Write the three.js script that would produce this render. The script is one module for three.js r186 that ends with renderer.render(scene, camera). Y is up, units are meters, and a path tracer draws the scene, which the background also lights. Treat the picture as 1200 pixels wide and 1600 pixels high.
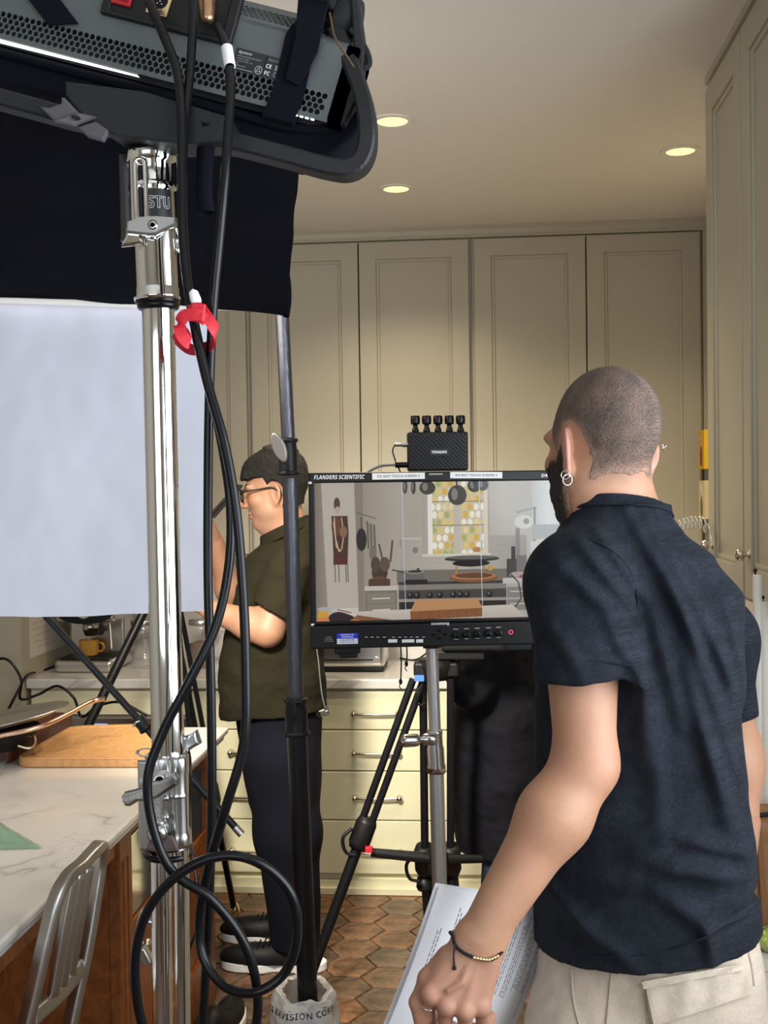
import * as THREE from 'three';
import { RoundedBoxGeometry } from 'three/addons/geometries/RoundedBoxGeometry.js';
import { mergeGeometries, mergeVertices } from 'three/addons/utils/BufferGeometryUtils.js';
import { FontLoader } from 'three/addons/loaders/FontLoader.js';
import { TextGeometry } from 'three/addons/geometries/TextGeometry.js';
import { RectAreaLightUniformsLib } from 'three/addons/lights/RectAreaLightUniformsLib.js';
import { ImprovedNoise } from 'three/addons/math/ImprovedNoise.js';

// ---------------------------------------------------------------- camera
const F = 1800, EYE = 1.68;                       // focal length in pixels of the 1200 x 1600 frame
const scene = new THREE.Scene();
const camera = new THREE.PerspectiveCamera(2 * Math.atan(800 / F) * 180 / Math.PI, 0.75, 0.05, 60);
{
  const roll = -0.014, vx = (753 - 600) / F, vy = (800 - 762) / F;
  const v = new THREE.Vector3(vx, vy, -1).applyAxisAngle(new THREE.Vector3(0, 0, 1), roll);
  const pitch = Math.atan2(v.y, v.z) - Math.PI * Math.sign(Math.atan2(v.y, v.z));
  const v2 = v.clone().applyAxisAngle(new THREE.Vector3(1, 0, 0), pitch);
  const yaw = Math.atan2(v2.x, -v2.z);
  camera.rotation.set(pitch, yaw, roll, 'YXZ');
  camera.position.set(0, EYE, 0);
  camera.updateMatrixWorld(true);
}
// a measured place: the point seen at pixel (x, y) that lies d metres down the room
const P = (x, y, d) => {
  const v = new THREE.Vector3((x - 600) / F, (800 - y) / F, -1).applyQuaternion(camera.quaternion);
  return v.multiplyScalar(d / -v.z).add(camera.position);
};
// the point of the level plane y = h seen at that pixel
const onPlane = (x, y, h) => { const v = P(x, y, 1).sub(camera.position); return v.multiplyScalar((h - EYE) / v.y).add(camera.position); };
// ---------------------------------------------------------------- light
const renderer = new THREE.WebGLRenderer({ antialias: true });
renderer.toneMapping = THREE.LinearToneMapping;
renderer.toneMappingExposure = 1.3;
renderer.shadowMap.enabled = true;
RectAreaLightUniformsLib.init();
scene.background = new THREE.Color().setRGB(0.75, 0.86, 1.0);
const CEIL = 2.80, WX = 0.98, LX = -2.95, BZ = -5.30, RZ = 1.9;
const UNSEEN_WIN1 = { z0: -1.65, z1: 0.35, y0: 1.06, y1: 2.34 }, UNSEEN_WIN2 = { x0: -1.9, x1: 0.3, y0: 1.0, y1: 2.35 };  // openings of two windows out of view
const unseenWin1 = new THREE.RectAreaLight(new THREE.Color().setRGB(0.86, 0.94, 1.0), 5.6, 1.9, 1.2);
unseenWin1.position.set(WX - 0.05, 1.70, -0.65); unseenWin1.lookAt(-1, 1.55, -0.75); scene.add(unseenWin1);  // daylight of an unseen right-hand window, placed to light the man from behind
const unseenWin2 = new THREE.RectAreaLight(new THREE.Color().setRGB(0.86, 0.93, 1.0), 2.0, 2.1, 1.3);
unseenWin2.position.set(-0.8, 1.67, RZ - 0.05); unseenWin2.lookAt(-0.8, 1.5, -2); scene.add(unseenWin2);  // daylight of an unseen rear window, placed to light the sheet and his back
const MOUTH_N = new THREE.Vector3(0, -0.464, -0.886), MOUTH_C = new THREE.Vector3(-0.97, 2.20, -2.19);      // the softbox opening
const softLight = new THREE.RectAreaLight(new THREE.Color().setRGB(1.0, 0.93, 0.80), 6, 1.1, 0.42);
softLight.position.copy(MOUTH_C).addScaledVector(MOUTH_N, 0.04); softLight.lookAt(softLight.position.clone().add(MOUTH_N)); scene.add(softLight);
const unseenBeam = new THREE.SpotLight(new THREE.Color().setRGB(1.0, 0.92, 0.76), 26, 0, 0.56, 1.0, 2);      // unseen spot lamp at the softbox mouth, placed to light the back drawers
unseenBeam.position.copy(MOUTH_C).addScaledVector(MOUTH_N, 0.05).add(new THREE.Vector3(0.2, 0, 0)); unseenBeam.target.position.set(-0.25, 0.42, -4.72); unseenBeam.castShadow = true; unseenBeam.shadow.radius = 8; scene.add(unseenBeam, unseenBeam.target);
for (const l of [unseenWin1, unseenWin2, softLight]) l.castShadow = true;

// ---------------------------------------------------------------- helpers
let seed = 12345;
const rnd = () => { seed = (seed * 1664525 + 1013904223) >>> 0; return seed / 4294967296; };
const rr = (a, b) => a + (b - a) * rnd();
const perlin = new ImprovedNoise();
const noise = (x, y, z) => perlin.noise(x + 31.7, y + 17.3, z + 5.1);
const V = (x, y, z) => new THREE.Vector3(x, y, z);
const mix = (a, b, t) => a + (b - a) * t;
const sst = (a, b, x) => { const t = Math.min(1, Math.max(0, (x - a) / (b - a))); return t * t * (3 - 2 * t); };
const used = {};
const numbered = n => { const k = used[n] = (used[n] ?? -1) + 1; return k ? `${n}_${String(k).padStart(3, '0')}` : n; };
const meshOf = (name, g, m) => { const o = new THREE.Mesh(g, m); o.name = name; o.castShadow = o.receiveShadow = true; return o; };
const gm = gs => {
  if (!Array.isArray(gs)) return gs;
  gs = gs.map(g => { g = g.index ? g.toNonIndexed() : g; for (const k of Object.keys(g.attributes)) if (!['position', 'normal', 'uv', 'color'].includes(k)) g.deleteAttribute(k); return g; });
  const anyC = gs.some(g => g.attributes.color);
  for (const g of gs) {
    const n = g.attributes.position.count;
    if (!g.attributes.uv) g.setAttribute('uv', new THREE.BufferAttribute(new Float32Array(n * 2), 2));
    if (anyC && !g.attributes.color) g.setAttribute('color', new THREE.BufferAttribute(new Float32Array(n * 3).fill(1), 3));
    g.clearGroups(); g.morphAttributes = {};
  }
  return gs.length === 1 ? gs[0] : mergeGeometries(gs);
};
// uv in metres by the face's main direction
function uvm(g, s = 1) {
  g = g.index ? g.toNonIndexed() : g; if (!g.attributes.normal) g.computeVertexNormals();
  const p = g.attributes.position, n = g.attributes.normal, uv = new Float32Array(p.count * 2);
  for (let i = 0; i < p.count; i += 3) {
    const nx = Math.abs(n.getX(i) + n.getX(i + 1) + n.getX(i + 2)), ny = Math.abs(n.getY(i) + n.getY(i + 1) + n.getY(i + 2)), nz = Math.abs(n.getZ(i) + n.getZ(i + 1) + n.getZ(i + 2));
    for (let k = i; k < i + 3; k++) {
      const x = p.getX(k), y = p.getY(k), z = p.getZ(k);
      const [u, v] = nx >= ny && nx >= nz ? [z, y] : ny >= nz ? [x, z] : [x, y];
      uv[2 * k] = u * s; uv[2 * k + 1] = v * s;
    }
  }
  g.setAttribute('uv', new THREE.BufferAttribute(uv, 2)); return g;
}
// a thing: group at its base; parts are added with geometry in world coordinates
function thing(name, label, category, base, group, kind) {
  const o = new THREE.Group(); o.name = numbered(name); o.position.copy(base); scene.add(o);
  o.userData = { label, category }; if (group) o.userData.group = group; if (kind) o.userData.kind = kind;
  return o;
}
const worldPos = o => { const v = V(0, 0, 0); for (let q = o; q && q !== scene; q = q.parent) v.add(q.position); return v; };
function part(parent, name, gs, m, label) {
  let g = gm(gs); const w = worldPos(parent); g = g.clone().translate(-w.x, -w.y, -w.z);
  const o = meshOf(name, g, m); parent.add(o); if (label) o.userData.label = label; return o;
}
function single(name, label, category, gs, m, group) {
  const g = gm(gs); g.computeBoundingBox(); const c = g.boundingBox.getCenter(V(0, 0, 0)); c.y = g.boundingBox.min.y;
  const o = meshOf(numbered(name), g.clone().translate(-c.x, -c.y, -c.z), m); o.position.copy(c);
  o.userData = { label, category }; if (group) o.userData.group = group; scene.add(o); return o;
}
function struct(name, gs, m, parent) {
  const o = meshOf(name, uvm(gm(gs)), m); o.userData.kind = 'structure'; (parent ?? scene).add(o); return o;
}
const box = (x0, x1, y0, y1, z0, z1) => new THREE.BoxGeometry(x1 - x0, y1 - y0, z1 - z0).translate((x0 + x1) / 2, (y0 + y1) / 2, (z0 + z1) / 2);
const rbox = (x0, x1, y0, y1, z0, z1, r = 0.004, s = 2) => new RoundedBoxGeometry(x1 - x0, y1 - y0, z1 - z0, s, Math.min(r, (x1 - x0) / 2.01, (y1 - y0) / 2.01, (z1 - z0) / 2.01)).translate((x0 + x1) / 2, (y0 + y1) / 2, (z0 + z1) / 2);
const toAxis = (g, a, b) => {     // geometry built along +y from the origin, moved onto the line a -> b
  const q = new THREE.Quaternion().setFromUnitVectors(V(0, 1, 0), b.clone().sub(a).normalize());
  return g.applyQuaternion(q).translate(a.x, a.y, a.z);
};
const cyl = (a, b, r, r2 = r, seg = 24) => { const h = a.distanceTo(b); return toAxis(new THREE.CylinderGeometry(r2, r, h, seg).translate(0, h / 2, 0), a, b); };
const lathe = (a, b, prof, seg = 36) => toAxis(new THREE.LatheGeometry(prof.map(([r, y]) => new THREE.Vector2(r, y)), seg), a, b);
const tube = (pts, r, seg = 80, rs = 12, closed = false) => new THREE.TubeGeometry(new THREE.CatmullRomCurve3(pts, closed, 'centripetal'), seg, r, rs, closed);
const ball = (c, r, s = [1, 1, 1]) => new THREE.SphereGeometry(r, 24, 16).scale(...s).translate(c.x, c.y, c.z);
function extr(pts, depth, bevel = 0.002, holes = [], curve = 6) {   // outline in xy, thickness along z from 0
  const s = new THREE.Shape(pts.map(p => new THREE.Vector2(p[0], p[1])));
  for (const h of holes) s.holes.push(new THREE.Path(h.map(p => new THREE.Vector2(p[0], p[1]))));
  return new THREE.ExtrudeGeometry(s, { depth: depth - 2 * bevel, bevelEnabled: bevel > 0, bevelSize: bevel, bevelThickness: bevel, bevelOffset: -bevel, bevelSegments: 2, curveSegments: curve }).translate(0, 0, bevel);
}
const rect = (x0, x1, y0, y1) => [[x0, y0], [x1, y0], [x1, y1], [x0, y1]];
const basis = (o, x, y, z) => new THREE.Matrix4().makeBasis(x, y, z).setPosition(o);
// ---------------------------------------------------------------- textures
function canvasTex(w, h, draw, srgb = true) {
  const c = document.createElement('canvas'); c.width = w; c.height = h; const x = c.getContext('2d'); draw(x, w, h);
  const t = new THREE.CanvasTexture(c); if (srgb) t.colorSpace = THREE.SRGBColorSpace; t.anisotropy = 4; return t;
}
function dataTex(n, f, rep = 1, srgb = false) {   // f(u, v) -> [r, g, b] 0..1
  const d = new Uint8Array(n * n * 4);
  for (let j = 0; j < n; j++) for (let i = 0; i < n; i++) { const c = f(i / n, j / n); const k = 4 * (j * n + i); for (let q = 0; q < 3; q++) d[k + q] = Math.max(0, Math.min(255, c[q] * 255)); d[k + 3] = 255; }
  const t = new THREE.DataTexture(d, n, n); t.magFilter = THREE.LinearFilter; t.minFilter = THREE.LinearMipmapLinearFilter; t.generateMipmaps = true;
  t.wrapS = t.wrapT = THREE.RepeatWrapping; t.repeat.set(rep, rep); if (srgb) t.colorSpace = THREE.SRGBColorSpace; t.needsUpdate = true; return t;
}
// periodic noise on the unit square
const pn = (u, v, f, s = 0) => { const a = u * 2 * Math.PI, b = v * 2 * Math.PI, R = f / (2 * Math.PI); return perlin.noise(Math.cos(a) * R + 50 + s, Math.sin(a) * R + 50 + Math.cos(b) * R * 0.999, 50 + Math.sin(b) * R + s * 1.7); };
const fbm = (u, v, f, s = 0) => 0.55 * pn(u, v, f, s) + 0.3 * pn(u, v, f * 2.1, s + 7) + 0.15 * pn(u, v, f * 4.3, s + 13);
const grainTex = dataTex(256, () => { const g = 0.5 + rr(-0.5, 0.5); return [g, g, g]; }, 6);
const weaveTex = dataTex(256, (u, v) => { const g = 0.5 + 0.2 * Math.sin(u * 2 * Math.PI * 64) * Math.sin(v * 2 * Math.PI * 64) + rr(-0.25, 0.25); return [g, g, g]; }, 8);
const paintTex = dataTex(256, (u, v) => { const g = 0.5 + 0.5 * fbm(u, v, 14) + rr(-0.06, 0.06); return [g, g, g]; }, 1.5);
const marbleTex = dataTex(512, (u, v) => {
  const w = fbm(u, v, 4, 3), q = Math.abs(fbm(u, v, 5, 21) + 0.15 * w), q2 = Math.abs(fbm(u, v, 11, 41));
  const vein = Math.exp(-q * q * 1600) * sst(0.0, 0.35, w) * 0.13 + Math.exp(-q * q * 60) * 0.05 * sst(-0.1, 0.3, w) + Math.exp(-q2 * q2 * 1800) * 0.06 * sst(0.0, 0.3, fbm(u, v, 3, 77)); const c = 0.86 + 0.05 * w - vein;
  return [c, c * 0.975, c * 0.945];
}, 0.9, true);
function woodTex(light, dark, rings, stretch, rep) {
  return dataTex(256, (u, v) => {
    const a = fbm(u, v, 5, 2), g = 0.5 + 0.5 * Math.sin((u * rings + a * 2.2) * 2 * Math.PI), f = 0.5 + 0.5 * pn(u * 1, v * 0.5, 60, 9) * stretch;
    const t = Math.min(1, Math.max(0, 0.55 * g + 0.45 * f + rr(-0.08, 0.08))); return [0, 1, 2].map(k => mix(dark[k], light[k], t));
  }, rep, true);
}
const M = {};
const mat = (o) => new THREE.MeshStandardMaterial(o), phys = o => new THREE.MeshPhysicalMaterial(o);
const rgb = (r, g, b) => new THREE.Color().setRGB(r, g, b);
M.ceiling = mat({ color: rgb(0.80, 0.765, 0.70), roughness: 0.95, bumpMap: paintTex, bumpScale: 0.001 });
M.wall = mat({ color: rgb(0.52, 0.475, 0.40), roughness: 0.9, bumpMap: paintTex, bumpScale: 0.0008 });
M.cab = phys({ color: rgb(0.41, 0.375, 0.29), roughness: 0.42, bumpMap: paintTex, bumpScale: 0.0003, clearcoat: 0.15, clearcoatRoughness: 0.4 });
M.cream = phys({ color: rgb(0.76, 0.725, 0.52), roughness: 0.45, bumpMap: paintTex, bumpScale: 0.0003 });
M.gap = mat({ color: rgb(0.03, 0.027, 0.022), roughness: 0.9 });
M.marble = phys({ map: marbleTex, color: rgb(0.92, 0.945, 1.0), roughness: 0.16, clearcoat: 0.2 });
M.chrome = mat({ color: rgb(0.88, 0.88, 0.87), metalness: 1, roughness: 0.06 });
M.castAlu = mat({ color: rgb(0.58, 0.58, 0.58), metalness: 1, roughness: 0.22 });
M.nickel = mat({ color: rgb(0.72, 0.66, 0.56), metalness: 1, roughness: 0.2 });
M.steel = mat({ color: rgb(0.62, 0.60, 0.57), metalness: 1, roughness: 0.28 });
M.greyTube = mat({ color: rgb(0.55, 0.55, 0.55), metalness: 0.85, roughness: 0.42, bumpMap: paintTex, bumpScale: 0.0004 });
M.brushed = mat({ color: rgb(0.50, 0.48, 0.46), metalness: 1, roughness: 0.38 });
M.black = phys({ color: rgb(0.006, 0.006, 0.007), roughness: 0.55, specularIntensity: 0.6 });
M.blackTube = phys({ color: rgb(0.006, 0.006, 0.008), roughness: 0.36, specularIntensity: 0.6, clearcoat: 0.08, clearcoatRoughness: 0.25, bumpMap: paintTex, bumpScale: 0.0006 });
M.wornTube = mat({ color: rgb(0.10, 0.10, 0.12), metalness: 0.8, roughness: 0.34, bumpMap: paintTex, bumpScale: 0.0008 });
M.rubber = phys({ color: rgb(0.004, 0.004, 0.005), roughness: 0.27, specularIntensity: 0.55 });
M.blackCloth = phys({ color: rgb(0.0045, 0.0048, 0.009), roughness: 0.95, specularIntensity: 0.25, bumpMap: weaveTex, bumpScale: 0.0004, side: THREE.DoubleSide });
M.yoke = phys({ color: rgb(0.012, 0.0125, 0.0145), roughness: 0.5, specularIntensity: 0.6, bumpMap: grainTex, bumpScale: 0.0004 });
M.fixture = mat({ color: rgb(0.10, 0.112, 0.112), roughness: 0.5, metalness: 0.35, bumpMap: grainTex, bumpScale: 0.0003 });
M.whiteSheet = mat({ color: rgb(0.74, 0.74, 0.84), roughness: 0.65, side: THREE.DoubleSide });
M.white = mat({ color: rgb(0.82, 0.82, 0.82), roughness: 0.6 });
M.paper = mat({ color: rgb(0.80, 0.80, 0.83), roughness: 0.85 });
M.red = mat({ color: rgb(0.55, 0.012, 0.025), roughness: 0.6 });
M.plasticBlack = phys({ color: rgb(0.008, 0.008, 0.009), roughness: 0.42, specularIntensity: 0.6 });
M.bronze = mat({ color: rgb(0.16, 0.095, 0.05), metalness: 0.8, roughness: 0.4 });
M.gold = mat({ color: rgb(0.85, 0.66, 0.36), metalness: 1, roughness: 0.25 });
M.silver = mat({ color: rgb(0.66, 0.65, 0.63), metalness: 1, roughness: 0.15 });
M.glass = phys({ color: 0xffffff, transmission: 1, thickness: 0, roughness: 0.03, ior: 1.5 });
const oakTex = woodTex([0.60, 0.36, 0.165], [0.46, 0.25, 0.10], 9, 1, 2.2), bambooTex = woodTex([0.80, 0.62, 0.42], [0.73, 0.53, 0.33], 7, 0.7, 3), darkWoodTex = woodTex([0.36, 0.17, 0.09], [0.22, 0.09, 0.045], 10, 1, 3);
M.oak = phys({ map: oakTex, roughness: 0.42, clearcoat: 0.2, clearcoatRoughness: 0.3 });
M.bamboo = mat({ map: bambooTex, roughness: 0.55 });
M.darkWood = mat({ map: darkWoodTex, roughness: 0.5 });
const font = await new FontLoader().loadAsync('fonts/droid/droid_sans_bold.typeface.json');
function text3(str, size, depth = 0.0006, slant = 0, stretch = 1) {    // raised print, centred on the origin in xy
  const g = new TextGeometry(str, { font, size, depth, curveSegments: 3, bevelEnabled: false }); g.computeBoundingBox();
  const b = g.boundingBox; g.translate(-(b.min.x + b.max.x) / 2, -(b.min.y + b.max.y) / 2, 0);
  return g.applyMatrix4(new THREE.Matrix4().set(stretch, slant, 0, 0, 0, 1, 0, 0, 0, 0, 1, 0, 0, 0, 0, 1));
}
// ---------------------------------------------------------------- smooth bodies: distance fields meshed as one surface
const smin = (a, b, k) => { const h = Math.max(k - Math.abs(a - b), 0) / k; return Math.min(a, b) - h * h * k * 0.25; };
const smax = (a, b, k) => -smin(-a, -b, k);
function cap(x, y, z, a, b, ra, rb) {
  const dx = b.x - a.x, dy = b.y - a.y, dz = b.z - a.z, px = x - a.x, py = y - a.y, pz = z - a.z;
  let h = (px * dx + py * dy + pz * dz) / (dx * dx + dy * dy + dz * dz); h = h < 0 ? 0 : h > 1 ? 1 : h;
  const qx = px - dx * h, qy = py - dy * h, qz = pz - dz * h; return Math.sqrt(qx * qx + qy * qy + qz * qz) - (ra + (rb - ra) * h);
}
function ell(x, y, z, cx, cy, cz, rx, ry, rz) {
  const a = (x - cx) / rx, b = (y - cy) / ry, c = (z - cz) / rz, k0 = Math.sqrt(a * a + b * b + c * c);
  const a1 = a / rx, b1 = b / ry, c1 = c / rz, k1 = Math.sqrt(a1 * a1 + b1 * b1 + c1 * c1); return k1 < 1e-9 ? -Math.min(rx, ry, rz) : k0 * (k0 - 1) / k1;
}
// surface nets over f in the box lo..hi
function sdfMesh(f, lo, hi, cell, colour) {
  const nx = Math.ceil((hi.x - lo.x) / cell) + 1, ny = Math.ceil((hi.y - lo.y) / cell) + 1, nz = Math.ceil((hi.z - lo.z) / cell) + 1;
  const g = new Float32Array(nx * ny * nz), B = 4, id = (i, j, k) => (k * ny + j) * nx + i;
  for (let k0 = 0; k0 < nz; k0 += B) for (let j0 = 0; j0 < ny; j0 += B) for (let i0 = 0; i0 < nx; i0 += B) {
    const c = f(lo.x + (i0 + 1.5) * cell, lo.y + (j0 + 1.5) * cell, lo.z + (k0 + 1.5) * cell), far = Math.abs(c) > cell * 6;
    for (let k = k0; k < Math.min(nz, k0 + B); k++) for (let j = j0; j < Math.min(ny, j0 + B); j++) for (let i = i0; i < Math.min(nx, i0 + B); i++)
      g[id(i, j, k)] = far ? c : f(lo.x + i * cell, lo.y + j * cell, lo.z + k * cell);
  }
  const vid = new Int32Array(nx * ny * nz).fill(-1), pos = [], nor = [], idx = [], col = [];
  const ed = [[0, 1], [2, 3], [4, 5], [6, 7], [0, 2], [1, 3], [4, 6], [5, 7], [0, 4], [1, 5], [2, 6], [3, 7]];
  for (let k = 0; k < nz - 1; k++) for (let j = 0; j < ny - 1; j++) for (let i = 0; i < nx - 1; i++) {
    const v = [g[id(i, j, k)], g[id(i + 1, j, k)], g[id(i, j + 1, k)], g[id(i + 1, j + 1, k)], g[id(i, j, k + 1)], g[id(i + 1, j, k + 1)], g[id(i, j + 1, k + 1)], g[id(i + 1, j + 1, k + 1)]];
    let m = 0; for (let q = 0; q < 8; q++) if (v[q] < 0) m |= 1 << q; if (m === 0 || m === 255) continue;
    let sx = 0, sy = 0, sz = 0, n = 0;
    for (const [a, b] of ed) if ((v[a] < 0) !== (v[b] < 0)) {
      const t = v[a] / (v[a] - v[b]); sx += (a & 1) + t * ((b & 1) - (a & 1)); sy += ((a >> 1) & 1) + t * (((b >> 1) & 1) - ((a >> 1) & 1)); sz += (a >> 2) + t * ((b >> 2) - (a >> 2)); n++;
    }
    const x = lo.x + (i + sx / n) * cell, y = lo.y + (j + sy / n) * cell, z = lo.z + (k + sz / n) * cell, e = cell * 0.5;
    let gx = f(x + e, y, z) - f(x - e, y, z), gy = f(x, y + e, z) - f(x, y - e, z), gz = f(x, y, z + e) - f(x, y, z - e); const L = Math.hypot(gx, gy, gz) || 1;
    vid[id(i, j, k)] = pos.length / 3; pos.push(x, y, z); nor.push(gx / L, gy / L, gz / L);
    if (colour) col.push(...colour(x, y, z, gx / L, gy / L, gz / L));
  }
  const quad = (a, b, c, d, flip) => { if (a < 0 || b < 0 || c < 0 || d < 0) return; flip ? idx.push(a, c, b, a, d, c) : idx.push(a, b, c, a, c, d); };
  for (let k = 1; k < nz - 1; k++) for (let j = 1; j < ny - 1; j++) for (let i = 1; i < nx - 1; i++) {
    const s = g[id(i, j, k)] < 0;
    if (s !== g[id(i + 1, j, k)] < 0) quad(vid[id(i, j - 1, k - 1)], vid[id(i, j, k - 1)], vid[id(i, j, k)], vid[id(i, j - 1, k)], !s);
    if (s !== g[id(i, j + 1, k)] < 0) quad(vid[id(i - 1, j, k - 1)], vid[id(i - 1, j, k)], vid[id(i, j, k)], vid[id(i, j, k - 1)], !s);
    if (s !== g[id(i, j, k + 1)] < 0) quad(vid[id(i - 1, j - 1, k)], vid[id(i, j - 1, k)], vid[id(i, j, k)], vid[id(i - 1, j, k)], !s);
  }
  const geo = new THREE.BufferGeometry();
  geo.setAttribute('position', new THREE.Float32BufferAttribute(pos, 3)); geo.setAttribute('normal', new THREE.Float32BufferAttribute(nor, 3));
  if (colour) geo.setAttribute('color', new THREE.Float32BufferAttribute(col, 3));
  const uv = new Float32Array(pos.length / 3 * 2);
  for (let i = 0; i < pos.length / 3; i++) { uv[2 * i] = pos[3 * i] + pos[3 * i + 2] * 0.7; uv[2 * i + 1] = pos[3 * i + 1]; }
  geo.setAttribute('uv', new THREE.BufferAttribute(uv, 2)); geo.setIndex(idx); return geo;
}
// where the line of sight through a pixel meets a body (for seams, hems and pockets that lie on it)
function onBody(f, px, py, d0, off = 0) {
  const a = P(px, py, d0), dir = a.clone().sub(camera.position).normalize(), p = a.clone();
  for (let i = 0; i < 80; i++) { const d = f(p.x, p.y, p.z) - off; if (Math.abs(d) < 2e-4) break; p.addScaledVector(dir, d * 0.6); if (p.distanceTo(a) > 1) return null; }
  return p;
}
function seam(f, pts, d0, r, off = 0, seg = 60) { const q = pts.map(([x, y]) => onBody(f, x, y, d0, off)).filter(Boolean); return tube(q, r, seg, 6); }
// a stack of ellipses: rows [y, cx, cz, a, b] turned by the angle t about y
function stackSdf(rows, t) {
  const c = Math.cos(t), s = Math.sin(t); rows = rows.slice().sort((p, q) => p[0] - q[0]);
  return (x, y, z) => {
    let i = 0; while (i < rows.length - 2 && y > rows[i + 1][0]) i++;
    const A = rows[i], Bq = rows[i + 1]; let h = (y - A[0]) / (Bq[0] - A[0]); h = h < 0 ? 0 : h > 1 ? 1 : h; h = h * h * (3 - 2 * h) * 0.5 + h * 0.5;
    const dx = x - mix(A[1], Bq[1], h), dz = z - mix(A[2], Bq[2], h), u = c * dx - s * dz, v = s * dx + c * dz, a = mix(A[3], Bq[3], h), b = mix(A[4], Bq[4], h);
    const n = Math.sqrt(u * u / (a * a) + v * v / (b * b)), m = Math.sqrt(u * u / (a * a * a * a) + v * v / (b * b * b * b));
    return Math.max(m < 1e-9 ? -Math.min(a, b) : n * (n - 1) / m, (y - rows[rows.length - 1][0]) * 0.9, (rows[0][0] - y) * 0.9);
  };
}
// a human head, origin at its middle, +z the way it looks, +y up, +x its left; 0.23 m tall
function headSdf(o = {}) {
  const jw = o.jaw ?? 1, fat = o.fat ?? 0;
  return (x, y, z) => {
    const ax = Math.abs(x);
    let d = ell(x, y, z, 0, 0.032, -0.011, 0.070 + (o.wide ?? 0), 0.084, 0.087);
    d = smin(d, ell(x, y, z, 0, -0.030, 0.030, 0.060 + fat * 0.5, 0.078, 0.062), 0.04);
    d = smin(d, ell(ax, y, z, 0.036, -0.062, 0.020, 0.022 * jw + fat, 0.026, 0.034), 0.035);
    d = smin(d, ell(x, y, z, 0, -0.094, 0.062, 0.024 * jw, 0.020, 0.022), 0.03);
    if (fat) d = smin(d, ell(x, y, z, 0, -0.100, 0.020, 0.045, 0.03, 0.045), 0.03);
    d = smin(d, ell(ax, y, z, 0.030, 0.022, 0.074, 0.026, 0.010, 0.013), 0.02);
    d = smin(d, ell(ax, y, z, 0.044, -0.022, 0.062, 0.018, 0.014, 0.016), 0.02);
    d = smax(d, -ell(ax, y, z, 0.031, 0.004, 0.094, 0.017, 0.011, 0.016), 0.012);
    d = smin(d, ell(ax, y, z, 0.031, 0.004, 0.074, 0.0125, 0.0115, 0.0125), 0.003);
    d = smin(d, cap(x, y, z, { x: 0, y: 0.016, z: 0.084 }, { x: 0, y: -0.026, z: 0.106 }, 0.008, 0.0125), 0.014);
    d = smin(d, ell(ax, y, z, 0.012, -0.031, 0.096, 0.009, 0.008, 0.011), 0.008);
    d = smin(d, ell(x, y, z, 0, -0.057, 0.087, 0.022, 0.0055, 0.009), 0.006);
    d = smin(d, ell(x, y, z, 0, -0.068, 0.085, 0.019, 0.0065, 0.009), 0.006);
    d = smax(d, -ell(x, y, z, 0, -0.0625, 0.099, 0.022, 0.0014, 0.009), 0.004);
    // ear: tilted dish with a rim and a lobe
    const ey = y + 0.010, ez = z + 0.006, ex = ax - 0.073 - (o.wide ?? 0), ca = 0.86, sa = 0.50, u = ca * ex + sa * ez, w = -sa * ex + ca * ez;
    let e = ell(u, ey, w, 0.002, 0.003, -0.002, 0.0065, 0.031, 0.0185); e = smin(e, ell(u, ey, w, 0.0, -0.026, 0.006, 0.006, 0.011, 0.010), 0.008);
    e = smax(e, -ell(u, ey, w, 0.0085, 0.003, 0.000, 0.006, 0.021, 0.011), 0.004);
    return smin(d, e, 0.008);
  };
}
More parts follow.
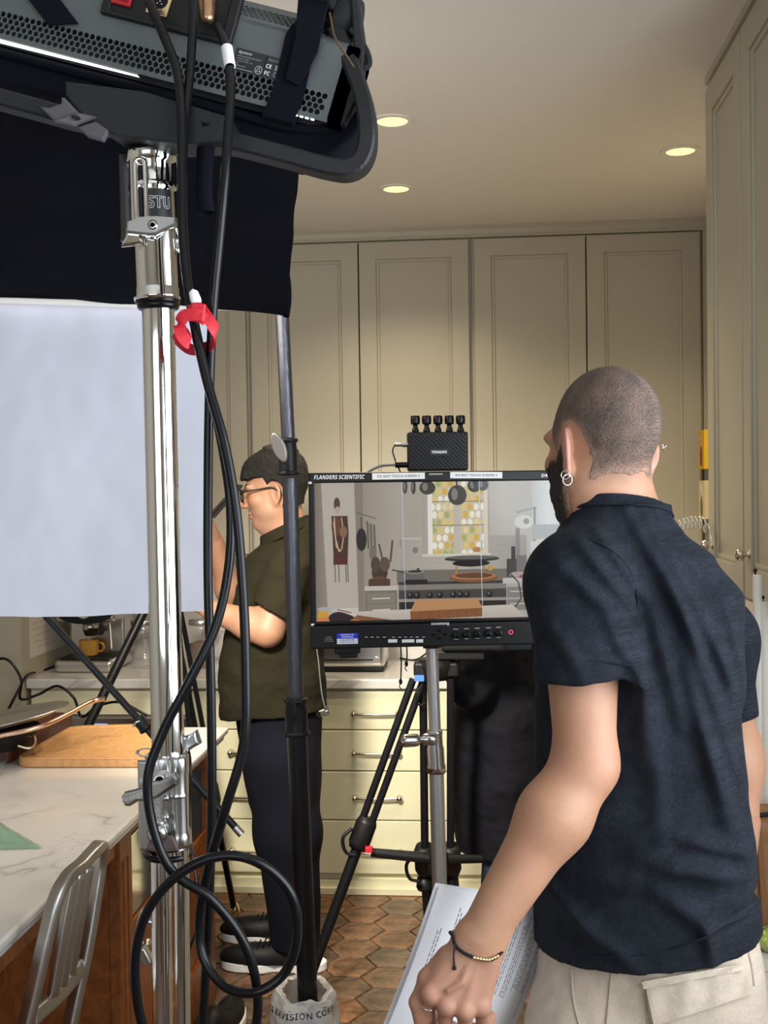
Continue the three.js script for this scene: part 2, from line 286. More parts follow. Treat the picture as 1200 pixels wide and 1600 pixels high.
// ---------------------------------------------------------------- the room
const G = 0.12;
struct('ceiling', box(LX - G, WX + G, CEIL, CEIL + G, BZ - G, RZ + G), M.ceiling);
const grout = mat({ color: rgb(0.12, 0.075, 0.05), roughness: 0.95, bumpMap: grainTex, bumpScale: 0.001 });
const floor = struct('floor', box(LX - G, WX + G, -0.12, -0.006, BZ - G, RZ + G), grout);
{ // hexagonal terracotta tiles, one mesh each where the picture shows them
  const tones = [[0.25, 0.13, 0.075], [0.21, 0.115, 0.070], [0.29, 0.14, 0.072], [0.18, 0.108, 0.070], [0.235, 0.125, 0.072], [0.16, 0.105, 0.075]];
  const clay = dataTex(256, (u, v) => { const w = 0.75 + 0.55 * fbm(u, v, 7, 5) + 0.25 * fbm(u, v, 25, 15) + rr(-0.05, 0.05); return [w, w * 0.97, w * 0.92]; }, 2.6, true);
  const tm = tones.map(c => phys({ color: rgb(c[0] * 1.25, c[1] * 1.25, c[2] * 1.25), map: clay, roughness: 0.42, bumpMap: clay, bumpScale: 0.0012, clearcoat: 0.15, clearcoatRoughness: 0.35 }));
  const R = 0.097, gap = 0.0032, far = [];
  const shape = [0, 1, 2].map(v => { const pts = []; for (let i = 0; i < 6; i++) pts.push([(R - gap) * Math.cos(i * Math.PI / 3), (R - gap) * Math.sin(i * Math.PI / 3)]); return uvm(extr(pts, 0.012, 0.003).rotateX(-Math.PI / 2).rotateY(v * Math.PI / 3).translate(0, -0.012, 0)); });
  for (let i = -21; i <= 8; i++) for (let j = 9; j < 48; j++) {
    const x = i * R * 1.5 - 0.05, z = -j * R * Math.sqrt(3) + (i & 1 ? R * Math.sqrt(3) / 2 : 0) + 0.62, k = Math.floor(rnd() * tones.length), dy = rr(-0.0015, 0.001), v = Math.floor(rnd() * 3);
    if (x < LX + 0.1 || x > WX - 0.08 || z < BZ + 0.1 || z > RZ - 0.1) continue;
    if (z < -3.3 && z > -4.85 && x > -1.0) { const o = meshOf('tile', shape[v], tm[k]); o.position.set(x, dy, z); o.rotation.set(rr(-0.004, 0.004), 0, rr(-0.004, 0.004)); floor.add(o); }
    else far.push(shape[v].clone().translate(x, dy, z));
  }
  const o = meshOf('tiles', gm(far), tm[0]); o.userData.kind = 'stuff'; floor.add(o);
}
struct('wall_back', box(LX - G, WX + G, 0, CEIL, BZ - G, BZ), M.wall);
struct('wall_left', box(LX - G, LX, 0, CEIL, BZ, RZ), M.wall);
struct('wall_right', [box(WX, WX + G, 0, UNSEEN_WIN1.y0, BZ, RZ), box(WX, WX + G, UNSEEN_WIN1.y1, CEIL, BZ, RZ), box(WX, WX + G, UNSEEN_WIN1.y0, UNSEEN_WIN1.y1, BZ, UNSEEN_WIN1.z0), box(WX, WX + G, UNSEEN_WIN1.y0, UNSEEN_WIN1.y1, UNSEEN_WIN1.z1, RZ)], M.wall);
struct('wall_rear', [box(LX, UNSEEN_WIN2.x0, 0, CEIL, RZ, RZ + G), box(UNSEEN_WIN2.x1, WX + G, 0, CEIL, RZ, RZ + G), box(UNSEEN_WIN2.x0, UNSEEN_WIN2.x1, 0, UNSEEN_WIN2.y0, RZ, RZ + G), box(UNSEEN_WIN2.x0, UNSEEN_WIN2.x1, UNSEEN_WIN2.y1, CEIL, RZ, RZ + G)], M.wall);
{  // frames and glass of the two windows out of view behind the daylight panels
  const w1 = struct('unseen_window_1', [rbox(WX + 0.01, WX + 0.07, UNSEEN_WIN1.y0, UNSEEN_WIN1.y0 + 0.05, UNSEEN_WIN1.z0, UNSEEN_WIN1.z1), rbox(WX + 0.01, WX + 0.07, UNSEEN_WIN1.y1 - 0.05, UNSEEN_WIN1.y1, UNSEEN_WIN1.z0, UNSEEN_WIN1.z1), rbox(WX + 0.01, WX + 0.07, UNSEEN_WIN1.y0, UNSEEN_WIN1.y1, UNSEEN_WIN1.z0, UNSEEN_WIN1.z0 + 0.05), rbox(WX + 0.01, WX + 0.07, UNSEEN_WIN1.y0, UNSEEN_WIN1.y1, UNSEEN_WIN1.z1 - 0.05, UNSEEN_WIN1.z1), rbox(WX + 0.01, WX + 0.07, UNSEEN_WIN1.y0, UNSEEN_WIN1.y1, -0.67, -0.63)], M.white);
  w1.add(meshOf('pane', box(WX + 0.038, WX + 0.042, UNSEEN_WIN1.y0 + 0.05, UNSEEN_WIN1.y1 - 0.05, UNSEEN_WIN1.z0 + 0.05, UNSEEN_WIN1.z1 - 0.05), M.glass));
  const w2 = struct('unseen_window_2', [rbox(UNSEEN_WIN2.x0, UNSEEN_WIN2.x1, UNSEEN_WIN2.y0, UNSEEN_WIN2.y0 + 0.05, RZ + 0.01, RZ + 0.07), rbox(UNSEEN_WIN2.x0, UNSEEN_WIN2.x1, UNSEEN_WIN2.y1 - 0.05, UNSEEN_WIN2.y1, RZ + 0.01, RZ + 0.07), rbox(UNSEEN_WIN2.x0, UNSEEN_WIN2.x0 + 0.05, UNSEEN_WIN2.y0, UNSEEN_WIN2.y1, RZ + 0.01, RZ + 0.07), rbox(UNSEEN_WIN2.x1 - 0.05, UNSEEN_WIN2.x1, UNSEEN_WIN2.y0, UNSEEN_WIN2.y1, RZ + 0.01, RZ + 0.07), rbox(-0.82, -0.78, UNSEEN_WIN2.y0, UNSEEN_WIN2.y1, RZ + 0.01, RZ + 0.07)], M.white);
  w2.add(meshOf('pane', box(UNSEEN_WIN2.x0 + 0.05, UNSEEN_WIN2.x1 - 0.05, UNSEEN_WIN2.y0 + 0.05, UNSEEN_WIN2.y1 - 0.05, RZ + 0.038, RZ + 0.042), M.glass));
}
// ---------------------------------------------------------------- cupboards
const UZ = -4.97, UB = 1.385, CTOP = 2.748;
// shaker door in its own frame: w x h, face towards +z, back at z = 0
function doorParts(w, h, m, stile = 0.074) {
  const t = 0.022, i = stile;
  const frame = uvm(extr(rect(-w / 2, w / 2, 0, h), t, 0.0025, [rect(-w / 2 + i, w / 2 - i, i, h - i)]));
  const bead = uvm(extr(rect(-w / 2 + i - 0.001, w / 2 - i + 0.001, i - 0.001, h - i + 0.001), 0.016, 0.004, [rect(-w / 2 + i + 0.013, w / 2 - i - 0.013, i + 0.013, h - i - 0.013)]));
  const panel = uvm(box(-w / 2 + i, w / 2 - i, i, h - i, 0.001, 0.009));
  return { frame, bead, panel };
}
function addDoor(parent, x, y, z, w, h, m, turn = 0, handle) {
  const g = doorParts(w, h, m), d = meshOf('door', g.frame, m); d.position.set(x, y, z); d.rotation.y = turn; parent.add(d);
  d.add(meshOf('bead', g.bead, m)); d.add(meshOf('panel', g.panel, m));
  if (handle) d.add(meshOf('knob', handle, M.nickel));
  return d;
}
const knobGeo = () => new THREE.LatheGeometry([[0.0001, 0.034], [0.008, 0.0335], [0.0135, 0.029], [0.0155, 0.023], [0.0135, 0.017], [0.008, 0.013], [0.0055, 0.009], [0.006, 0.004], [0.0115, 0.0025], [0.012, 0], [0.0001, 0]].map(p => new THREE.Vector2(p[0], p[1])), 28).rotateX(Math.PI / 2);
{
  const px2x = px => P(px, 560, -UZ).x, e = [-2.98, -1.925, px2x(390), px2x(738), px2x(1098)];
  const lab = ['', 'tall beige wall cupboard behind the white sheet, leftmost of the back row', 'tall beige double door wall cupboard standing behind the black light stand', 'tall beige double door wall cupboard above and right of the wireless box'];
  for (let k = 1; k < 4; k++) {
    const x0 = e[k], x1 = e[k + 1], c = thing('wall_cupboard', lab[k], 'cupboard', V((x0 + x1) / 2, UB, UZ - 0.165), 'back wall cupboards');
    part(c, 'carcass', uvm(gm([rbox(x0 + 0.0005, x1 - 0.0005, UB, CTOP, BZ + 0.002, UZ - 0.002, 0.002)])), M.cab);
    part(c, 'shadow_gap', box((x0 + x1) / 2 - 0.004, (x0 + x1) / 2 + 0.004, UB + 0.03, CTOP - 0.012, UZ - 0.0025, UZ - 0.0005), M.gap);  // dark strip that paints in the shade between the two doors
    const w = (x1 - x0) / 2 - 0.014, h = CTOP - UB - 0.028;
    for (const s of [-1, 1]) addDoor(c, s * (w / 2 + 0.0025), 0.02, 0.166, w, h, M.cab);
  }
  const crown = new THREE.Shape([[0, 0], [0.022, 0], [0.026, 0.008], [0.024, 0.014], [0.026, 0.034], [0.034, 0.044], [0.034, 0.052], [0, 0.052]].map(p => new THREE.Vector2(p[0], p[1])));
  const cg = new THREE.ExtrudeGeometry(crown, { depth: WX + 2.9, bevelEnabled: false }).rotateY(-Math.PI / 2);   // profile x -> +z, extruded along -x
  struct('trim_1', [cg.translate(WX, CTOP, UZ - 0.004), box(-1.925, WX, CTOP, CEIL, BZ, UZ - 0.004)], M.cab);
  struct('trim_2', box(e[4] + 0.001, WX - 0.001, UB, CTOP, BZ, UZ + 0.008), M.cab);
}
const RXF = 0.643, RB = 1.395;
{ // right-hand wall cupboards
  const z = [-3.24, -2.81, -2.38, -1.95], labs = ['beige wall cupboard with round knob at the far end of the right wall', 'beige wall cupboard at the right picture edge with white rods below'];
  for (let k = 0; k < 2; k++) {
    const c = thing('wall_cupboard', labs[k], 'cupboard', V((RXF + WX) / 2, RB, (z[k] + z[k + 1]) / 2), 'right wall cupboards');
    part(c, 'carcass', uvm(gm([rbox(RXF, WX - 0.001, RB, CTOP + 0.02, z[k] + 0.0005, z[k + 1] - 0.0005, 0.002)])), M.cab);
    const w = z[k + 1] - z[k] - 0.012, h = CTOP - RB - 0.01;
    addDoor(c, -(WX - RXF) / 2 - 0.0005, 0.015, 0, w, h, M.cab, -Math.PI / 2, knobGeo().translate(-w / 2 + 0.055, 0.105, 0.021));
  }
  struct('trim_3', [box(RXF - 0.018, WX, CTOP + 0.03, CEIL, -3.258, -2.38), box(RXF - 0.008, WX, CTOP + 0.02, CTOP + 0.03, -3.248, -2.38)], M.cab);
}
// base drawers along the back wall
const BF = -4.72, CT = 0.90;
{
  struct('baseboard_back', [box(-1.92, 0.86, 0, 0.055, BZ, BF - 0.004), rbox(-1.92, 0.86, 0, 0.03, BF - 0.004, BF + 0.012), box(-1.92, 0.86, 0.055, 0.075, BZ, BF - 0.03)], M.cream);
  const xs = [-1.225, -0.705, -0.187, 0.333, 0.853], rows = [[0.086, 0.306], [0.311, 0.511], [0.516, 0.682], [0.687, 0.846]], hy = [0.18, 0.406, 0.592, 0.755];
  const labs = ['cream drawer unit hidden in part behind the light stand and the island', 'cream drawer unit behind the man in the dark green polo', 'cream drawer unit behind the tripod legs', 'cream drawer unit behind the person in the black jacket'];
  const L = 0.092, bar = tube([V(-L, 0, 0.026), V(-L * 0.5, 0, 0.030), V(0, 0, 0.031), V(L * 0.5, 0, 0.030), V(L, 0, 0.026)], 0.0055, 30, 10);
  const posts = [-1, 1].map(s => new THREE.LatheGeometry([[0.0001, 0], [0.013, 0], [0.013, 0.003], [0.008, 0.007], [0.0075, 0.018], [0.010, 0.022], [0.0115, 0.028], [0.009, 0.033], [0.0001, 0.035]].map(p => new THREE.Vector2(p[0], p[1])), 20).rotateX(Math.PI / 2).translate(s * L, 0, 0));
  const hg = gm([bar, ...posts]);
  for (let k = 0; k < 4; k++) {
    const cx = (xs[k] + xs[k + 1]) / 2, c = thing('drawer_unit', labs[k], 'drawers', V(cx, 0.076, BF - 0.1), 'back drawer units');
    part(c, 'carcass', uvm(rbox(xs[k] + 0.0005, xs[k + 1] - 0.0005, 0.076, 0.858, BZ + 0.01, BF - 0.021, 0.002)), M.cream);
    rows.forEach(([y0, y1], i) => {
      const d = part(c, 'drawer', uvm(rbox(xs[k] + 0.004, xs[k + 1] - 0.004, y0, y1, BF - 0.0205, BF, 0.004, 3)), M.cream);
      const h = meshOf('handle', hg, M.nickel); h.position.set(cx - worldPos(d).x, hy[i] - worldPos(d).y, BF - worldPos(d).z); d.add(h);
    });
  }
  // oven drawer under the left end of the worktop
  const o = thing('built_in_oven', 'built in steel oven with a lit blue display under the back worktop', 'oven', V(-1.57, 0.076, BF - 0.1));
  part(o, 'body', uvm(rbox(-1.91, -1.232, 0.076, 0.74, BZ + 0.01, BF - 0.01, 0.003)), M.steel);
  part(o, 'door', rbox(-1.90, -1.24, 0.10, 0.63, BF - 0.01, BF + 0.006, 0.004), M.black);
  part(o, 'control_panel', rbox(-1.90, -1.24, 0.645, 0.735, BF - 0.01, BF + 0.012, 0.004), M.steel);
  const dp = P(158, 1122, 4.71); part(o, 'display', rbox(dp.x - 0.028, dp.x + 0.028, 0.672, 0.71, BF + 0.0115, BF + 0.0135, 0.002), mat({ color: rgb(0.05, 0.07, 0.12), emissive: rgb(0.35, 0.5, 1.0), emissiveIntensity: 0.8, roughness: 0.2 }));
  for (let k = 0; k < 8; k++) { const bx = -1.86 + k * 0.078; if (Math.abs(bx - dp.x) > 0.045) part(o, 'button', rbox(bx, bx + 0.026, 0.684, 0.698, BF + 0.0115, BF + 0.0135, 0.002), M.brushed); }
  part(o, 'top_rail', uvm(rbox(-1.915, -1.228, 0.745, 0.858, BF - 0.3, BF, 0.003)), M.cream);
  single('worktop', 'white marble worktop running along the back wall', 'worktop', uvm(gm([rbox(-1.925, WX - 0.001, 0.860, CT, BZ + 0.002, -4.69, 0.005, 3)])), M.marble);
  struct('wall_backsplash', box(-1.925, WX, CT, UB, BZ, BZ + 0.018), M.marble);
  struct('wall_return', [box(LX, -1.928, 0, CEIL, BZ, -4.66)], M.cab);
  const note = canvasTex(512, 384, (x, w, h) => {
    x.fillStyle = '#cfc8bd'; x.fillRect(0, 0, w, h); x.strokeStyle = 'rgba(70,62,58,0.75)'; x.lineWidth = 2;
    for (let r = 0; r < 9; r++) { let u = 30; const y = 40 + r * 37; x.beginPath(); x.moveTo(u, y); while (u < 380 + 90 * Math.sin(r * 3.1)) { u += rr(4, 9); rnd() < 0.16 ? x.moveTo(u += 10, y) : x.lineTo(u, y + rr(-10, 6)); } x.stroke(); }
  });
  const ng = new THREE.PlaneGeometry(0.40, 0.28, 4, 4).rotateY(Math.PI / 2).translate(-1.9255, 1.12, -4.95);
  single('handwritten_note', 'pale sheet of handwriting on the side wall left of the coffee machine', 'note', gm([ng, box(-1.9278, -1.9262, 0.98, 1.26, -5.15, -4.75)]), mat({ map: note, roughness: 0.6 }));
}
// low right-hand unit with a marble top, beyond the man
const RT = 0.76;
{
  const c = thing('base_unit', 'cream base cupboard under the right hand worktop', 'cupboard', V(0.70, 0.0, -2.6));
  part(c, 'carcass', uvm(rbox(0.415, WX - 0.001, 0.09, 0.722, -3.24, -2.0, 0.003)), M.cream);
  part(c, 'plinth', box(0.46, WX - 0.001, 0, 0.09, -3.22, -2.02), M.cream);
  for (let k = 0; k < 2; k++) part(c, 'door', uvm(rbox(0.396, 0.415, 0.10, 0.715, -3.22 + k * 0.605, -3.22 + k * 0.605 + 0.6, 0.004)), M.cream);
  single('worktop', 'white marble worktop at the right behind the trouser pocket', 'worktop', uvm(gm([rbox(0.372, WX - 0.001, 0.723, RT, -3.25, -1.975, 0.005, 3)])), M.marble);
}
// recessed ceiling lights
{
  const spots = [[613, 188, 'nearest to the big light fixture'], [619, 294, 'nearest to the back cupboards'], [1063, 235, 'nearest to the right wall cupboards']];
  for (const [px, py, w] of spots) {
    const d0 = F * (CEIL - EYE) / (762 - py), p = P(px, py, d0); const k = (CEIL - EYE) / (p.y - EYE); const q = p.clone().sub(camera.position).multiplyScalar(k).add(camera.position);
    const t = thing('downlight', `round recessed ceiling light glowing yellow, ${w}`, 'ceiling light', V(q.x, CEIL - 0.004, q.z), 'recessed ceiling lights');
    part(t, 'trim_ring', new THREE.LatheGeometry([[0.046, 0.001], [0.049, -0.003], [0.062, -0.003], [0.066, 0], [0.066, 0.004], [0.046, 0.004]].map(p => new THREE.Vector2(p[0], p[1])), 40).translate(q.x, CEIL - 0.003, q.z), M.ceiling);
    part(t, 'lens', new THREE.CylinderGeometry(0.047, 0.047, 0.003, 40).translate(q.x, CEIL - 0.0025, q.z), mat({ color: rgb(0.5, 0.45, 0.3), emissive: rgb(1.0, 0.78, 0.30), emissiveIntensity: 1.25, roughness: 0.5 }));
    const s = new THREE.SpotLight(rgb(1, 0.84, 0.58), 3, 0, 1.15, 0.7, 2); s.position.set(q.x, CEIL - 0.03, q.z); s.target.position.set(q.x, 0, q.z); s.castShadow = true; scene.add(s, s.target);
  }
}
// ---------------------------------------------------------------- the man in the foreground
const skinMat = phys({ vertexColors: true, roughness: 0.55, bumpMap: grainTex, bumpScale: 0.0002, sheen: 0.15, sheenColor: rgb(0.5, 0.25, 0.2), sheenRoughness: 0.5 });
const fuzzTex = dataTex(256, () => { const g = 0.55 + 0.45 * rnd(); return [g, g, g]; }, 7, true);
const hairMat = mat({ vertexColors: true, map: fuzzTex, roughness: 0.85, bumpMap: grainTex, bumpScale: 0.0010 });
const SKIN = [0.42, 0.215, 0.128];
const skinAt = (x, y, z, s = SKIN) => { const n = 1 + 0.10 * noise(x * 22, y * 22, z * 22) + 0.06 * noise(x * 90, y * 90, z * 90), r = 0.05 * noise(x * 14 + 9, y * 14, z * 14); return [s[0] * (n + r * 0.5), s[1] * (n - r), s[2] * (n - r)]; };
const mix3 = (a, b, t) => [mix(a[0], b[0], t), mix(a[1], b[1], t), mix(a[2], b[2], t)];
const rotM = (yaw, pitch, roll, pos, s = 1) => new THREE.Matrix4().makeTranslation(pos.x, pos.y, pos.z).multiply(new THREE.Matrix4().makeRotationFromEuler(new THREE.Euler(pitch, yaw, roll, 'YXZ'))).multiply(new THREE.Matrix4().makeScale(s, s, s));
const inv3 = m => { const e = m.clone().invert().elements; return (x, y, z) => [e[0] * x + e[4] * y + e[8] * z + e[12], e[1] * x + e[5] * y + e[9] * z + e[13], e[2] * x + e[6] * y + e[10] * z + e[14]]; };
const bounds = (pts, r) => { const b = new THREE.Box3().setFromPoints(pts); return [b.min.subScalar(r), b.max.addScalar(r)]; };
const K1 = 0.00097;                                  // metres per pixel at the man's distance
{
  const D = 1.75, TH = 0.42;                         // how far he has turned to the left
  const man = thing('person', 'man in a dark navy t-shirt and khaki trousers seen from behind, holding white pages', 'person', P(1010, 1450, D).setY(0));
  const row = (y, c, hw, b, dz = 0) => { const p = P(c, y, D); const a = Math.sqrt(Math.max(0.0004, (hw * K1) ** 2 - (b * Math.sin(TH)) ** 2)) / Math.cos(TH); return [p.y, p.x, p.z + dz, a, b]; };
  // joints
  const J = { ls: P(905, 915, 1.66), le: P(915, 1195, 1.61), lw: P(752, 1462, 1.56), rs: P(1110, 1000, 1.87), re: P(1148, 1165, 1.93), rw: P(1160, 1285, 1.90), nb: P(962, 835, 1.765), nt: P(948, 720, 1.755) };
  const torso = stackSdf([row(800, 968, 68, 0.060), row(835, 966, 88, 0.085), row(870, 970, 130, 0.100), row(930, 994, 150, 0.112), row(1010, 996, 148, 0.115), row(1120, 992, 148, 0.118), row(1220, 996, 152, 0.118), row(1320, 1002, 160, 0.120), row(1420, 1006, 164, 0.126), row(1500, 1014, 168, 0.128), row(1560, 1018, 168, 0.128)], -TH);
  // head
  const HM = rotM(Math.PI + 0.56, 0.10, 0.02, P(945, 697, 1.745), 1.0), hinv = inv3(HM), head = headSdf({ jaw: 1.0 });
  const hl = (x, y, z) => head(...hinv(x, y, z));
  const neck = (x, y, z) => smin(cap(x, y, z, J.nt, J.nb, 0.058, 0.064), cap(x, y, z, J.nb, P(985, 890, 1.76), 0.062, 0.09), 0.05);
  const arms = (x, y, z) => {
    let d = cap(x, y, z, J.ls, J.le, 0.058, 0.041);
    const fm = J.le.clone().lerp(J.lw, 0.30);
    d = smin(d, cap(x, y, z, J.le, fm, 0.040, 0.0465), 0.03); d = smin(d, cap(x, y, z, fm, J.lw, 0.0465, 0.0305), 0.03);
    let e = cap(x, y, z, J.rs, J.re, 0.052, 0.036); const rm = J.re.clone().lerp(J.rw, 0.3);
    e = smin(e, cap(x, y, z, J.re, rm, 0.036, 0.037), 0.03); e = smin(e, cap(x, y, z, rm, J.rw, 0.037, 0.027), 0.03);
    return Math.min(d, e);
  };
  const body = (x, y, z) => smin(smin(arms(x, y, z), torso(x, y, z) + 0.02, 0.04), smin(neck(x, y, z), hl(x, y, z), 0.022), 0.03);
  const [blo, bhi] = bounds([P(820, 560, 1.75), P(1200, 1500, 1.75), J.lw, J.le, J.rw, J.rs], 0.1);
  const handCut = J.lw.clone().lerp(J.le, -0.045), hd = J.lw.clone().sub(J.le).normalize();
  const headC = P(947, 697, 1.745);
  const neckCut = headC.y - 0.135;
  // hair and beard density in head space
  const sstep = sst;
  const hairD = (x, y, z) => { const back = sstep(-0.070, -0.005, y + 0.18 * Math.max(0, z + 0.02) * 0 + 0.010 * noise(x * 40, y * 40, z * 40)); const front = 1 - sstep(0.058, 0.072, z + Math.max(0, 0.055 - y) * 0.55 - 0.0); const side = z > 0.0 ? sstep(-0.03, 0.02, y - 0.2 * z) : 1; return back * front * side * (Math.abs(x) > 0.05 ? sstep(0.036, 0.058, Math.hypot((z + 0.008) * 1.4, y + 0.008)) * 0.9 + 0.1 : 1); };
  const beardD = (x, y, z) => { const ax = Math.abs(x), low = 1 - sstep(-0.030, -0.008, y + (0.07 - Math.min(0.07, z)) * 0.0 - (z < 0.035 ? 0.035 * (1 - z / 0.035) : 0)), fr = sstep(0.004, 0.022, z + 0.35 * Math.min(0, y + 0.07)), nk = sstep(-0.128, -0.100, y); const cheek = 1 - sstep(-0.035, -0.02, y) * sstep(0.05, 0.06, z); return low * fr * nk * cheek * (ax < 0.03 && y > -0.05 && z > 0.09 ? 0.4 : 1); };
  const speck = (x, y, z) => 0.5 + 0.35 * noise(x * 420, y * 300, z * 420) + 0.45 * noise(x * 45, y * 35, z * 45);
  const bodyCol = (x, y, z, nx, ny, nz) => {
    const [lx, ly, lz] = hinv(x, y, z); let s = skinAt(x, y, z);
    if (ly > -0.19 && Math.hypot(lx, ly, lz) < 0.2) {
      const ear = Math.abs(lx) > 0.072 && Math.abs(lz + 0.01) < 0.035 && Math.abs(ly + 0.01) < 0.045; if (ear) s = mix3(s, [0.60, 0.27, 0.21], 0.6);
      const h = hairD(lx, ly, lz) * (ear ? 0 : 1), b = beardD(lx, ly, lz) * (ear ? 0 : 1);
      if (h > 0.02) s = mix3(s, [0.13, 0.105, 0.09], Math.min(0.8, h * (0.55 + 0.3 * speck(lx, ly, lz))));
      if (b > 0.02) s = mix3(s, [0.026, 0.017, 0.013], Math.min(0.97, b * 1.25));
      if (Math.abs(Math.abs(lx) - 0.031) < 0.02 && Math.abs(ly - 0.026) < 0.006 && lz > 0.06) s = [0.06, 0.04, 0.03];
    } else {
      const k = 0.5 + 0.5 * noise(x * 9, y * 9, z * 9); s = mix3(s, [0.36, 0.165, 0.095], 0.22 * k + 0.18 * Math.max(0, noise(x * 120, y * 50, z * 120)));
      const el = Math.hypot(x - J.le.x, y - J.le.y, z - J.le.z); if (el < 0.06) s = mix3(s, [0.46, 0.18, 0.12], 0.6 * (1 - el / 0.06));
    }
    return s;
  };
  const cutLim = (x, y, z) => Math.max((x - handCut.x) * hd.x + (y - handCut.y) * hd.y + (z - handCut.z) * hd.z - 0.012, neckCut < y ? (Math.hypot(x - headC.x, z - headC.z) < 0.16 ? 0 + (y - neckCut) : -1) : y - neckCut - 0 < -9 ? 0 : -1);
  
  const headG = sdfMesh((x, y, z) => Math.max(body(x, y, z), neckCut - 0.006 - y), V(headC.x - 0.125, neckCut - 0.012, headC.z - 0.135), V(headC.x + 0.125, headC.y + 0.135, headC.z + 0.135), 0.0026, bodyCol);
  // left hand: palm, five fingers closed on the pages
  const w = J.lw, kn = [P(672, 1553, 1.535), P(697, 1571, 1.53), P(726, 1578, 1.53), P(752, 1572, 1.54)], fl = [0.040, 0.045, 0.042, 0.034];
  const fingers = kn.map((k, i) => { const a = k.clone(), b = a.clone().add(V(-0.006 + 0.003 * i, -0.92 * fl[i], -0.016)), c = b.clone().add(V(0.004, -0.45 * fl[i], -0.026)), e = c.clone().add(V(0.006, 0.004, -0.020)); return [a, b, c, e]; });
  const thumb = [P(700, 1497, 1.56), P(668, 1528, 1.555), P(652, 1566, 1.55), P(657, 1598, 1.55)];
  const wf = J.le.clone().lerp(w, 0.8), wb = [0, 1, 2, 3].map(i => w.clone().add(V((i - 1.5) * 0.013, 0, 0))), tl = [0, 1, 2].map(i => [w.clone().lerp(kn[i], 0.3).add(V(0, 0, 0.0150)), kn[i].clone().add(V(0, 0, 0.007))]), vn = [P(735, 1505, 1.535), P(722, 1535, 1.525), P(700, 1548, 1.524)];
  const handF = (x, y, z) => {
    let d = cap(x, y, z, wf, w, 0.0354, 0.0305);
    for (let i = 0; i < 4; i++) { d = smin(d, cap(x, y, z, wb[i], kn[i], 0.017, 0.0118), 0.016); }
    for (let i = 0; i < 4; i++) { d = smin(d, ell(x, y, z, kn[i].x, kn[i].y + 0.001, kn[i].z + 0.003, 0.0105, 0.0125, 0.0105), 0.006); }
    for (let i = 0; i < 3; i++) { d = smin(d, cap(x, y, z, tl[i][0], tl[i][1], 0.0022, 0.003), 0.007); }
    d = smin(d, Math.min(cap(x, y, z, vn[0], vn[1], 0.0018, 0.0018), cap(x, y, z, vn[1], vn[2], 0.0018, 0.0014)), 0.008);
    let fg = 9; for (let i = 0; i < 4; i++) { const [a, b, c, e] = fingers[i]; let q = cap(x, y, z, a, b, 0.0112, 0.0098); q = smin(q, cap(x, y, z, b, c, 0.0098, 0.0088), 0.006); q = smin(q, cap(x, y, z, c, e, 0.0088, 0.0078), 0.006); fg = Math.min(fg, q); }
    d = smin(d, fg, 0.006);
    let t = cap(x, y, z, thumb[0], thumb[1], 0.017, 0.012); t = smin(t, cap(x, y, z, thumb[1], thumb[2], 0.012, 0.0108), 0.008); t = smin(t, cap(x, y, z, thumb[2], thumb[3], 0.0108, 0.009), 0.006);
    return smin(d, t, 0.010);
  };
  const handCol = (x, y, z, nx, ny, nz) => { let s = skinAt(x, y, z, [0.38, 0.19, 0.122]); let kd = 9; for (const k of kn) kd = Math.min(kd, Math.hypot(x - k.x, y - k.y, z - k.z)); if (kd < 0.022) s = mix3(s, [0.50, 0.21, 0.16], 0.55 * (1 - kd / 0.022)); return s; };
  const [hlo, hhi] = bounds([...fingers.flat(), ...thumb, w], 0.045);
  const limbs = sdfMesh((x, y, z) => Math.max(Math.min(body(x, y, z), (x - w.x) ** 2 + (y - w.y) ** 2 + (z - w.z) ** 2 < 0.01 ? handF(x, y, z) : 9), cutLim(x, y, z)), blo, bhi, 0.006, bodyCol);
  const handG = sdfMesh((x, y, z) => Math.max(handF(x, y, z), -((x - handCut.x) * hd.x + (y - handCut.y) * hd.y + (z - handCut.z) * hd.z) + 0.004), hlo, hhi, 0.0028, handCol);
  // right hand resting at the hip, out of sight behind the shirt but there
  const rh = [J.rw, P(1150, 1330, 1.85)], rf = [0, 1, 2, 3].map(i => [P(1138 + i * 9, 1338, 1.84 + i * 0.006), P(1134 + i * 9, 1372, 1.83), P(1130 + i * 9, 1388, 1.81)]);
  const rhF = (x, y, z) => { let d = cap(x, y, z, rh[0], rh[1], 0.029, 0.032); for (const [a, b, c] of rf) d = smin(d, smin(cap(x, y, z, a, b, 0.0095, 0.0085), cap(x, y, z, b, c, 0.0085, 0.0075), 0.005), 0.006); return smin(d, cap(x, y, z, P(1135, 1318, 1.84), P(1126, 1345, 1.83), 0.012, 0.009), 0.008); };
  const [rlo, rhi] = bounds([...rh, ...rf.flat()], 0.04);
  const rhG = sdfMesh(rhF, rlo, rhi, 0.004, handCol);
  part(man, 'body', [limbs, headG, handG, rhG], skinMat);
  // cropped hair and beard as thin shells
  const hb = [V(headC.x - 0.12, headC.y - 0.14, headC.z - 0.13), V(headC.x + 0.12, headC.y + 0.135, headC.z + 0.13)];
  const earBox = (x, y, z) => 0.006 - Math.max(Math.abs(x) < 0.066 ? -1 : -0.0 + Math.min(0.040 - Math.abs(z + 0.012), 0.046 - Math.abs(y + 0.012), Math.abs(x) - 0.066), -1);
  const hairF = (x, y, z) => { const [a, b, c] = hinv(x, y, z); return Math.max(body(x, y, z) - 0.0011 + 0.0006 * noise(a * 300, b * 300, c * 300), (0.22 - hairD(a, b, c)) * 0.05, Math.abs(a) > 0.055 ? 0.012 - (Math.hypot((c + 0.008) * 1.5, b + 0.008) - 0.032) : -1); };
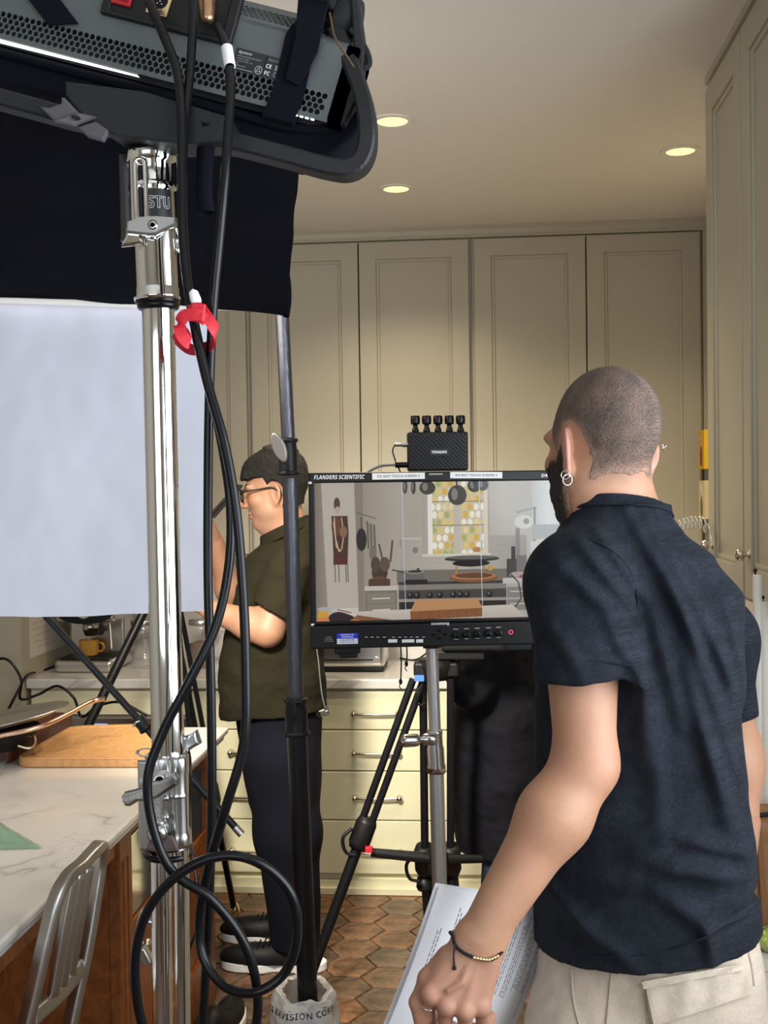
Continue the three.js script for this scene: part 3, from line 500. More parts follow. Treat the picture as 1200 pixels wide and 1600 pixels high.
  const hairC = (x, y, z) => { const [a, b, c] = hinv(x, y, z), h = hairD(a, b, c); return mix3(skinAt(x, y, z, [0.60, 0.36, 0.26]), [0.085, 0.068, 0.060], Math.min(0.94, h * (0.58 + 0.40 * speck(a, b, c)))); };
  part(man, 'cropped_hair', sdfMesh(hairF, ...hb, 0.0026, hairC), hairMat);
  const beardF = (x, y, z) => { const [a, b, c] = hinv(x, y, z), k = beardD(a, b, c); return Math.max(body(x, y, z) - 0.0008 - 0.007 * k * sst(-0.03, -0.08, b) + 0.002 * noise(a * 160, b * 90, c * 160), (0.3 - k) * 0.05); };
  const beardC = (x, y, z) => { const [a, b, c] = hinv(x, y, z), k = beardD(a, b, c); return mix3(skinAt(x, y, z), [0.022, 0.015, 0.011], Math.min(0.98, k * (1.0 + 0.3 * speck(a, b, c)))); };
  part(man, 'beard', sdfMesh(beardF, ...hb, 0.0026, beardC), hairMat);
  const at = (a, b, c) => V(a, b, c).applyMatrix4(HM);
  const lobe = at(0.0805, -0.047, -0.012);
  part(man, 'earring', new THREE.TorusGeometry(0.0078, 0.0006, 10, 36).rotateY(0.5).translate(lobe.x, lobe.y - 0.006, lobe.z + 0.003), M.silver);
  part(man, 'earring', new THREE.TorusGeometry(0.0060, 0.0006, 10, 36).rotateY(-0.1).translate(lobe.x - 0.003, lobe.y + 0.001, lobe.z + 0.003), M.silver);
  const re = at(-0.089, -0.004, -0.026); part(man, 'ear_stud', [ball(re, 0.0028), ball(re.clone().add(V(0.004, 0.002, 0)), 0.0018), ball(re.clone().add(V(-0.001, 0.004, 0.001)), 0.0018)], M.silver);
  const eb = at(0.038, 0.030, 0.083); part(man, 'brow_stud', [ball(eb, 0.0022), ball(eb.clone().add(V(-0.002, -0.006, 0)), 0.002)], M.gold);

  // t-shirt
  const SH = 0.006;
  const hemA = P(845, 1507, 1.70), hemB = P(1185, 1418, 1.80), hemM = P(970, 1513, 1.65);
  const hn = hemB.clone().sub(hemA).cross(V(0.15, -0.0, 1)).normalize(); if (hn.y > 0) hn.negate();
  const lsD = J.le.clone().sub(J.ls), lsl = lsD.length(); lsD.normalize(); const rsD = J.re.clone().sub(J.rs), rsl = rsD.length(); rsD.normalize();
  const lcut = P(916, 1062, 1.60), rcut = P(1168, 1128, 1.88);
  const lcn = V(0.06, -1, 0.05).normalize(), rcn = V(0.20, -1, 0.1).normalize();
  const nm = V(-0.05, -0.96, 0.22).normalize();
  const ringC = P(968, 789, 1.755);
  // drape lines: [x0, y0, x1, y1, width px, height m] as measured on the back of the shirt
  const folds = [[985, 800, 1085, 1010, 9, .006], [1010, 810, 1140, 1060, 9, .005], [1040, 900, 1165, 1240, 10, .006], [1000, 900, 1060, 1130, 10, .005], [1060, 1010, 1130, 1290, 11, .006], [990, 985, 1000, 1180, 12, .007], [1010, 1060, 1025, 1300, 13, .005], [1090, 1120, 1165, 1340, 12, .006],
    [930, 830, 1000, 930, 8, .005], [900, 845, 985, 950, 9, .005], [870, 880, 960, 960, 10, .005], [850, 960, 900, 1040, 11, .004], [940, 960, 985, 1040, 9, .005], [1030, 1385, 1110, 1440, 13, .008], [1000, 1330, 1160, 1365, 13, .008], [1060, 1300, 1170, 1330, 10, .006], [900, 1430, 990, 1500, 12, .005], [1090, 1420, 1105, 1490, 9, .006], [860, 1400, 930, 1470, 10, .005], [1110, 990, 1150, 1090, 9, .004], [1130, 940, 1178, 1100, 9, .004], [880, 1310, 960, 1260, 14, .005], [920, 1380, 1040, 1350, 14, .006]]
    .map(([a, b, c, d, w, h]) => { const p = P(a, b, D - 0.1), q = P(c, d, D - 0.1); return [p.x, p.y, q.x - p.x, q.y - p.y, w * K1 * 1.25, h]; });
  const fold = (x, y) => { let s = 0; for (const [ax, ay, dx, dy, w, h] of folds) { let t = ((x - ax) * dx + (y - ay) * dy) / (dx * dx + dy * dy); t = t < 0 ? 0 : t > 1 ? 1 : t; const ex = x - ax - dx * t, ey = y - ay - dy * t, q = (ex * ex + ey * ey) / (w * w); if (q < 9) s += 2.1 * h * Math.exp(-q) * (0.35 + 0.65 * Math.sin(Math.PI * (0.08 + 0.84 * t))); } return s; };
  const crease = P(1165, 1358, 1.8);
  const shirt = (x, y, z) => {
    let d = torso(x, y, z) - SH;
    let l = cap(x, y, z, J.ls, P(916, 1075, 1.615), 0.066, 0.073), r = cap(x, y, z, J.rs, P(1147, 1150, 1.93), 0.064, 0.043);
    const lc = (x - lcut.x) * lcn.x + (y - lcut.y) * lcn.y + (z - lcut.z) * lcn.z, rc = (x - rcut.x) * rcn.x + (y - rcut.y) * rcn.y + (z - rcut.z) * rcn.z;
    l = smin(l, cap(x, y, z, P(945, 868, 1.72), J.ls, 0.060, 0.066), 0.05); r = smin(r, cap(x, y, z, P(1005, 905, 1.80), J.rs, 0.058, 0.060), 0.05);
    l = smax(l, lc, 0.004); r = smax(r, rc, 0.004);
    d = smin(d, l, 0.018); d = smin(d, r, 0.055);
    d = smin(d, cap(x, y, z, P(966, 838, 1.755), P(985, 900, 1.76), 0.060, 0.10), 0.04); d = smin(d, Math.min(cap(x, y, z, P(955, 836, 1.75), J.ls, 0.050, 0.060), cap(x, y, z, P(980, 842, 1.77), J.rs, 0.048, 0.056)), 0.035);
    if (d < 0.03) { d -= fold(x, y) - 0.0022 * noise(x * 16, y * 9, z * 16) - 0.0008 * noise(x * 50, y * 40, z * 50); const c = y - crease.y - 0.28 * (x - crease.x); if (x > crease.x - 0.10) d += 0.010 * Math.exp(-c * c / 0.00012) * sst(crease.x - 0.10, crease.x - 0.02, x); }
    d = smax(d, (x - hemM.x) * hn.x + (y - hemM.y) * hn.y + (z - hemM.z) * hn.z, 0.004);
    const nc = -((x - ringC.x) * nm.x + (y - ringC.y) * nm.y + (z - ringC.z) * nm.z);
    d = smax(d, nc - 0.004 - 0.25 * Math.max(0, 0.075 - Math.hypot(x - J.nb.x, z - J.nb.z)) * 0, 0.006);
    return d;
  };
  const [slo, shi] = bounds([P(822, 770, 1.62), P(1195, 1520, 1.62), P(822, 770, 2.02), P(1205, 1520, 2.06), P(840, 1080, 1.5)], 0.02);
  const shirtTex = dataTex(256, (u, v) => { const w = 0.80 + 0.26 * fbm(u, v, 10, 61) + rr(-0.20, 0.20) + (rnd() < 0.0012 ? 1.2 : 0); return [w, w, w]; }, 4, true);
  M.navy = phys({ color: rgb(0.0165, 0.0205, 0.0300), map: shirtTex, roughness: 0.92, bumpMap: weaveTex, bumpScale: 0.0005, specularIntensity: 0.4, sheen: 0.4, sheenRoughness: 0.5, sheenColor: rgb(0.07, 0.083, 0.11) });
  part(man, 't_shirt', sdfMesh(shirt, slo, shi, 0.0052), M.navy);
  part(man, 'collar', sdfMesh((x, y, z) => Math.max(Math.min(neck(x, y, z) - 0.0065, shirt(x, y, z) - 0.003), -(neck(x, y, z) + 0.005), Math.abs((x - ringC.x) * nm.x + (y - ringC.y) * nm.y + (z - ringC.z) * nm.z - 0.0065) - 0.0095), V(ringC.x - 0.15, ringC.y - 0.06, ringC.z - 0.15), V(ringC.x + 0.15, ringC.y + 0.06, ringC.z + 0.15), 0.0024), M.navy);
  part(man, 'seam', seam(shirt, [[882, 836], [888, 822], [898, 810]], 1.3, 0.0016, -0.0006, 30), M.navy);
  part(man, 'seam', seam(shirt, [[838, 876], [860, 852], [882, 838], [920, 843], [955, 860], [982, 888], [994, 922], [998, 965]], 1.3, 0.0016, -0.0006, 40), M.navy);
  part(man, 'hem_stitching', seam(shirt, [[846, 1046], [880, 1036], [930, 1033], [986, 1040]], 1.3, 0.0014, -0.0006, 40), M.navy);
  part(man, 'hem_stitching', seam(shirt, [[850, 1478], [900, 1490], [960, 1496], [1040, 1484], [1110, 1462], [1170, 1432]], 1.3, 0.0014, -0.0006, 60), M.navy);
  part(man, 'hem_stitching', seam(shirt, [[1152, 1112], [1170, 1110], [1184, 1104]], 1.4, 0.0014, -0.0006, 20), M.navy);
  part(man, 'necklace', seam(body, [[965, 786], [978, 778], [995, 779], [1010, 786], [1024, 796]], 1.3, 0.0013, 0.002), M.gold);

  // trousers: seat and two legs
  const gy = 0;
  const seat = stackSdf([row(1430, 1010, 160, 0.118), row(1500, 1014, 168, 0.125), row(1600, 1010, 178, 0.130), row(1700, 1010, 185, 0.132), row(1760, 1010, 175, 0.12)], -TH);
  const hipL = P(935, 1640, 1.72), hipR = P(1090, 1640, 1.80), kL = V(hipL.x - 0.01, 0.50, hipL.z), kR = V(hipR.x + 0.02, 0.50, hipR.z - 0.02), aL = V(kL.x, 0.07, kL.z + 0.01), aR = V(kR.x + 0.01, 0.07, kR.z);
  const trousers = (x, y, z) => {
    let d = seat(x, y, z); d = smin(d, Math.min(smin(cap(x, y, z, hipL, kL, 0.105, 0.078), cap(x, y, z, kL, aL, 0.078, 0.068), 0.03), smin(cap(x, y, z, hipR, kR, 0.105, 0.078), cap(x, y, z, kR, aR, 0.078, 0.068), 0.03)), 0.05);
    if (d < 0.03) d -= 0.004 * noise(x * 14, y * 7, z * 14) + 0.0012 * noise(x * 50, y * 34, z * 50);
    return Math.max(d, 0.075 - y);
  };
  const khakiTex = dataTex(256, (u, v) => { const w = 0.94 + 0.10 * fbm(u, v, 9, 91) + rr(-0.05, 0.05); return [w, w, w]; }, 4, true);
  M.khaki = mat({ color: rgb(0.54, 0.445, 0.345), map: khakiTex, roughness: 0.85, bumpMap: weaveTex, bumpScale: 0.0005 });
  const [tlo, thi] = bounds([P(835, 1440, 1.6), P(1210, 1440, 1.98), aL, aR, hipL, hipR], 0.14); tlo.y = 0.06; thi.y = P(1000, 1445, 1.7).y;
  part(man, 'trousers', sdfMesh(trousers, tlo, thi, 0.008), M.khaki);
  // pocket flap and panels laid on the trousers
  const patch = (corners, nu, nv, off, thick, d0 = 1.3) => {
    const A = [], Bk = [];
    for (let j = 0; j <= nv; j++) for (let i = 0; i <= nu; i++) {
      const u = i / nu, v = j / nv, x = mix(mix(corners[0][0], corners[1][0], u), mix(corners[3][0], corners[2][0], u), v), y = mix(mix(corners[0][1], corners[1][1], u), mix(corners[3][1], corners[2][1], u), v);
      const p = onBody(trousers, x, y, d0, off + 0.0016 * Math.sin(u * 17 + v * 3)); if (!p) return null; A.push(p); const q = p.clone().sub(camera.position).normalize().multiplyScalar(thick); Bk.push(p.clone().add(q));
    }
    const pos = [], idx = [], n = A.length, W = nu + 1; for (const p of [...A, ...Bk]) pos.push(p.x, p.y, p.z);
    for (let j = 0; j < nv; j++) for (let i = 0; i < nu; i++) { const a = j * W + i, b = a + 1, c = a + W, d = c + 1; idx.push(a, c, b, b, c, d, n + a, n + b, n + c, n + b, n + d, n + c); }
    const ring = []; for (let i = 0; i < nu; i++) ring.push(i); for (let j = 0; j < nv; j++) ring.push(j * W + nu); for (let i = nu; i > 0; i--) ring.push(nv * W + i); for (let j = nv; j > 0; j--) ring.push(j * W);
    ring.forEach((a, k) => { const b = ring[(k + 1) % ring.length]; idx.push(a, b, n + a, b, n + b, n + a); });
    const g = new THREE.BufferGeometry(); g.setAttribute('position', new THREE.Float32BufferAttribute(pos, 3)); g.setIndex(idx); const f = g.toNonIndexed(); f.computeVertexNormals(); return uvm(f);
  };
  const flap = patch([[1008, 1540], [1160, 1512], [1180, 1552], [1022, 1604]], 26, 10, 0.009, 0.008); if (flap) part(man, 'pocket_flap', flap, M.khaki);
  const band = patch([[1002, 1534], [1160, 1506], [1162, 1516], [1006, 1546]], 26, 3, 0.013, 0.010); if (band) part(man, 'flap_band', band, M.khaki);
  for (const pts of [[[893, 1514], [896, 1560], [905, 1600], [920, 1640]], [[956, 1516], [952, 1560], [946, 1620]], [[1006, 1530], [1010, 1580], [1018, 1640]], [[1162, 1470], [1172, 1500], [1178, 1540]]]) { const g = pts.map(([x, y]) => onBody(trousers, x, y, 1.3, 0)).filter(Boolean); if (g.length > 2) part(man, 'seam', tube(g, 0.002, 30, 6), M.khaki); }
  for (const [f, a] of [['L', aL], ['R', aR]]) part(man, 'shoe', sdfMesh((x, y, z) => Math.max(smin(ell(x, y, z, a.x, 0.05, a.z + 0.0, 0.046, 0.055, 0.06), ell(x, y, z, a.x - 0.05, 0.035, a.z - 0.10, 0.050, 0.042, 0.10), 0.05), 0.002 - y), V(a.x - 0.14, -0.004, a.z - 0.24), V(a.x + 0.1, 0.12, a.z + 0.1), 0.007), M.black);
  // beaded cord bracelet
  const wristF = (x, y, z) => Math.min(arms(x, y, z), handF(x, y, z)), bp = [[707, 1462], [711, 1476], [722, 1487], [738, 1495], [756, 1500], [770, 1499], [780, 1492]];
  const bf = bp.map(([x, y]) => onBody(wristF, x, y, 1.3, 0.002)).filter(Boolean), dd = -bf[3].z;
  part(man, 'bracelet', tube([...bf, P(786, 1482, dd + 0.03), P(772, 1474, dd + 0.066), P(740, 1466, dd + 0.07), P(712, 1458, dd + 0.05), P(703, 1457, dd + 0.03)], 0.0023, 90, 8, true), M.black);
  for (let k = 0; k < 9; k++) { const p = onBody(wristF, 741 + k * 4.6, 1496.5 + 3.4 * Math.sin(k / 8 * 2.6) - (k > 5 ? (k - 5) * 1.3 : 0), 1.3, 0.0035); if (p) part(man, 'bracelet_bead', ball(p, 0.0025), M.gold); }
  const c0 = onBody(wristF, 711, 1474, 1.3, 0.003) ?? P(711, 1472, 1.53); part(man, 'bracelet_cord', [tube([c0, c0.clone().add(V(-0.002, -0.012, 0.006)), c0.clone().add(V(-0.001, -0.028, 0.008))], 0.0012, 12, 6), ball(c0.clone().add(V(-0.001, -0.03, 0.008)), 0.003)], M.black);
  const rg = fingers[0][0].clone().lerp(fingers[0][1], 0.45), rd = fingers[0][1].clone().sub(fingers[0][0]).normalize(); part(man, 'ring', toAxis(new THREE.TorusGeometry(0.0112, 0.0013, 8, 30).rotateX(Math.PI / 2), rg, rg.clone().add(rd)), M.silver);

  // the pages in his hand
  const pg = canvasTex(700, 900, (x, w, h) => {
    x.fillStyle = '#ffffff'; x.fillRect(0, 0, w, h); x.fillStyle = '#4a4a58';
    const block = (y0, n, a, b) => { for (let r = 0; r < n; r++) { let u = a + (r % 3) * 6; const e = b - rr(0, 120); while (u < e) { const L = rr(6, 34); x.fillRect(u, y0 + r * 17, L, 5); u += L + 6; } } };
    x.fillRect(60, 50, 240, 4); block(60, 2, 200, 560); block(120, 4, 220, 660); block(215, 3, 180, 640); block(290, 5, 200, 680); block(400, 3, 180, 640); block(480, 4, 200, 660); block(575, 5, 150, 680); block(690, 3, 150, 640); block(800, 2, 160, 500);
  });
  const pageM = mat({ map: pg, color: rgb(0.86, 0.86, 0.9), roughness: 0.9 });
  // 0.216 x 0.279 m sheets; u runs down the long side as seen, v to the right
  const o = P(699, 1392, 1.635), ud = P(640, 1576, 1.615).sub(o).normalize(), vd0 = P(843, 1452, 1.785).sub(o).normalize(), nd = vd0.clone().cross(ud).normalize().negate(), vd = ud.clone().cross(nd).normalize(); if (vd.x < 0) vd.negate(); if (nd.z < 0) nd.negate();
  const sheet = (dz, sk) => {
    const N = 12, g = new THREE.BoxGeometry(1, 1, 0.0006, N, N, 1), p = g.attributes.position;
    for (let i = 0; i < p.count; i++) { const a = p.getX(i) + 0.5, b = 0.5 - p.getY(i), q = o.clone().addScaledVector(vd, a * 0.279 + sk).addScaledVector(ud, b * 0.216 + sk * 0.6).addScaledVector(nd, p.getZ(i) - 0.018 - dz + 0.010 * Math.sin(a * 2.4) * 1 - 0.012 * b * b - 0.04 * Math.max(0, a - 0.6) ** 2); p.setXYZ(i, q.x, q.y, q.z); }
    // print runs along the long side
    const uv = g.attributes.uv; for (let i = 0; i < uv.count; i++) { const a = uv.getX(i), b = uv.getY(i); uv.setXY(i, b, a); }
    g.computeVertexNormals(); return g;
  };
  const stack = thing('script_pages', 'stapled white printed pages held in the left hand of the man in navy', 'paper', P(720, 1500, 1.60));
  part(stack, 'front_page', sheet(0, 0), pageM); part(stack, 'back_page', sheet(0.003, 0.004), M.paper); part(stack, 'back_page', sheet(0.006, -0.003), M.paper);
}
// ---------------------------------------------------------------- island and what stands on it
const IX = -0.845, IT = 0.90;
{
  single('island_worktop', 'white marble worktop of the wooden island under the chopping boards', 'worktop', uvm(gm([rbox(-2.0, IX, IT - 0.022, IT, -3.74, -1.2, 0.008, 3), rbox(-2.0, IX - 0.012, IT - 0.042, IT - 0.020, -3.728, -1.2, 0.009, 3)])), M.marble);
  const isl = thing('kitchen_island', 'brown wooden kitchen island with a kneehole, under the marble worktop', 'island', V(-1.4, 0, -2.6));
  const X = IX - 0.05, zs = -2.72, ze = -3.69;                 // cabinet end zs .. ze, kneehole nearer
  part(isl, 'carcass', uvm(gm([rbox(-1.95, X - 0.02, 0.06, IT - 0.043, ze, zs, 0.003), rbox(-1.95, -1.42, 0.06, IT - 0.043, zs, -1.25, 0.003)])), M.oak);
  part(isl, 'apron', uvm(rbox(-1.44, X - 0.002, IT - 0.105, IT - 0.043, zs, -1.25, 0.004)), M.oak);
  part(isl, 'rail', uvm(rbox(X - 0.022, X, IT - 0.085, IT - 0.043, ze + 0.03, zs - 0.06, 0.003)), M.oak);
  part(isl, 'rail', uvm(rbox(X - 0.022, X + 0.004, 0.565, 0.60, ze + 0.03, zs - 0.06, 0.004)), M.oak);
  part(isl, 'rail', uvm(rbox(X - 0.022, X, 0.06, 0.13, ze + 0.03, zs - 0.06, 0.004)), M.oak);
  part(isl, 'post', uvm(gm([rbox(X - 0.03, X + 0.006, 0.02, IT - 0.043, zs - 0.10, zs, 0.006), rbox(X - 0.02, X + 0.010, 0.10, IT - 0.12, zs - 0.080, zs - 0.055, 0.005), rbox(X - 0.02, X + 0.010, 0.10, IT - 0.12, zs - 0.045, zs - 0.020, 0.005)])), M.oak);
  part(isl, 'post', uvm(rbox(X - 0.03, X + 0.006, 0.02, IT - 0.043, ze, ze + 0.09, 0.006)), M.oak);
  part(isl, 'plinth', uvm(box(-1.93, X - 0.05, 0, 0.06, ze + 0.03, zs - 0.03)), M.darkWood);
  const dr = part(isl, 'drawer', rbox(X - 0.02, X - 0.002, 0.605, IT - 0.09, ze + 0.095, zs - 0.105, 0.003), mat({ color: rgb(0.55, 0.54, 0.48), metalness: 0.9, roughness: 0.07 }));
  const hw = V(X + 0.026, 0.745, -3.2), wp = worldPos(dr);
  dr.add(meshOf('handle', gm([tube([V(X, 0.745, -3.28), V(X + 0.022, 0.742, -3.27), hw.clone(), V(X + 0.022, 0.742, -3.13), V(X, 0.745, -3.12)], 0.006, 30, 8), ball(V(X + 0.024, 0.735, -3.2), 0.012, [1, 1.5, 1]), ball(V(X + 0.012, 0.745, -3.28), 0.012), ball(V(X + 0.012, 0.745, -3.12), 0.012)]).translate(-wp.x, -wp.y, -wp.z), M.nickel));
  const dz0 = ze + 0.095, dz1 = zs - 0.105, dw = dz1 - dz0, dg = extr(rect(-dw / 2, dw / 2, 0.135, 0.56), 0.022, 0.003, [rect(-dw / 2 + 0.08, dw / 2 - 0.08, 0.215, 0.48)]).rotateY(Math.PI / 2).translate(X - 0.02, 0, (dz0 + dz1) / 2);
  const d = part(isl, 'door', uvm(gm([dg])), M.oak), w2 = worldPos(d);
  d.add(meshOf('panel', uvm(rbox(X - 0.02, X - 0.008, 0.21, 0.485, dz0 + 0.075, dz1 - 0.075, 0.004)).translate(-w2.x, -w2.y, -w2.z), M.oak));
  d.add(meshOf('knob', knobGeo().rotateY(Math.PI / 2).translate(X + 0.001, 0.52, dz1 - 0.05).translate(-w2.x, -w2.y, -w2.z), M.nickel));
}
{ // boards, pan, bag
  const c = z => z;
  const top = (px, py, h = IT) => { const p = P(px, py, 1), k = (h - EYE) / (p.y - EYE); return p.sub(camera.position).multiplyScalar(k).add(camera.position); };
  // bamboo board: rounded slab with a juice groove
  const A = [top(22, 1200), top(250, 1200), top(255, 1143), top(112, 1147)];
  const rs = (pts, r) => { const s = new THREE.Shape(), n = pts.length; pts.forEach((p, i) => { const a = pts[(i + n - 1) % n], b = pts[(i + 1) % n], va = [a[0] - p[0], a[1] - p[1]], vb = [b[0] - p[0], b[1] - p[1]], la = Math.hypot(...va), lb = Math.hypot(...vb), q0 = [p[0] + va[0] / la * r, p[1] + va[1] / la * r], q1 = [p[0] + vb[0] / lb * r, p[1] + vb[1] / lb * r]; i ? s.lineTo(...q0) : s.moveTo(...q0); s.quadraticCurveTo(p[0], p[1], ...q1); }); s.closePath(); return s; };
  const inset = (pts, d) => { const cx = pts.reduce((a, p) => a + p[0], 0) / pts.length, cy = pts.reduce((a, p) => a + p[1], 0) / pts.length; return pts.map(p => { const L = Math.hypot(p[0] - cx, p[1] - cy); return [mix(p[0], cx, d / L), mix(p[1], cy, d / L)]; }); };
  const slab = (pts, r, y0, y1, bev, hole) => { const s = rs(pts, r); if (hole) s.holes.push(rs(hole, r * 0.8)); return new THREE.ExtrudeGeometry(s, { depth: y1 - y0 - 2 * bev, bevelEnabled: true, bevelSize: bev, bevelThickness: bev, bevelOffset: -bev, bevelSegments: 3, curveSegments: 10 }).rotateX(-Math.PI / 2).translate(0, y0 + bev, 0); };
  const q = [[-1.63, 3.30], [-1.09, 3.16], [-1.00, 3.56], [-1.50, 3.69]].map(p => [p[0], p[1]]);
  const bb = [A[0], A[1], A[2], A[3]].map(p => [p.x, -p.z]);
  const board = thing('cutting_board', 'pale bamboo cutting board with a groove, lying on the marble island', 'cutting board', V((bb[0][0] + bb[2][0]) / 2, IT, -(bb[0][1] + bb[2][1]) / 2));
  part(board, 'slab', uvm(slab(bb, 0.05, IT + 0.0005, IT + 0.024, 0.005), 1), M.bamboo);
  part(board, 'rim', uvm(slab(bb, 0.05, IT + 0.022, IT + 0.028, 0.0025, inset(bb, 0.035))), M.bamboo);
  part(board, 'field', uvm(slab(inset(bb, 0.05), 0.04, IT + 0.022, IT + 0.027, 0.0025)), M.bamboo);
  // dark walnut board under the pan
  const B = [top(-60, 1200), top(18, 1193), top(115, 1133), top(0, 1128)].map(p => [p.x, -p.z]);
  single('butcher_block', 'dark brown butcher block under the black pan on the island', 'cutting board', uvm(slab(B, 0.015, IT + 0.0005, IT + 0.042, 0.004)), M.darkWood);
  const pc = top(-20, 1165, IT + 0.045), pan = thing('frying_pan', 'black pan on the dark butcher block at the left edge', 'pan', V(pc.x, IT + 0.0425, pc.z));
  const prof = [[0.0001, 0], [0.11, 0], [0.125, 0.008], [0.150, 0.05], [0.153, 0.052], [0.150, 0.054], [0.146, 0.05], [0.121, 0.012], [0.0001, 0.006]].map(p => new THREE.Vector2(...p));
  part(pan, 'body', new THREE.LatheGeometry(prof, 48).translate(pc.x, IT + 0.0425, pc.z), M.black);
  const hb = V(pc.x + 0.135, IT + 0.075, pc.z + 0.05);
  part(pan, 'handle', tube([hb.clone().add(V(-0.005, 0.008, -0.02)), hb.clone().add(V(0.022, 0.004, -0.014)), hb.clone().add(V(0.028, -0.014, 0.0)), hb.clone().add(V(0.018, -0.022, 0.014)), hb.clone().add(V(-0.012, -0.014, 0.020))], 0.0045, 30, 8), M.nickel);
  // copper pan laid upside down over it: shallow rim and long handle
  const e0 = P(-30, 1135, 3.35), e1 = P(128, 1102, 3.35), tip = P(165, 1092, 3.32), sd = thing('skillet', 'shallow copper skillet with a long handle resting across the black pan', 'pan', e0.clone().lerp(e1, 0.5));
  const cc = V(mix(pc.x, e1.x, 0.25), IT + 0.118, pc.z + 0.02), tilt = new THREE.Matrix4().makeRotationZ(0.17);
  const copper = mat({ color: rgb(0.72, 0.50, 0.38), metalness: 1, roughness: 0.22 });
  part(sd, 'body', [new THREE.LatheGeometry([[0.0001, 0.0], [0.14, 0.0], [0.168, 0.010], [0.185, 0.013], [0.186, 0.016], [0.168, 0.0135], [0.138, 0.004], [0.0001, 0.004]].map(p => new THREE.Vector2(...p)), 56).applyMatrix4(tilt).translate(cc.x, cc.y, cc.z)], M.steel);
  const hs = V(cc.x + 0.15, cc.y + 0.022, cc.z - 0.02);
  part(sd, 'handle', tube([V(cc.x + 0.02, cc.y - 0.016, cc.z + 0.13), V(cc.x + 0.14, cc.y + 0.004, cc.z + 0.07), V(tip.x - 0.03, tip.y - 0.004, tip.z), tip], 0.0075, 40, 10), copper);
  // green film bag
  const g0 = [top(-50, 1280), top(5, 1290), top(66, 1327), top(-40, 1330)], gN = 16, gp = new THREE.PlaneGeometry(1, 1, gN, gN), pp = gp.attributes.position;
  for (let i = 0; i < pp.count; i++) { const u = pp.getX(i) + 0.5, v = 0.5 - pp.getY(i), a = g0[0].clone().lerp(g0[1], u), b = g0[3].clone().lerp(g0[2], u), r = a.lerp(b, v), e = Math.min(u + 0.12, 1 - u, v + 0.02, 1 - v); pp.setXYZ(i, r.x, IT + 0.003 + 0.04 * Math.max(0, e) * (1.1 + 1.2 * noise(u * 5, v * 5, 3)) + 0.004 * Math.abs(noise(u * 14, v * 14, 1)), r.z); }
  gp.computeVertexNormals();
  single('plastic_bag', 'thin crumpled green plastic bag on the marble beside the chair', 'plastic bag', gp, phys({ color: rgb(0.42, 0.62, 0.50), transmission: 0.6, thickness: 0, roughness: 0.25, side: THREE.DoubleSide, clearcoat: 0.6 }));
  const gb = [top(-40, 1235), top(-6, 1228), top(10, 1193), top(-30, 1193)].map(p => [p.x, -p.z]);
  single('glass_board', 'pale glass board at the left edge of the island top', 'board', slab(gb, 0.01, IT + 0.0005, IT + 0.012, 0.002), phys({ color: rgb(0.7, 0.75, 0.75), roughness: 0.1, transmission: 0.5, thickness: 0 }));
}
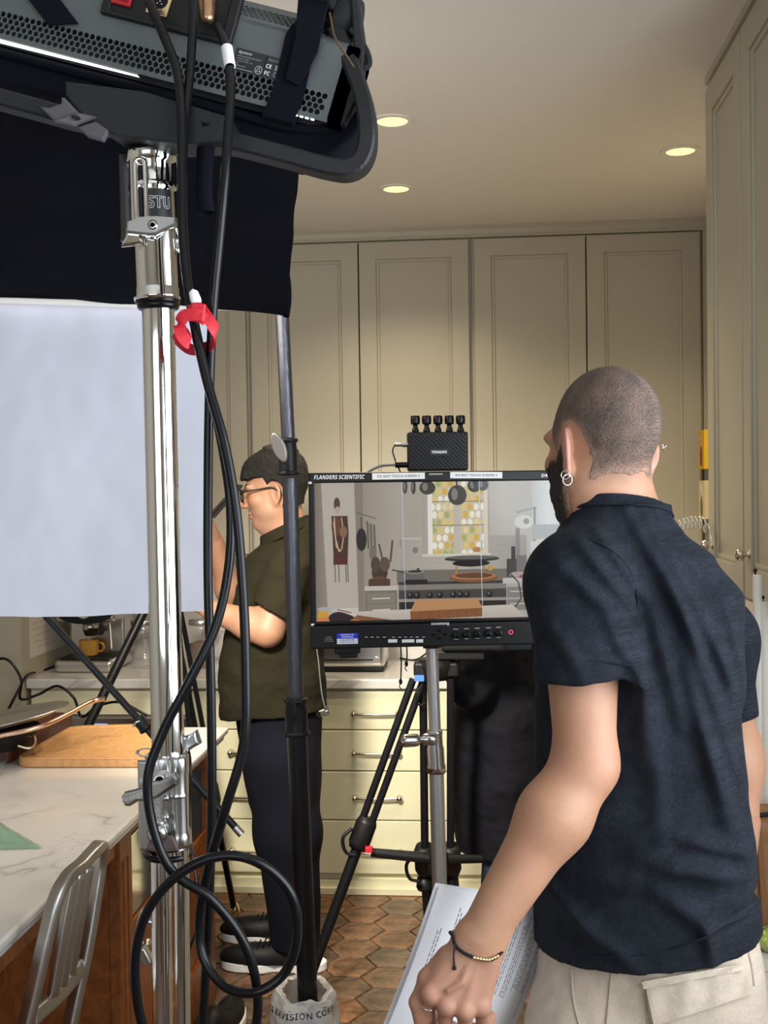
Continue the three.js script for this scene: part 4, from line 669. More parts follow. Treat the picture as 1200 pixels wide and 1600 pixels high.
{ // aluminium chair pushed under the island
  const t = thing('chair', 'brushed aluminium chair with three back slats pushed under the island', 'chair', P(60, 1600, 2.1).setY(0));
  // back frame seen at an angle: two posts joined by a curved top rail
  const pts = [P(30, 1640, 1.93), P(50, 1560, 1.94), P(72, 1465, 1.955), P(90, 1398, 1.975), P(108, 1368, 2.01), P(128, 1350, 2.06), P(147, 1330, 2.11), P(157, 1322, 2.15), P(156, 1345, 2.17), P(148, 1400, 2.16), P(135, 1480, 2.14), P(118, 1560, 2.12), P(100, 1650, 2.10)];
  const bar = new THREE.Shape(); bar.absellipse(0, 0, 0.021, 0.0105, 0, Math.PI * 2);
  const sweep = (p, w, h, seg) => { const g = new THREE.BoxGeometry(1, 1, 1, 1, 1, 1), c = new THREE.CatmullRomCurve3(p, false, 'centripetal'), N = seg, R = 20, pos = [], idx = [];
    const nrm = P(100, 1450, 2.0).sub(P(100, 1450, 1.0)).normalize(), fwd = V(0.80, 0.12, 0.58).normalize();
    for (let i = 0; i <= N; i++) { const q = c.getPointAt(i / N), tg = c.getTangentAt(i / N), b = fwd.clone().addScaledVector(tg, -fwd.dot(tg)).normalize(), n = tg.clone().cross(b); for (let k = 0; k < R; k++) { const a = k / R * Math.PI * 2, ca = Math.sign(Math.cos(a)) * Math.abs(Math.cos(a)) ** 0.5, sa = Math.sign(Math.sin(a)) * Math.abs(Math.sin(a)) ** 0.5; const v = q.clone().addScaledVector(b, w / 2 * ca).addScaledVector(n, h / 2 * sa); pos.push(v.x, v.y, v.z); } }
    for (let i = 0; i < N; i++) for (let k = 0; k < R; k++) { const a = i * R + k, b2 = i * R + (k + 1) % R; idx.push(a, b2, a + R, b2, b2 + R, a + R); }
    for (const e of [0, N]) { const q = c.getPointAt(e / N); pos.push(q.x, q.y, q.z); const ci = pos.length / 3 - 1; for (let k = 0; k < R; k++) e ? idx.push(ci, e * R + k, e * R + (k + 1) % R) : idx.push(ci, (k + 1) % R, k); }
    const o = new THREE.BufferGeometry(); o.setAttribute('position', new THREE.Float32BufferAttribute(pos, 3)); o.setIndex(idx); o.computeVertexNormals(); return o; };
  part(t, 'back_frame', sweep(pts, 0.032, 0.020, 120), M.brushed);
  const lerpP = (a, b, k) => a.clone().lerp(b, k), r0 = P(62, 1590, 1.97), r1 = P(122, 1515, 2.12), u0 = P(100, 1395, 2.0), u1 = P(146, 1350, 2.12);
  part(t, 'lower_rail', sweep([P(48, 1592, 1.95), lerpP(r0, r1, 0.5), P(128, 1508, 2.13)], 0.022, 0.030, 30), M.brushed);
  for (const k of [0.28, 0.52, 0.76]) part(t, 'slat', sweep([lerpP(P(66, 1575, 1.97), P(122, 1510, 2.12), k), lerpP(P(82, 1480, 1.98), P(136, 1425, 2.12), k), lerpP(P(100, 1385, 2.0), P(150, 1345, 2.13), k)], 0.016, 0.020, 20), M.brushed);
  const s0 = P(20, 1660, 1.96), sx = V(-0.8, 0, -0.6).multiplyScalar(0.0);
  const seatC = V(-1.02, 0.46, -2.10);
  part(t, 'seat', new RoundedBoxGeometry(0.40, 0.03, 0.40, 3, 0.014).rotateY(0.55).translate(seatC.x - 0.06, 0.455, seatC.z - 0.05), M.brushed);
  for (const [dx, dz] of [[-0.16, -0.16], [0.16, -0.16], [-0.16, 0.16], [0.16, 0.16]]) { const a = V(dx, 0, dz).applyAxisAngle(V(0, 1, 0), 0.55).add(V(seatC.x - 0.06, 0, seatC.z - 0.05)); part(t, 'leg', cyl(a.clone().setY(0.002).add(V(dx * 0.12, 0, dz * 0.12)), a.clone().setY(0.445), 0.012, 0.016), M.brushed); }
  for (const k of [0, pts.length - 1]) { const e = pts[k]; part(t, 'upright', cyl(e.clone().add(V(0, 0.01, 0)), V(mix(e.x, seatC.x - 0.06, 0.25), 0.445, mix(e.z, seatC.z - 0.05, 0.2)), 0.013, 0.014), M.brushed); }
}
{ // on the back worktop
  const c = P(150, 1048, 5.02), y = CT + 0.0005, t = thing('espresso_machine', 'steel espresso machine with an amber cup on the back worktop', 'coffee machine', V(c.x, y, c.z));
  const b = (n, x0, x1, y0, y1, z0, z1, m, r = 0.006) => part(t, n, rbox(c.x + x0, c.x + x1, y + y0, y + y1, c.z + z0, c.z + z1, r, 3), m);
  b('drip_tray', -0.13, 0.13, 0, 0.055, -0.12, 0.17, M.steel, 0.02); b('drip_grate', -0.11, 0.11, 0.055, 0.062, 0.0, 0.155, M.black, 0.003);
  b('body', -0.13, 0.13, 0.055, 0.36, -0.16, -0.02, M.steel, 0.015); b('head', -0.135, 0.135, 0.215, 0.37, -0.16, 0.13, M.steel, 0.02);
  part(t, 'control_panel', lathe(V(c.x, y + 0.235, c.z + 0.125), V(c.x, y + 0.235, c.z + 0.15), [[0.0001, 0.02], [0.11, 0.02], [0.115, 0.012], [0.115, 0], [0.0001, 0]], 40).applyMatrix4(new THREE.Matrix4().makeTranslation(c.x, y + 0.26, c.z).multiply(new THREE.Matrix4().makeScale(1.1, 0.45, 1)).multiply(new THREE.Matrix4().makeTranslation(-c.x, -y - 0.235, -c.z))), M.black);
  part(t, 'gauge', lathe(V(c.x, y + 0.262, c.z + 0.14), V(c.x, y + 0.262, c.z + 0.16), [[0.0001, 0.010], [0.026, 0.010], [0.030, 0.012], [0.030, 0], [0.0001, 0]], 30), M.silver);
  part(t, 'group_head', lathe(V(c.x, y + 0.215, c.z + 0.06), V(c.x, y + 0.165, c.z + 0.06), [[0.0001, 0], [0.035, 0], [0.035, 0.03], [0.03, 0.05], [0.0001, 0.05]], 30), M.steel);
  part(t, 'portafilter', [cyl(V(c.x, y + 0.172, c.z + 0.08), V(c.x + 0.09, y + 0.182, c.z + 0.19), 0.012, 0.016), cyl(V(c.x, y + 0.15, c.z + 0.06), V(c.x, y + 0.175, c.z + 0.06), 0.025, 0.034)], M.black);
  part(t, 'steam_wand', tube([V(c.x + 0.10, y + 0.22, c.z + 0.10), V(c.x + 0.11, y + 0.16, c.z + 0.12), V(c.x + 0.12, y + 0.10, c.z + 0.14)], 0.005, 16, 8), M.steel);
  const cup = thing('coffee_cup', 'amber brown cup standing on the drip tray of the espresso machine', 'cup', V(c.x - 0.005, y + 0.062, c.z + 0.07));
  part(cup, 'bowl', new THREE.LatheGeometry([[0.0001, 0], [0.036, 0], [0.04, 0.006], [0.043, 0.07], [0.0405, 0.07], [0.037, 0.008], [0.0001, 0.006]].map(p => new THREE.Vector2(...p)), 36).translate(c.x - 0.005, y + 0.0625, c.z + 0.07), mat({ color: rgb(0.45, 0.22, 0.04), roughness: 0.25 }));
  part(cup, 'handle', new THREE.TorusGeometry(0.02, 0.005, 10, 24).translate(c.x + 0.042, y + 0.10, c.z + 0.07), mat({ color: rgb(0.45, 0.22, 0.04), roughness: 0.25 }));
  // jars
  const jar = (px, lab, fill) => { const q = P(px, 1046, 5.0), j = thing('glass_jar', lab, 'jar', V(q.x, y, q.z), 'glass jars');
    part(j, 'jar', new THREE.LatheGeometry([[0.0001, 0], [0.055, 0], [0.06, 0.01], [0.06, 0.16], [0.052, 0.18], [0.052, 0.19], [0.049, 0.19], [0.049, 0.178], [0.056, 0.158], [0.056, 0.012], [0.0001, 0.006]].map(p => new THREE.Vector2(...p)), 40).translate(q.x, y, q.z), M.glass);
    part(j, 'lid', new THREE.LatheGeometry([[0.0001, 0], [0.056, 0], [0.058, 0.004], [0.058, 0.022], [0.052, 0.026], [0.0001, 0.027]].map(p => new THREE.Vector2(...p)), 40).translate(q.x, y + 0.1905, q.z), M.steel); 
    if (fill) part(j, 'contents', new THREE.LatheGeometry([[0.0001, 0], [0.054, 0], [0.055, 0.01], [0.055, fill], [0.03, fill + 0.01], [0.0001, fill + 0.004]].map(p => new THREE.Vector2(...p)), 30).translate(q.x, y + 0.007, q.z), mat({ color: rgb(0.35, 0.25, 0.18), roughness: 0.9, bumpMap: grainTex, bumpScale: 0.004 })); };
  jar(226, 'clear glass jar with a steel lid right of the espresso machine', 0); jar(316, 'glass jar of brown food behind the thin black stand legs', 0.10);
  // toaster
  const q = P(550, 1042, 5.0), T = thing('toaster', 'brushed steel toaster on the worktop under the left end of the monitor', 'toaster', V(q.x, y, q.z)), tb = (n, x0, x1, y0, y1, z0, z1, m, r) => part(T, n, rbox(q.x + x0, q.x + x1, y + y0, y + y1, q.z + z0, q.z + z1, r, 4), m);
  tb('base', -0.15, 0.15, 0, 0.025, -0.09, 0.13, M.black, 0.008); tb('body', -0.155, 0.155, 0.018, 0.19, -0.095, 0.135, M.steel, 0.022); tb('slot', -0.12, 0.12, 0.188, 0.192, -0.05, -0.02, M.black, 0.001); tb('slot', -0.12, 0.12, 0.188, 0.192, 0.03, 0.06, M.black, 0.001); tb('lever_track', -0.12, 0.12, 0.050, 0.056, 0.134, 0.137, M.black, 0.001);
  for (const s of [-0.12, 0.12]) part(T, 'knob', cyl(V(q.x + s, y + 0.053, q.z + 0.13), V(q.x + s, y + 0.053, q.z + 0.15), 0.013), M.steel);
  const w = [P(625, 1032, 5.24), P(650, 1028, 5.2), P(672, 1015, 5.2), P(690, 990, 5.26)]; single('appliance_cable', 'thin dark mains cable lying on the worktop right of the toaster', 'cable', tube(w.map((p, i) => i < 2 ? p.setY(CT + 0.005) : p), 0.004, 40), M.rubber);
  const lc = [P(-60, 1062, 4.5), P(-20, 1036, 4.5), P(10, 1030, 4.5), P(33, 1062, 4.5), P(32, 1092, 4.5), P(60, 1085, 4.55), P(90, 1072, 4.55), P(115, 1090, 4.55), P(128, 1120, 4.55), P(150, 1105, 4.55), P(185, 1097, 4.55), P(230, 1118, 4.55)];
  single('power_cable', 'thin black cable looping down from the coffee machine worktop behind the island', 'cable', tube(lc, 0.0055, 160), M.rubber);
  single('power_cable', 'black mains cable running up to the left side of the espresso machine', 'cable', tube([P(8, 1118, 4.55), P(28, 1080, 4.58), P(40, 1058, 4.66), P(60, 1047, 4.86).setY(CT + 0.007), P(85, 1035, 5.0).setY(CT + 0.007), P(105, 1020, 5.12).setY(CT + 0.03)], 0.0055, 90), M.rubber);
}
// ---------------------------------------------------------------- the man in the polo shirt, farther back, in profile
{
  const D = 4.05, K = D / F;
  const man = thing('person', 'man with glasses and dark green polo standing in profile, holding up a phone', 'person', P(440, 1500, D).setY(0));
  const row = (y, x0, x1, b, d = D) => { const p = P((x0 + x1) / 2, y, d); return [p.y, p.x, p.z, (x1 - x0) / 2 * K, b]; };
  const HM = rotM(-Math.PI / 2 + 0.06, 0.16, 0, P(431, 766, D - 0.02), 1.16), hinv = inv3(HM), head = headSdf({ fat: 0.006, jaw: 1.05 });
  const J = { nb: P(452, 850, D), nt: P(440, 790, D - 0.02), ls: P(452, 890, D - 0.17), le: P(418, 985, D - 0.22), lw: P(326, 952, D - 0.16), rs: P(450, 890, D + 0.17), re: P(368, 950, D + 0.16), rw: P(336, 845, D + 0.02) };
  const torso = stackSdf([row(842, 418, 478, 0.08), row(870, 390, 492, 0.16), row(920, 372, 500, 0.185), row(990, 352, 504, 0.19), row(1050, 344, 506, 0.195), row(1100, 345, 508, 0.19), row(1130, 350, 505, 0.18)], 0);
  const arm = (x, y, z) => {
    let d = cap(x, y, z, J.ls, J.le, 0.062, 0.052); const m = J.le.clone().lerp(J.lw, 0.3); d = smin(d, cap(x, y, z, J.le, m, 0.051, 0.052), 0.03); d = smin(d, cap(x, y, z, m, J.lw, 0.052, 0.035), 0.03);
    let e = cap(x, y, z, J.rs, J.re, 0.060, 0.05); const n = J.re.clone().lerp(J.rw, 0.3); e = smin(e, cap(x, y, z, J.re, n, 0.05, 0.05), 0.03); e = smin(e, cap(x, y, z, n, J.rw, 0.05, 0.032), 0.03); return Math.min(d, e);
  };
  const P1100 = P(430, 1090, D).y;
  const neck = (x, y, z) => smin(cap(x, y, z, J.nt, J.nb, 0.068, 0.078), cap(x, y, z, J.nb, P(450, 890, D), 0.075, 0.10), 0.05);
  const hl = (x, y, z) => head(...hinv(x, y, z)) * 1.16;
  const body = (x, y, z) => smin(smin(arm(x, y, z), Math.max(torso(x, y, z) + 0.025, P1100 - y), 0.03), smin(neck(x, y, z), hl(x, y, z), 0.03), 0.03);
  const col = (x, y, z) => { const [a, b, c] = hinv(x, y, z); let s = skinAt(x, y, z, [0.35, 0.18, 0.113]); if (Math.hypot(a, b, c) < 0.17) { if (b < -0.03) s = mix3(s, [0.30, 0.19, 0.15], 0.45 * sst(-0.03, -0.06, b) * sst(0.0, 0.03, c)); if (Math.abs(Math.abs(a) - 0.031) < 0.02 && Math.abs(b - 0.025) < 0.007 && c > 0.06) s = [0.04, 0.028, 0.022]; if (Math.abs(a) < 0.022 && Math.abs(b + 0.062) < 0.009 && c > 0.07) s = mix3(s, [0.45, 0.16, 0.14], 0.6); if (c > 0.1 && b < 0.02 && b > -0.04) s = mix3(s, [0.55, 0.25, 0.19], 0.5); } return s; };
  const hc = V(0, 0, 0).applyMatrix4(HM), cut = hc.y - 0.155;
  const hcx = (x, y, z) => Math.hypot(x - hc.x, z - hc.z) < 0.19 ? y - cut : -1;
  const [lo, hi] = bounds([P(320, 840, D), P(510, 1120, D), J.lw, J.rw, J.ls, J.rs, J.le, J.re], 0.1);
  const hands = [];
  // left hand under the phone, right hand holding its side: palm, fingers, thumb
  const hand = (w, dir, side, up) => { const pal = w.clone().addScaledVector(dir, 0.085), fs = []; for (let i = 0; i < 4; i++) { const k = pal.clone().addScaledVector(side, (i - 1.5) * 0.021), a = k.clone().addScaledVector(dir, [0.04, 0.045, 0.042, 0.034][i]), b = a.clone().addScaledVector(up, 0.026).addScaledVector(dir, 0.012); fs.push([k, a, b]); } const t0 = w.clone().addScaledVector(dir, 0.03).addScaledVector(side, -0.025), t1 = t0.clone().addScaledVector(side, -0.03).addScaledVector(dir, 0.03), t2 = t1.clone().addScaledVector(up, 0.02).addScaledVector(dir, 0.028);
    const f = (x, y, z) => { let d = 9; for (const [k, a, b] of fs) { let q = smin(cap(x, y, z, w, k, 0.029, 0.0135), cap(x, y, z, k, a, 0.0115, 0.0098), 0.008); q = smin(q, cap(x, y, z, a, b, 0.0098, 0.0085), 0.006); d = smin(d, q, 0.004); } return smin(d, smin(cap(x, y, z, t0, t1, 0.015, 0.0115), cap(x, y, z, t1, t2, 0.0115, 0.0095), 0.006), 0.008); };
    const [a, b] = bounds([w, t2, ...fs.flat()], 0.035); return sdfMesh(f, a, b, 0.004, col); };
  const dR = J.rw.clone().sub(J.re).normalize(), dL = J.lw.clone().sub(J.le).normalize();
  hands.push(hand(J.rw, dR, V(0.25, 0, 1).normalize(), V(-0.9, 0.3, 0).normalize()), hand(J.lw, dL, V(0, 0, 1), V(0, 1, 0)));
  part(man, 'body', [sdfMesh((x, y, z) => Math.max(body(x, y, z), hcx(x, y, z)), lo, hi, 0.008, col), sdfMesh((x, y, z) => Math.max(body(x, y, z), cut - 0.006 - y), V(hc.x - 0.16, cut - 0.012, hc.z - 0.14), V(hc.x + 0.17, hc.y + 0.16, hc.z + 0.14), 0.0036, col), ...hands], skinMat);
  const hairF = (x, y, z) => { const [a, b, c] = hinv(x, y, z); const th = 0.010 + 0.012 * sst(0.02, 0.10, b) + 0.010 * sst(0.03, 0.09, c) * sst(0.03, 0.06, b); const low = c > 0.03 ? 0.047 + 0.006 * noise(a * 90, c * 30, 2) : c > -0.02 ? mix(-0.01, 0.047, sst(-0.0, 0.03, c)) : -0.055; return Math.max(body(x, y, z) - th - 0.0025 * noise(a * 60, b * 60, c * 160), (low - b) * 1.1, Math.abs(a) > 0.05 ? 0.012 - (Math.hypot((c + 0.004) * 1.5, b + 0.012) - 0.030) : -1); };
  const hcol = (x, y, z) => { const n = 0.8 + 0.5 * noise(x * 60, y * 180, z * 60); return [0.006 * n, 0.004 * n, 0.0035 * n]; };
  part(man, 'hair', sdfMesh(hairF, V(hc.x - 0.18, hc.y - 0.13, hc.z - 0.15), V(hc.x + 0.18, hc.y + 0.19, hc.z + 0.15), 0.0042, hcol), hairMat);
  const capF = (x, y, z) => { const [a, b, c] = hinv(x, y, z); return Math.max(body(x, y, z) - 0.029, -(body(x, y, z) - 0.016), Math.hypot(a, b - 0.115, c + 0.035) - 0.056); };
  part(man, 'skullcap', sdfMesh(capF, V(hc.x - 0.18, hc.y, hc.z - 0.15), V(hc.x + 0.18, hc.y + 0.19, hc.z + 0.15), 0.004), mat({ color: rgb(0.018, 0.018, 0.012), roughness: 0.9 }));
  const at = (a, b, c) => V(a, b, c).applyMatrix4(HM);
  const rim = s => { const q = []; for (let k = 0; k < 24; k++) { const t = k / 24 * 2 * Math.PI; q.push(at(s * 0.034 + 0.024 * Math.sign(Math.cos(t)) * Math.abs(Math.cos(t)) ** 0.8, 0.0 + 0.019 * Math.sign(Math.sin(t)) * Math.abs(Math.sin(t)) ** 0.8, 0.103 - 0.12 * Math.abs(s * 0.034 + 0.024 * Math.cos(t) - 0) ** 1 * 0.25)); } return tube(q, 0.0024, 60, 8, true); };
  const G2 = [rim(1), rim(-1), tube([at(0.011, 0.004, 0.106), at(0, 0.008, 0.110), at(-0.011, 0.004, 0.106)], 0.0022, 12, 8)];
  for (const s of [1, -1]) G2.push(tube([at(s * 0.057, 0.008, 0.099), at(s * 0.068, 0.010, 0.09), at(s * 0.079, 0.010, 0.04), at(s * 0.084, 0.008, 0.0), at(s * 0.084, -0.012, -0.024)], 0.0026, 30, 8));
  part(man, 'glasses', G2, M.black);
  // polo shirt
  const lD = J.le.clone().sub(J.ls).normalize(), lc = J.ls.clone().lerp(J.le, 0.72), rD = J.re.clone().sub(J.rs).normalize(), rc = J.rs.clone().lerp(J.re, 0.72);
  const ny = P(450, 824, D).y, nx = P(450, 824, D).x, cy = P(450, 828, D).y;
  const pa0 = P(452, 862, D), pb0 = P(450, 890, D), pc0 = P(466, 828, D), pd0 = P(462, 880, D);
  const polo = (x, y, z) => {
    let d = torso(x, y, z) - 0.008; let l = cap(x, y, z, J.ls, J.le, 0.076, 0.078), r = cap(x, y, z, J.rs, J.re, 0.074, 0.072);
    l = smax(l, (x - lc.x) * (lD.x - 0.25) + (y - lc.y) * (lD.y - 0.1) + (z - lc.z) * lD.z, 0.004); r = smax(r, (x - rc.x) * rD.x + (y - rc.y) * rD.y + (z - rc.z) * rD.z, 0.004);
    d = smin(smin(d, l, 0.03), r, 0.03); d = smin(d, cap(x, y, z, pa0, pb0, 0.082, 0.11), 0.04); d = smin(d, cap(x, y, z, pc0, pd0, 0.072, 0.09), 0.04);
    if (d < 0.04) d -= 0.008 * noise(x * 9 + y * 5, y * 14, z * 8) + 0.0025 * noise(x * 30, y * 40, z * 30);
    const b = P(425, 1108, D).y + 0.03 * (x - P(425, 1108, D).x) - 0.022 * sst(420, 340, 425 + (x - P(425, 1108, D).x) / K); d = smax(d, b - y, 0.004);
    return smax(d, y - ny - 0.45 * (x - nx), 0.005);
  };
  const poloM = phys({ color: rgb(0.017, 0.0145, 0.0075), roughness: 0.95, specularIntensity: 0.3, bumpMap: weaveTex, bumpScale: 0.0005 });
  part(man, 'polo_shirt', sdfMesh(polo, ...bounds([P(340, 800, D - 0.26), P(512, 1135, D - 0.26), P(340, 800, D + 0.28), P(512, 1135, D + 0.28)], 0.05), 0.008), poloM);
  part(man, 'collar', sdfMesh((x, y, z) => Math.max(neck(x, y, z) - 0.014, -(neck(x, y, z) - 0.004), Math.abs(y - cy - 0.45 * (x - nx)) - 0.022), ...bounds([J.nb, J.nt], 0.14), 0.005), poloM);
  // trousers with two legs, shoes
  const hip = P(438, 1120, D), kn = [P(450, 1300, D - 0.09), P(446, 1290, D + 0.11)], an = [P(462, 1462, D - 0.08), P(455, 1420, D + 0.17)]; an[0].y = 0.10; an[1].y = 0.10;
  const seat = stackSdf([row(1060, 365, 503, 0.17), row(1120, 368, 504, 0.175), row(1200, 382, 502, 0.17), row(1240, 390, 500, 0.15)], 0);
  const tr = (x, y, z) => { let d = seat(x, y, z); const h0 = P(438, 1190, D - 0.085), h1 = P(436, 1190, D + 0.09); d = smin(d, Math.min(smin(cap(x, y, z, h0, kn[0], 0.125, 0.110), cap(x, y, z, kn[0], an[0], 0.110, 0.088), 0.05), smin(cap(x, y, z, h1, kn[1], 0.12, 0.105), cap(x, y, z, kn[1], an[1], 0.105, 0.085), 0.05)), 0.05); if (d < 0.03) d -= 0.005 * noise(x * 12, y * 7, z * 12); return Math.max(d, 0.085 - y); };
  part(man, 'trousers', sdfMesh(tr, ...bounds([P(360, 1060, D - 0.22), P(510, 1060, D + 0.25), an[0], an[1], kn[0], kn[1]], 0.14), 0.010), phys({ color: rgb(0.0045, 0.005, 0.010), roughness: 0.95, specularIntensity: 0.3, bumpMap: weaveTex, bumpScale: 0.0005 }));
  const shoe = (a, L) => { const f = (x, y, z) => Math.max(smin(ell(x, y, z, a.x + 0.01, 0.075, a.z, 0.075, 0.075, 0.050), ell(x, y, z, a.x - 0.13, 0.045, a.z + 0.01, 0.14, 0.050, 0.050), 0.06), 0.030 - y);
    const o = part(man, 'shoe', sdfMesh(f, V(a.x - 0.32, 0, a.z - 0.1), V(a.x + 0.13, 0.2, a.z + 0.1), 0.006), M.black), wp = worldPos(o);
    const sf = (x, y, z) => { const q = Math.min(...[[0.035, 0.075, 0.05], [-0.03, 0.06, 0.045], [-0.13, 0.075, 0.055], [-0.19, 0.075, 0.048]].map(([dx, rx, rz]) => ell(x, 0, z, a.x + dx, 0, a.z + 0.005, rx, 1, rz))); return Math.max(q, Math.abs(y - 0.018 - 0.03 * Math.max(0, a.x - 0.18 - x)) - 0.0165); };
    o.add(meshOf('sole', sdfMesh(sf, V(a.x - 0.32, -0.005, a.z - 0.1), V(a.x + 0.14, 0.06, a.z + 0.1), 0.006).translate(-wp.x, -wp.y, -wp.z), M.white));
    const la = []; for (let k = 0; k < 4; k++) la.push(tube([V(a.x - 0.09 - k * 0.02, 0.100 - k * 0.006, a.z - 0.03), V(a.x - 0.085 - k * 0.02, 0.113 - k * 0.008, a.z + 0.005), V(a.x - 0.09 - k * 0.02, 0.098 - k * 0.006, a.z + 0.042)], 0.003, 12, 6)); o.add(meshOf('laces', gm(la).translate(-wp.x, -wp.y, -wp.z), M.black)); };
  shoe(an[0]); shoe(an[1]);
  // phone
  const pa = P(334, 806, D + 0.02), g = rbox(-0.006, 0.006, -0.01, 0.15, -0.045, 0.045, 0.005, 3).rotateZ(-0.75);
  const ph = thing('phone', 'black phone held up in front of the face of the man with glasses', 'phone', P(335, 805, D + 0.02)); part(ph, 'case', g.translate(pa.x - 0.005, pa.y, pa.z), M.plasticBlack);
}
// ---------------------------------------------------------------- the crew member bent behind the tripod
{
  const D = 4.23, K = D / F, man = thing('person', 'person in a black jacket and blue jeans bent behind the monitor', 'person', P(785, 1400, D).setY(0));
  const row = (y, x0, x1, b, d = D) => { const p = P((x0 + x1) / 2, y, d); return [p.y, p.x, p.z, (x1 - x0) / 2 * K, b]; };
  const HM = rotM(-Math.PI / 2 + 0.3, 0.35, 0, P(760, 850, D - 0.04), 1.03), hinv = inv3(HM), head = headSdf();
  const J = { nt: P(775, 880, D), nb: P(790, 930, D), ls: P(790, 985, D - 0.18), le: P(735, 1075, D - 0.22), lw: P(690, 1010, D - 0.16), rs: P(790, 985, D + 0.18), re: P(745, 1080, D + 0.2), rw: P(700, 1010, D + 0.08) };
  const col = (x, y, z) => skinAt(x, y, z, [0.50, 0.28, 0.2]);
  const body = (x, y, z) => smin(smin(cap(x, y, z, J.nt, J.nb, 0.06, 0.07), head(...hinv(x, y, z)), 0.03), Math.min(smin(cap(x, y, z, J.le, J.lw, 0.045, 0.033), cap(x, y, z, J.lw, P(676, 988, D - 0.14), 0.03, 0.028), 0.02), smin(cap(x, y, z, J.re, J.rw, 0.045, 0.033), cap(x, y, z, J.rw, P(684, 990, D + 0.08), 0.03, 0.028), 0.02), cap(x, y, z, J.nb, P(790, 1010, D), 0.07, 0.1)), 0.03);
  part(man, 'body', sdfMesh(body, ...bounds([J.nt, J.nb, J.lw, J.rw, J.le, J.re, P(760, 760, D), P(660, 850, D)], 0.14), 0.008, col), skinMat);
  part(man, 'hair', sdfMesh((x, y, z) => { const [a, b, c] = hinv(x, y, z); return Math.max(head(a, b, c) - 0.014, (c > 0.03 ? 0.05 : -0.04) - b); }, ...bounds([V(0, 0, 0).applyMatrix4(HM)], 0.17), 0.006, () => [0.02, 0.014, 0.01]), hairMat);
  const torso = stackSdf([row(940, 745, 850, 0.16), row(1000, 715, 860, 0.20), row(1090, 712, 862, 0.19), row(1170, 706, 856, 0.20), row(1250, 704, 850, 0.20), row(1325, 716, 845, 0.19)], 0);
  const jk = (x, y, z) => { let d = smin(torso(x, y, z), Math.min(cap(x, y, z, J.ls, J.le, 0.08, 0.07), cap(x, y, z, J.le, J.lw, 0.068, 0.05), cap(x, y, z, J.rs, J.re, 0.08, 0.07), cap(x, y, z, J.re, J.rw, 0.068, 0.05)), 0.04); if (d < 0.04) d -= 0.012 * noise(x * 8, y * 10, z * 8) + 0.004 * noise(x * 24, y * 30, z * 20); return smax(d, P(780, 1320, D).y - y + 0.012 * noise(x * 30, 0, z * 30) - 0.10 * Math.max(0, P(740, 0, D).x - x), 0.005); };
  part(man, 'jacket', sdfMesh(jk, ...bounds([P(670, 930, D - 0.3), P(870, 1340, D - 0.3), P(670, 930, D + 0.3), P(870, 1340, D + 0.3)], 0.06), 0.009), phys({ color: rgb(0.006, 0.006, 0.010), roughness: 0.8, specularIntensity: 0.4, bumpMap: weaveTex, bumpScale: 0.0005 }));
  const a0 = V(P(782, 1400, D).x, 0.08, -D + 0.09), a1 = V(P(786, 1400, D).x, 0.08, -D - 0.12), h0 = P(800, 1290, D - 0.06), h1 = P(800, 1290, D + 0.08);
  part(man, 'jeans', sdfMesh((x, y, z) => Math.max(smin(cap(x, y, z, h0, a0, 0.104, 0.078), cap(x, y, z, h1, a1, 0.104, 0.078), 0.05) - 0.004 * noise(x * 14, y * 9, z * 14), 0.05 - y), ...bounds([h0, h1, a0, a1], 0.16), 0.010), mat({ color: rgb(0.020, 0.038, 0.085), roughness: 0.9, bumpMap: weaveTex, bumpScale: 0.0008 }));
  for (const a of [a0, a1]) part(man, 'shoe', sdfMesh((x, y, z) => Math.max(smin(ell(x, y, z, a.x, 0.05, a.z, 0.065, 0.055, 0.048), ell(x, y, z, a.x - 0.1, 0.035, a.z, 0.10, 0.042, 0.048), 0.05), 0.002 - y), V(a.x - 0.24, -0.004, a.z - 0.1), V(a.x + 0.1, 0.13, a.z + 0.1), 0.008), M.black);
}
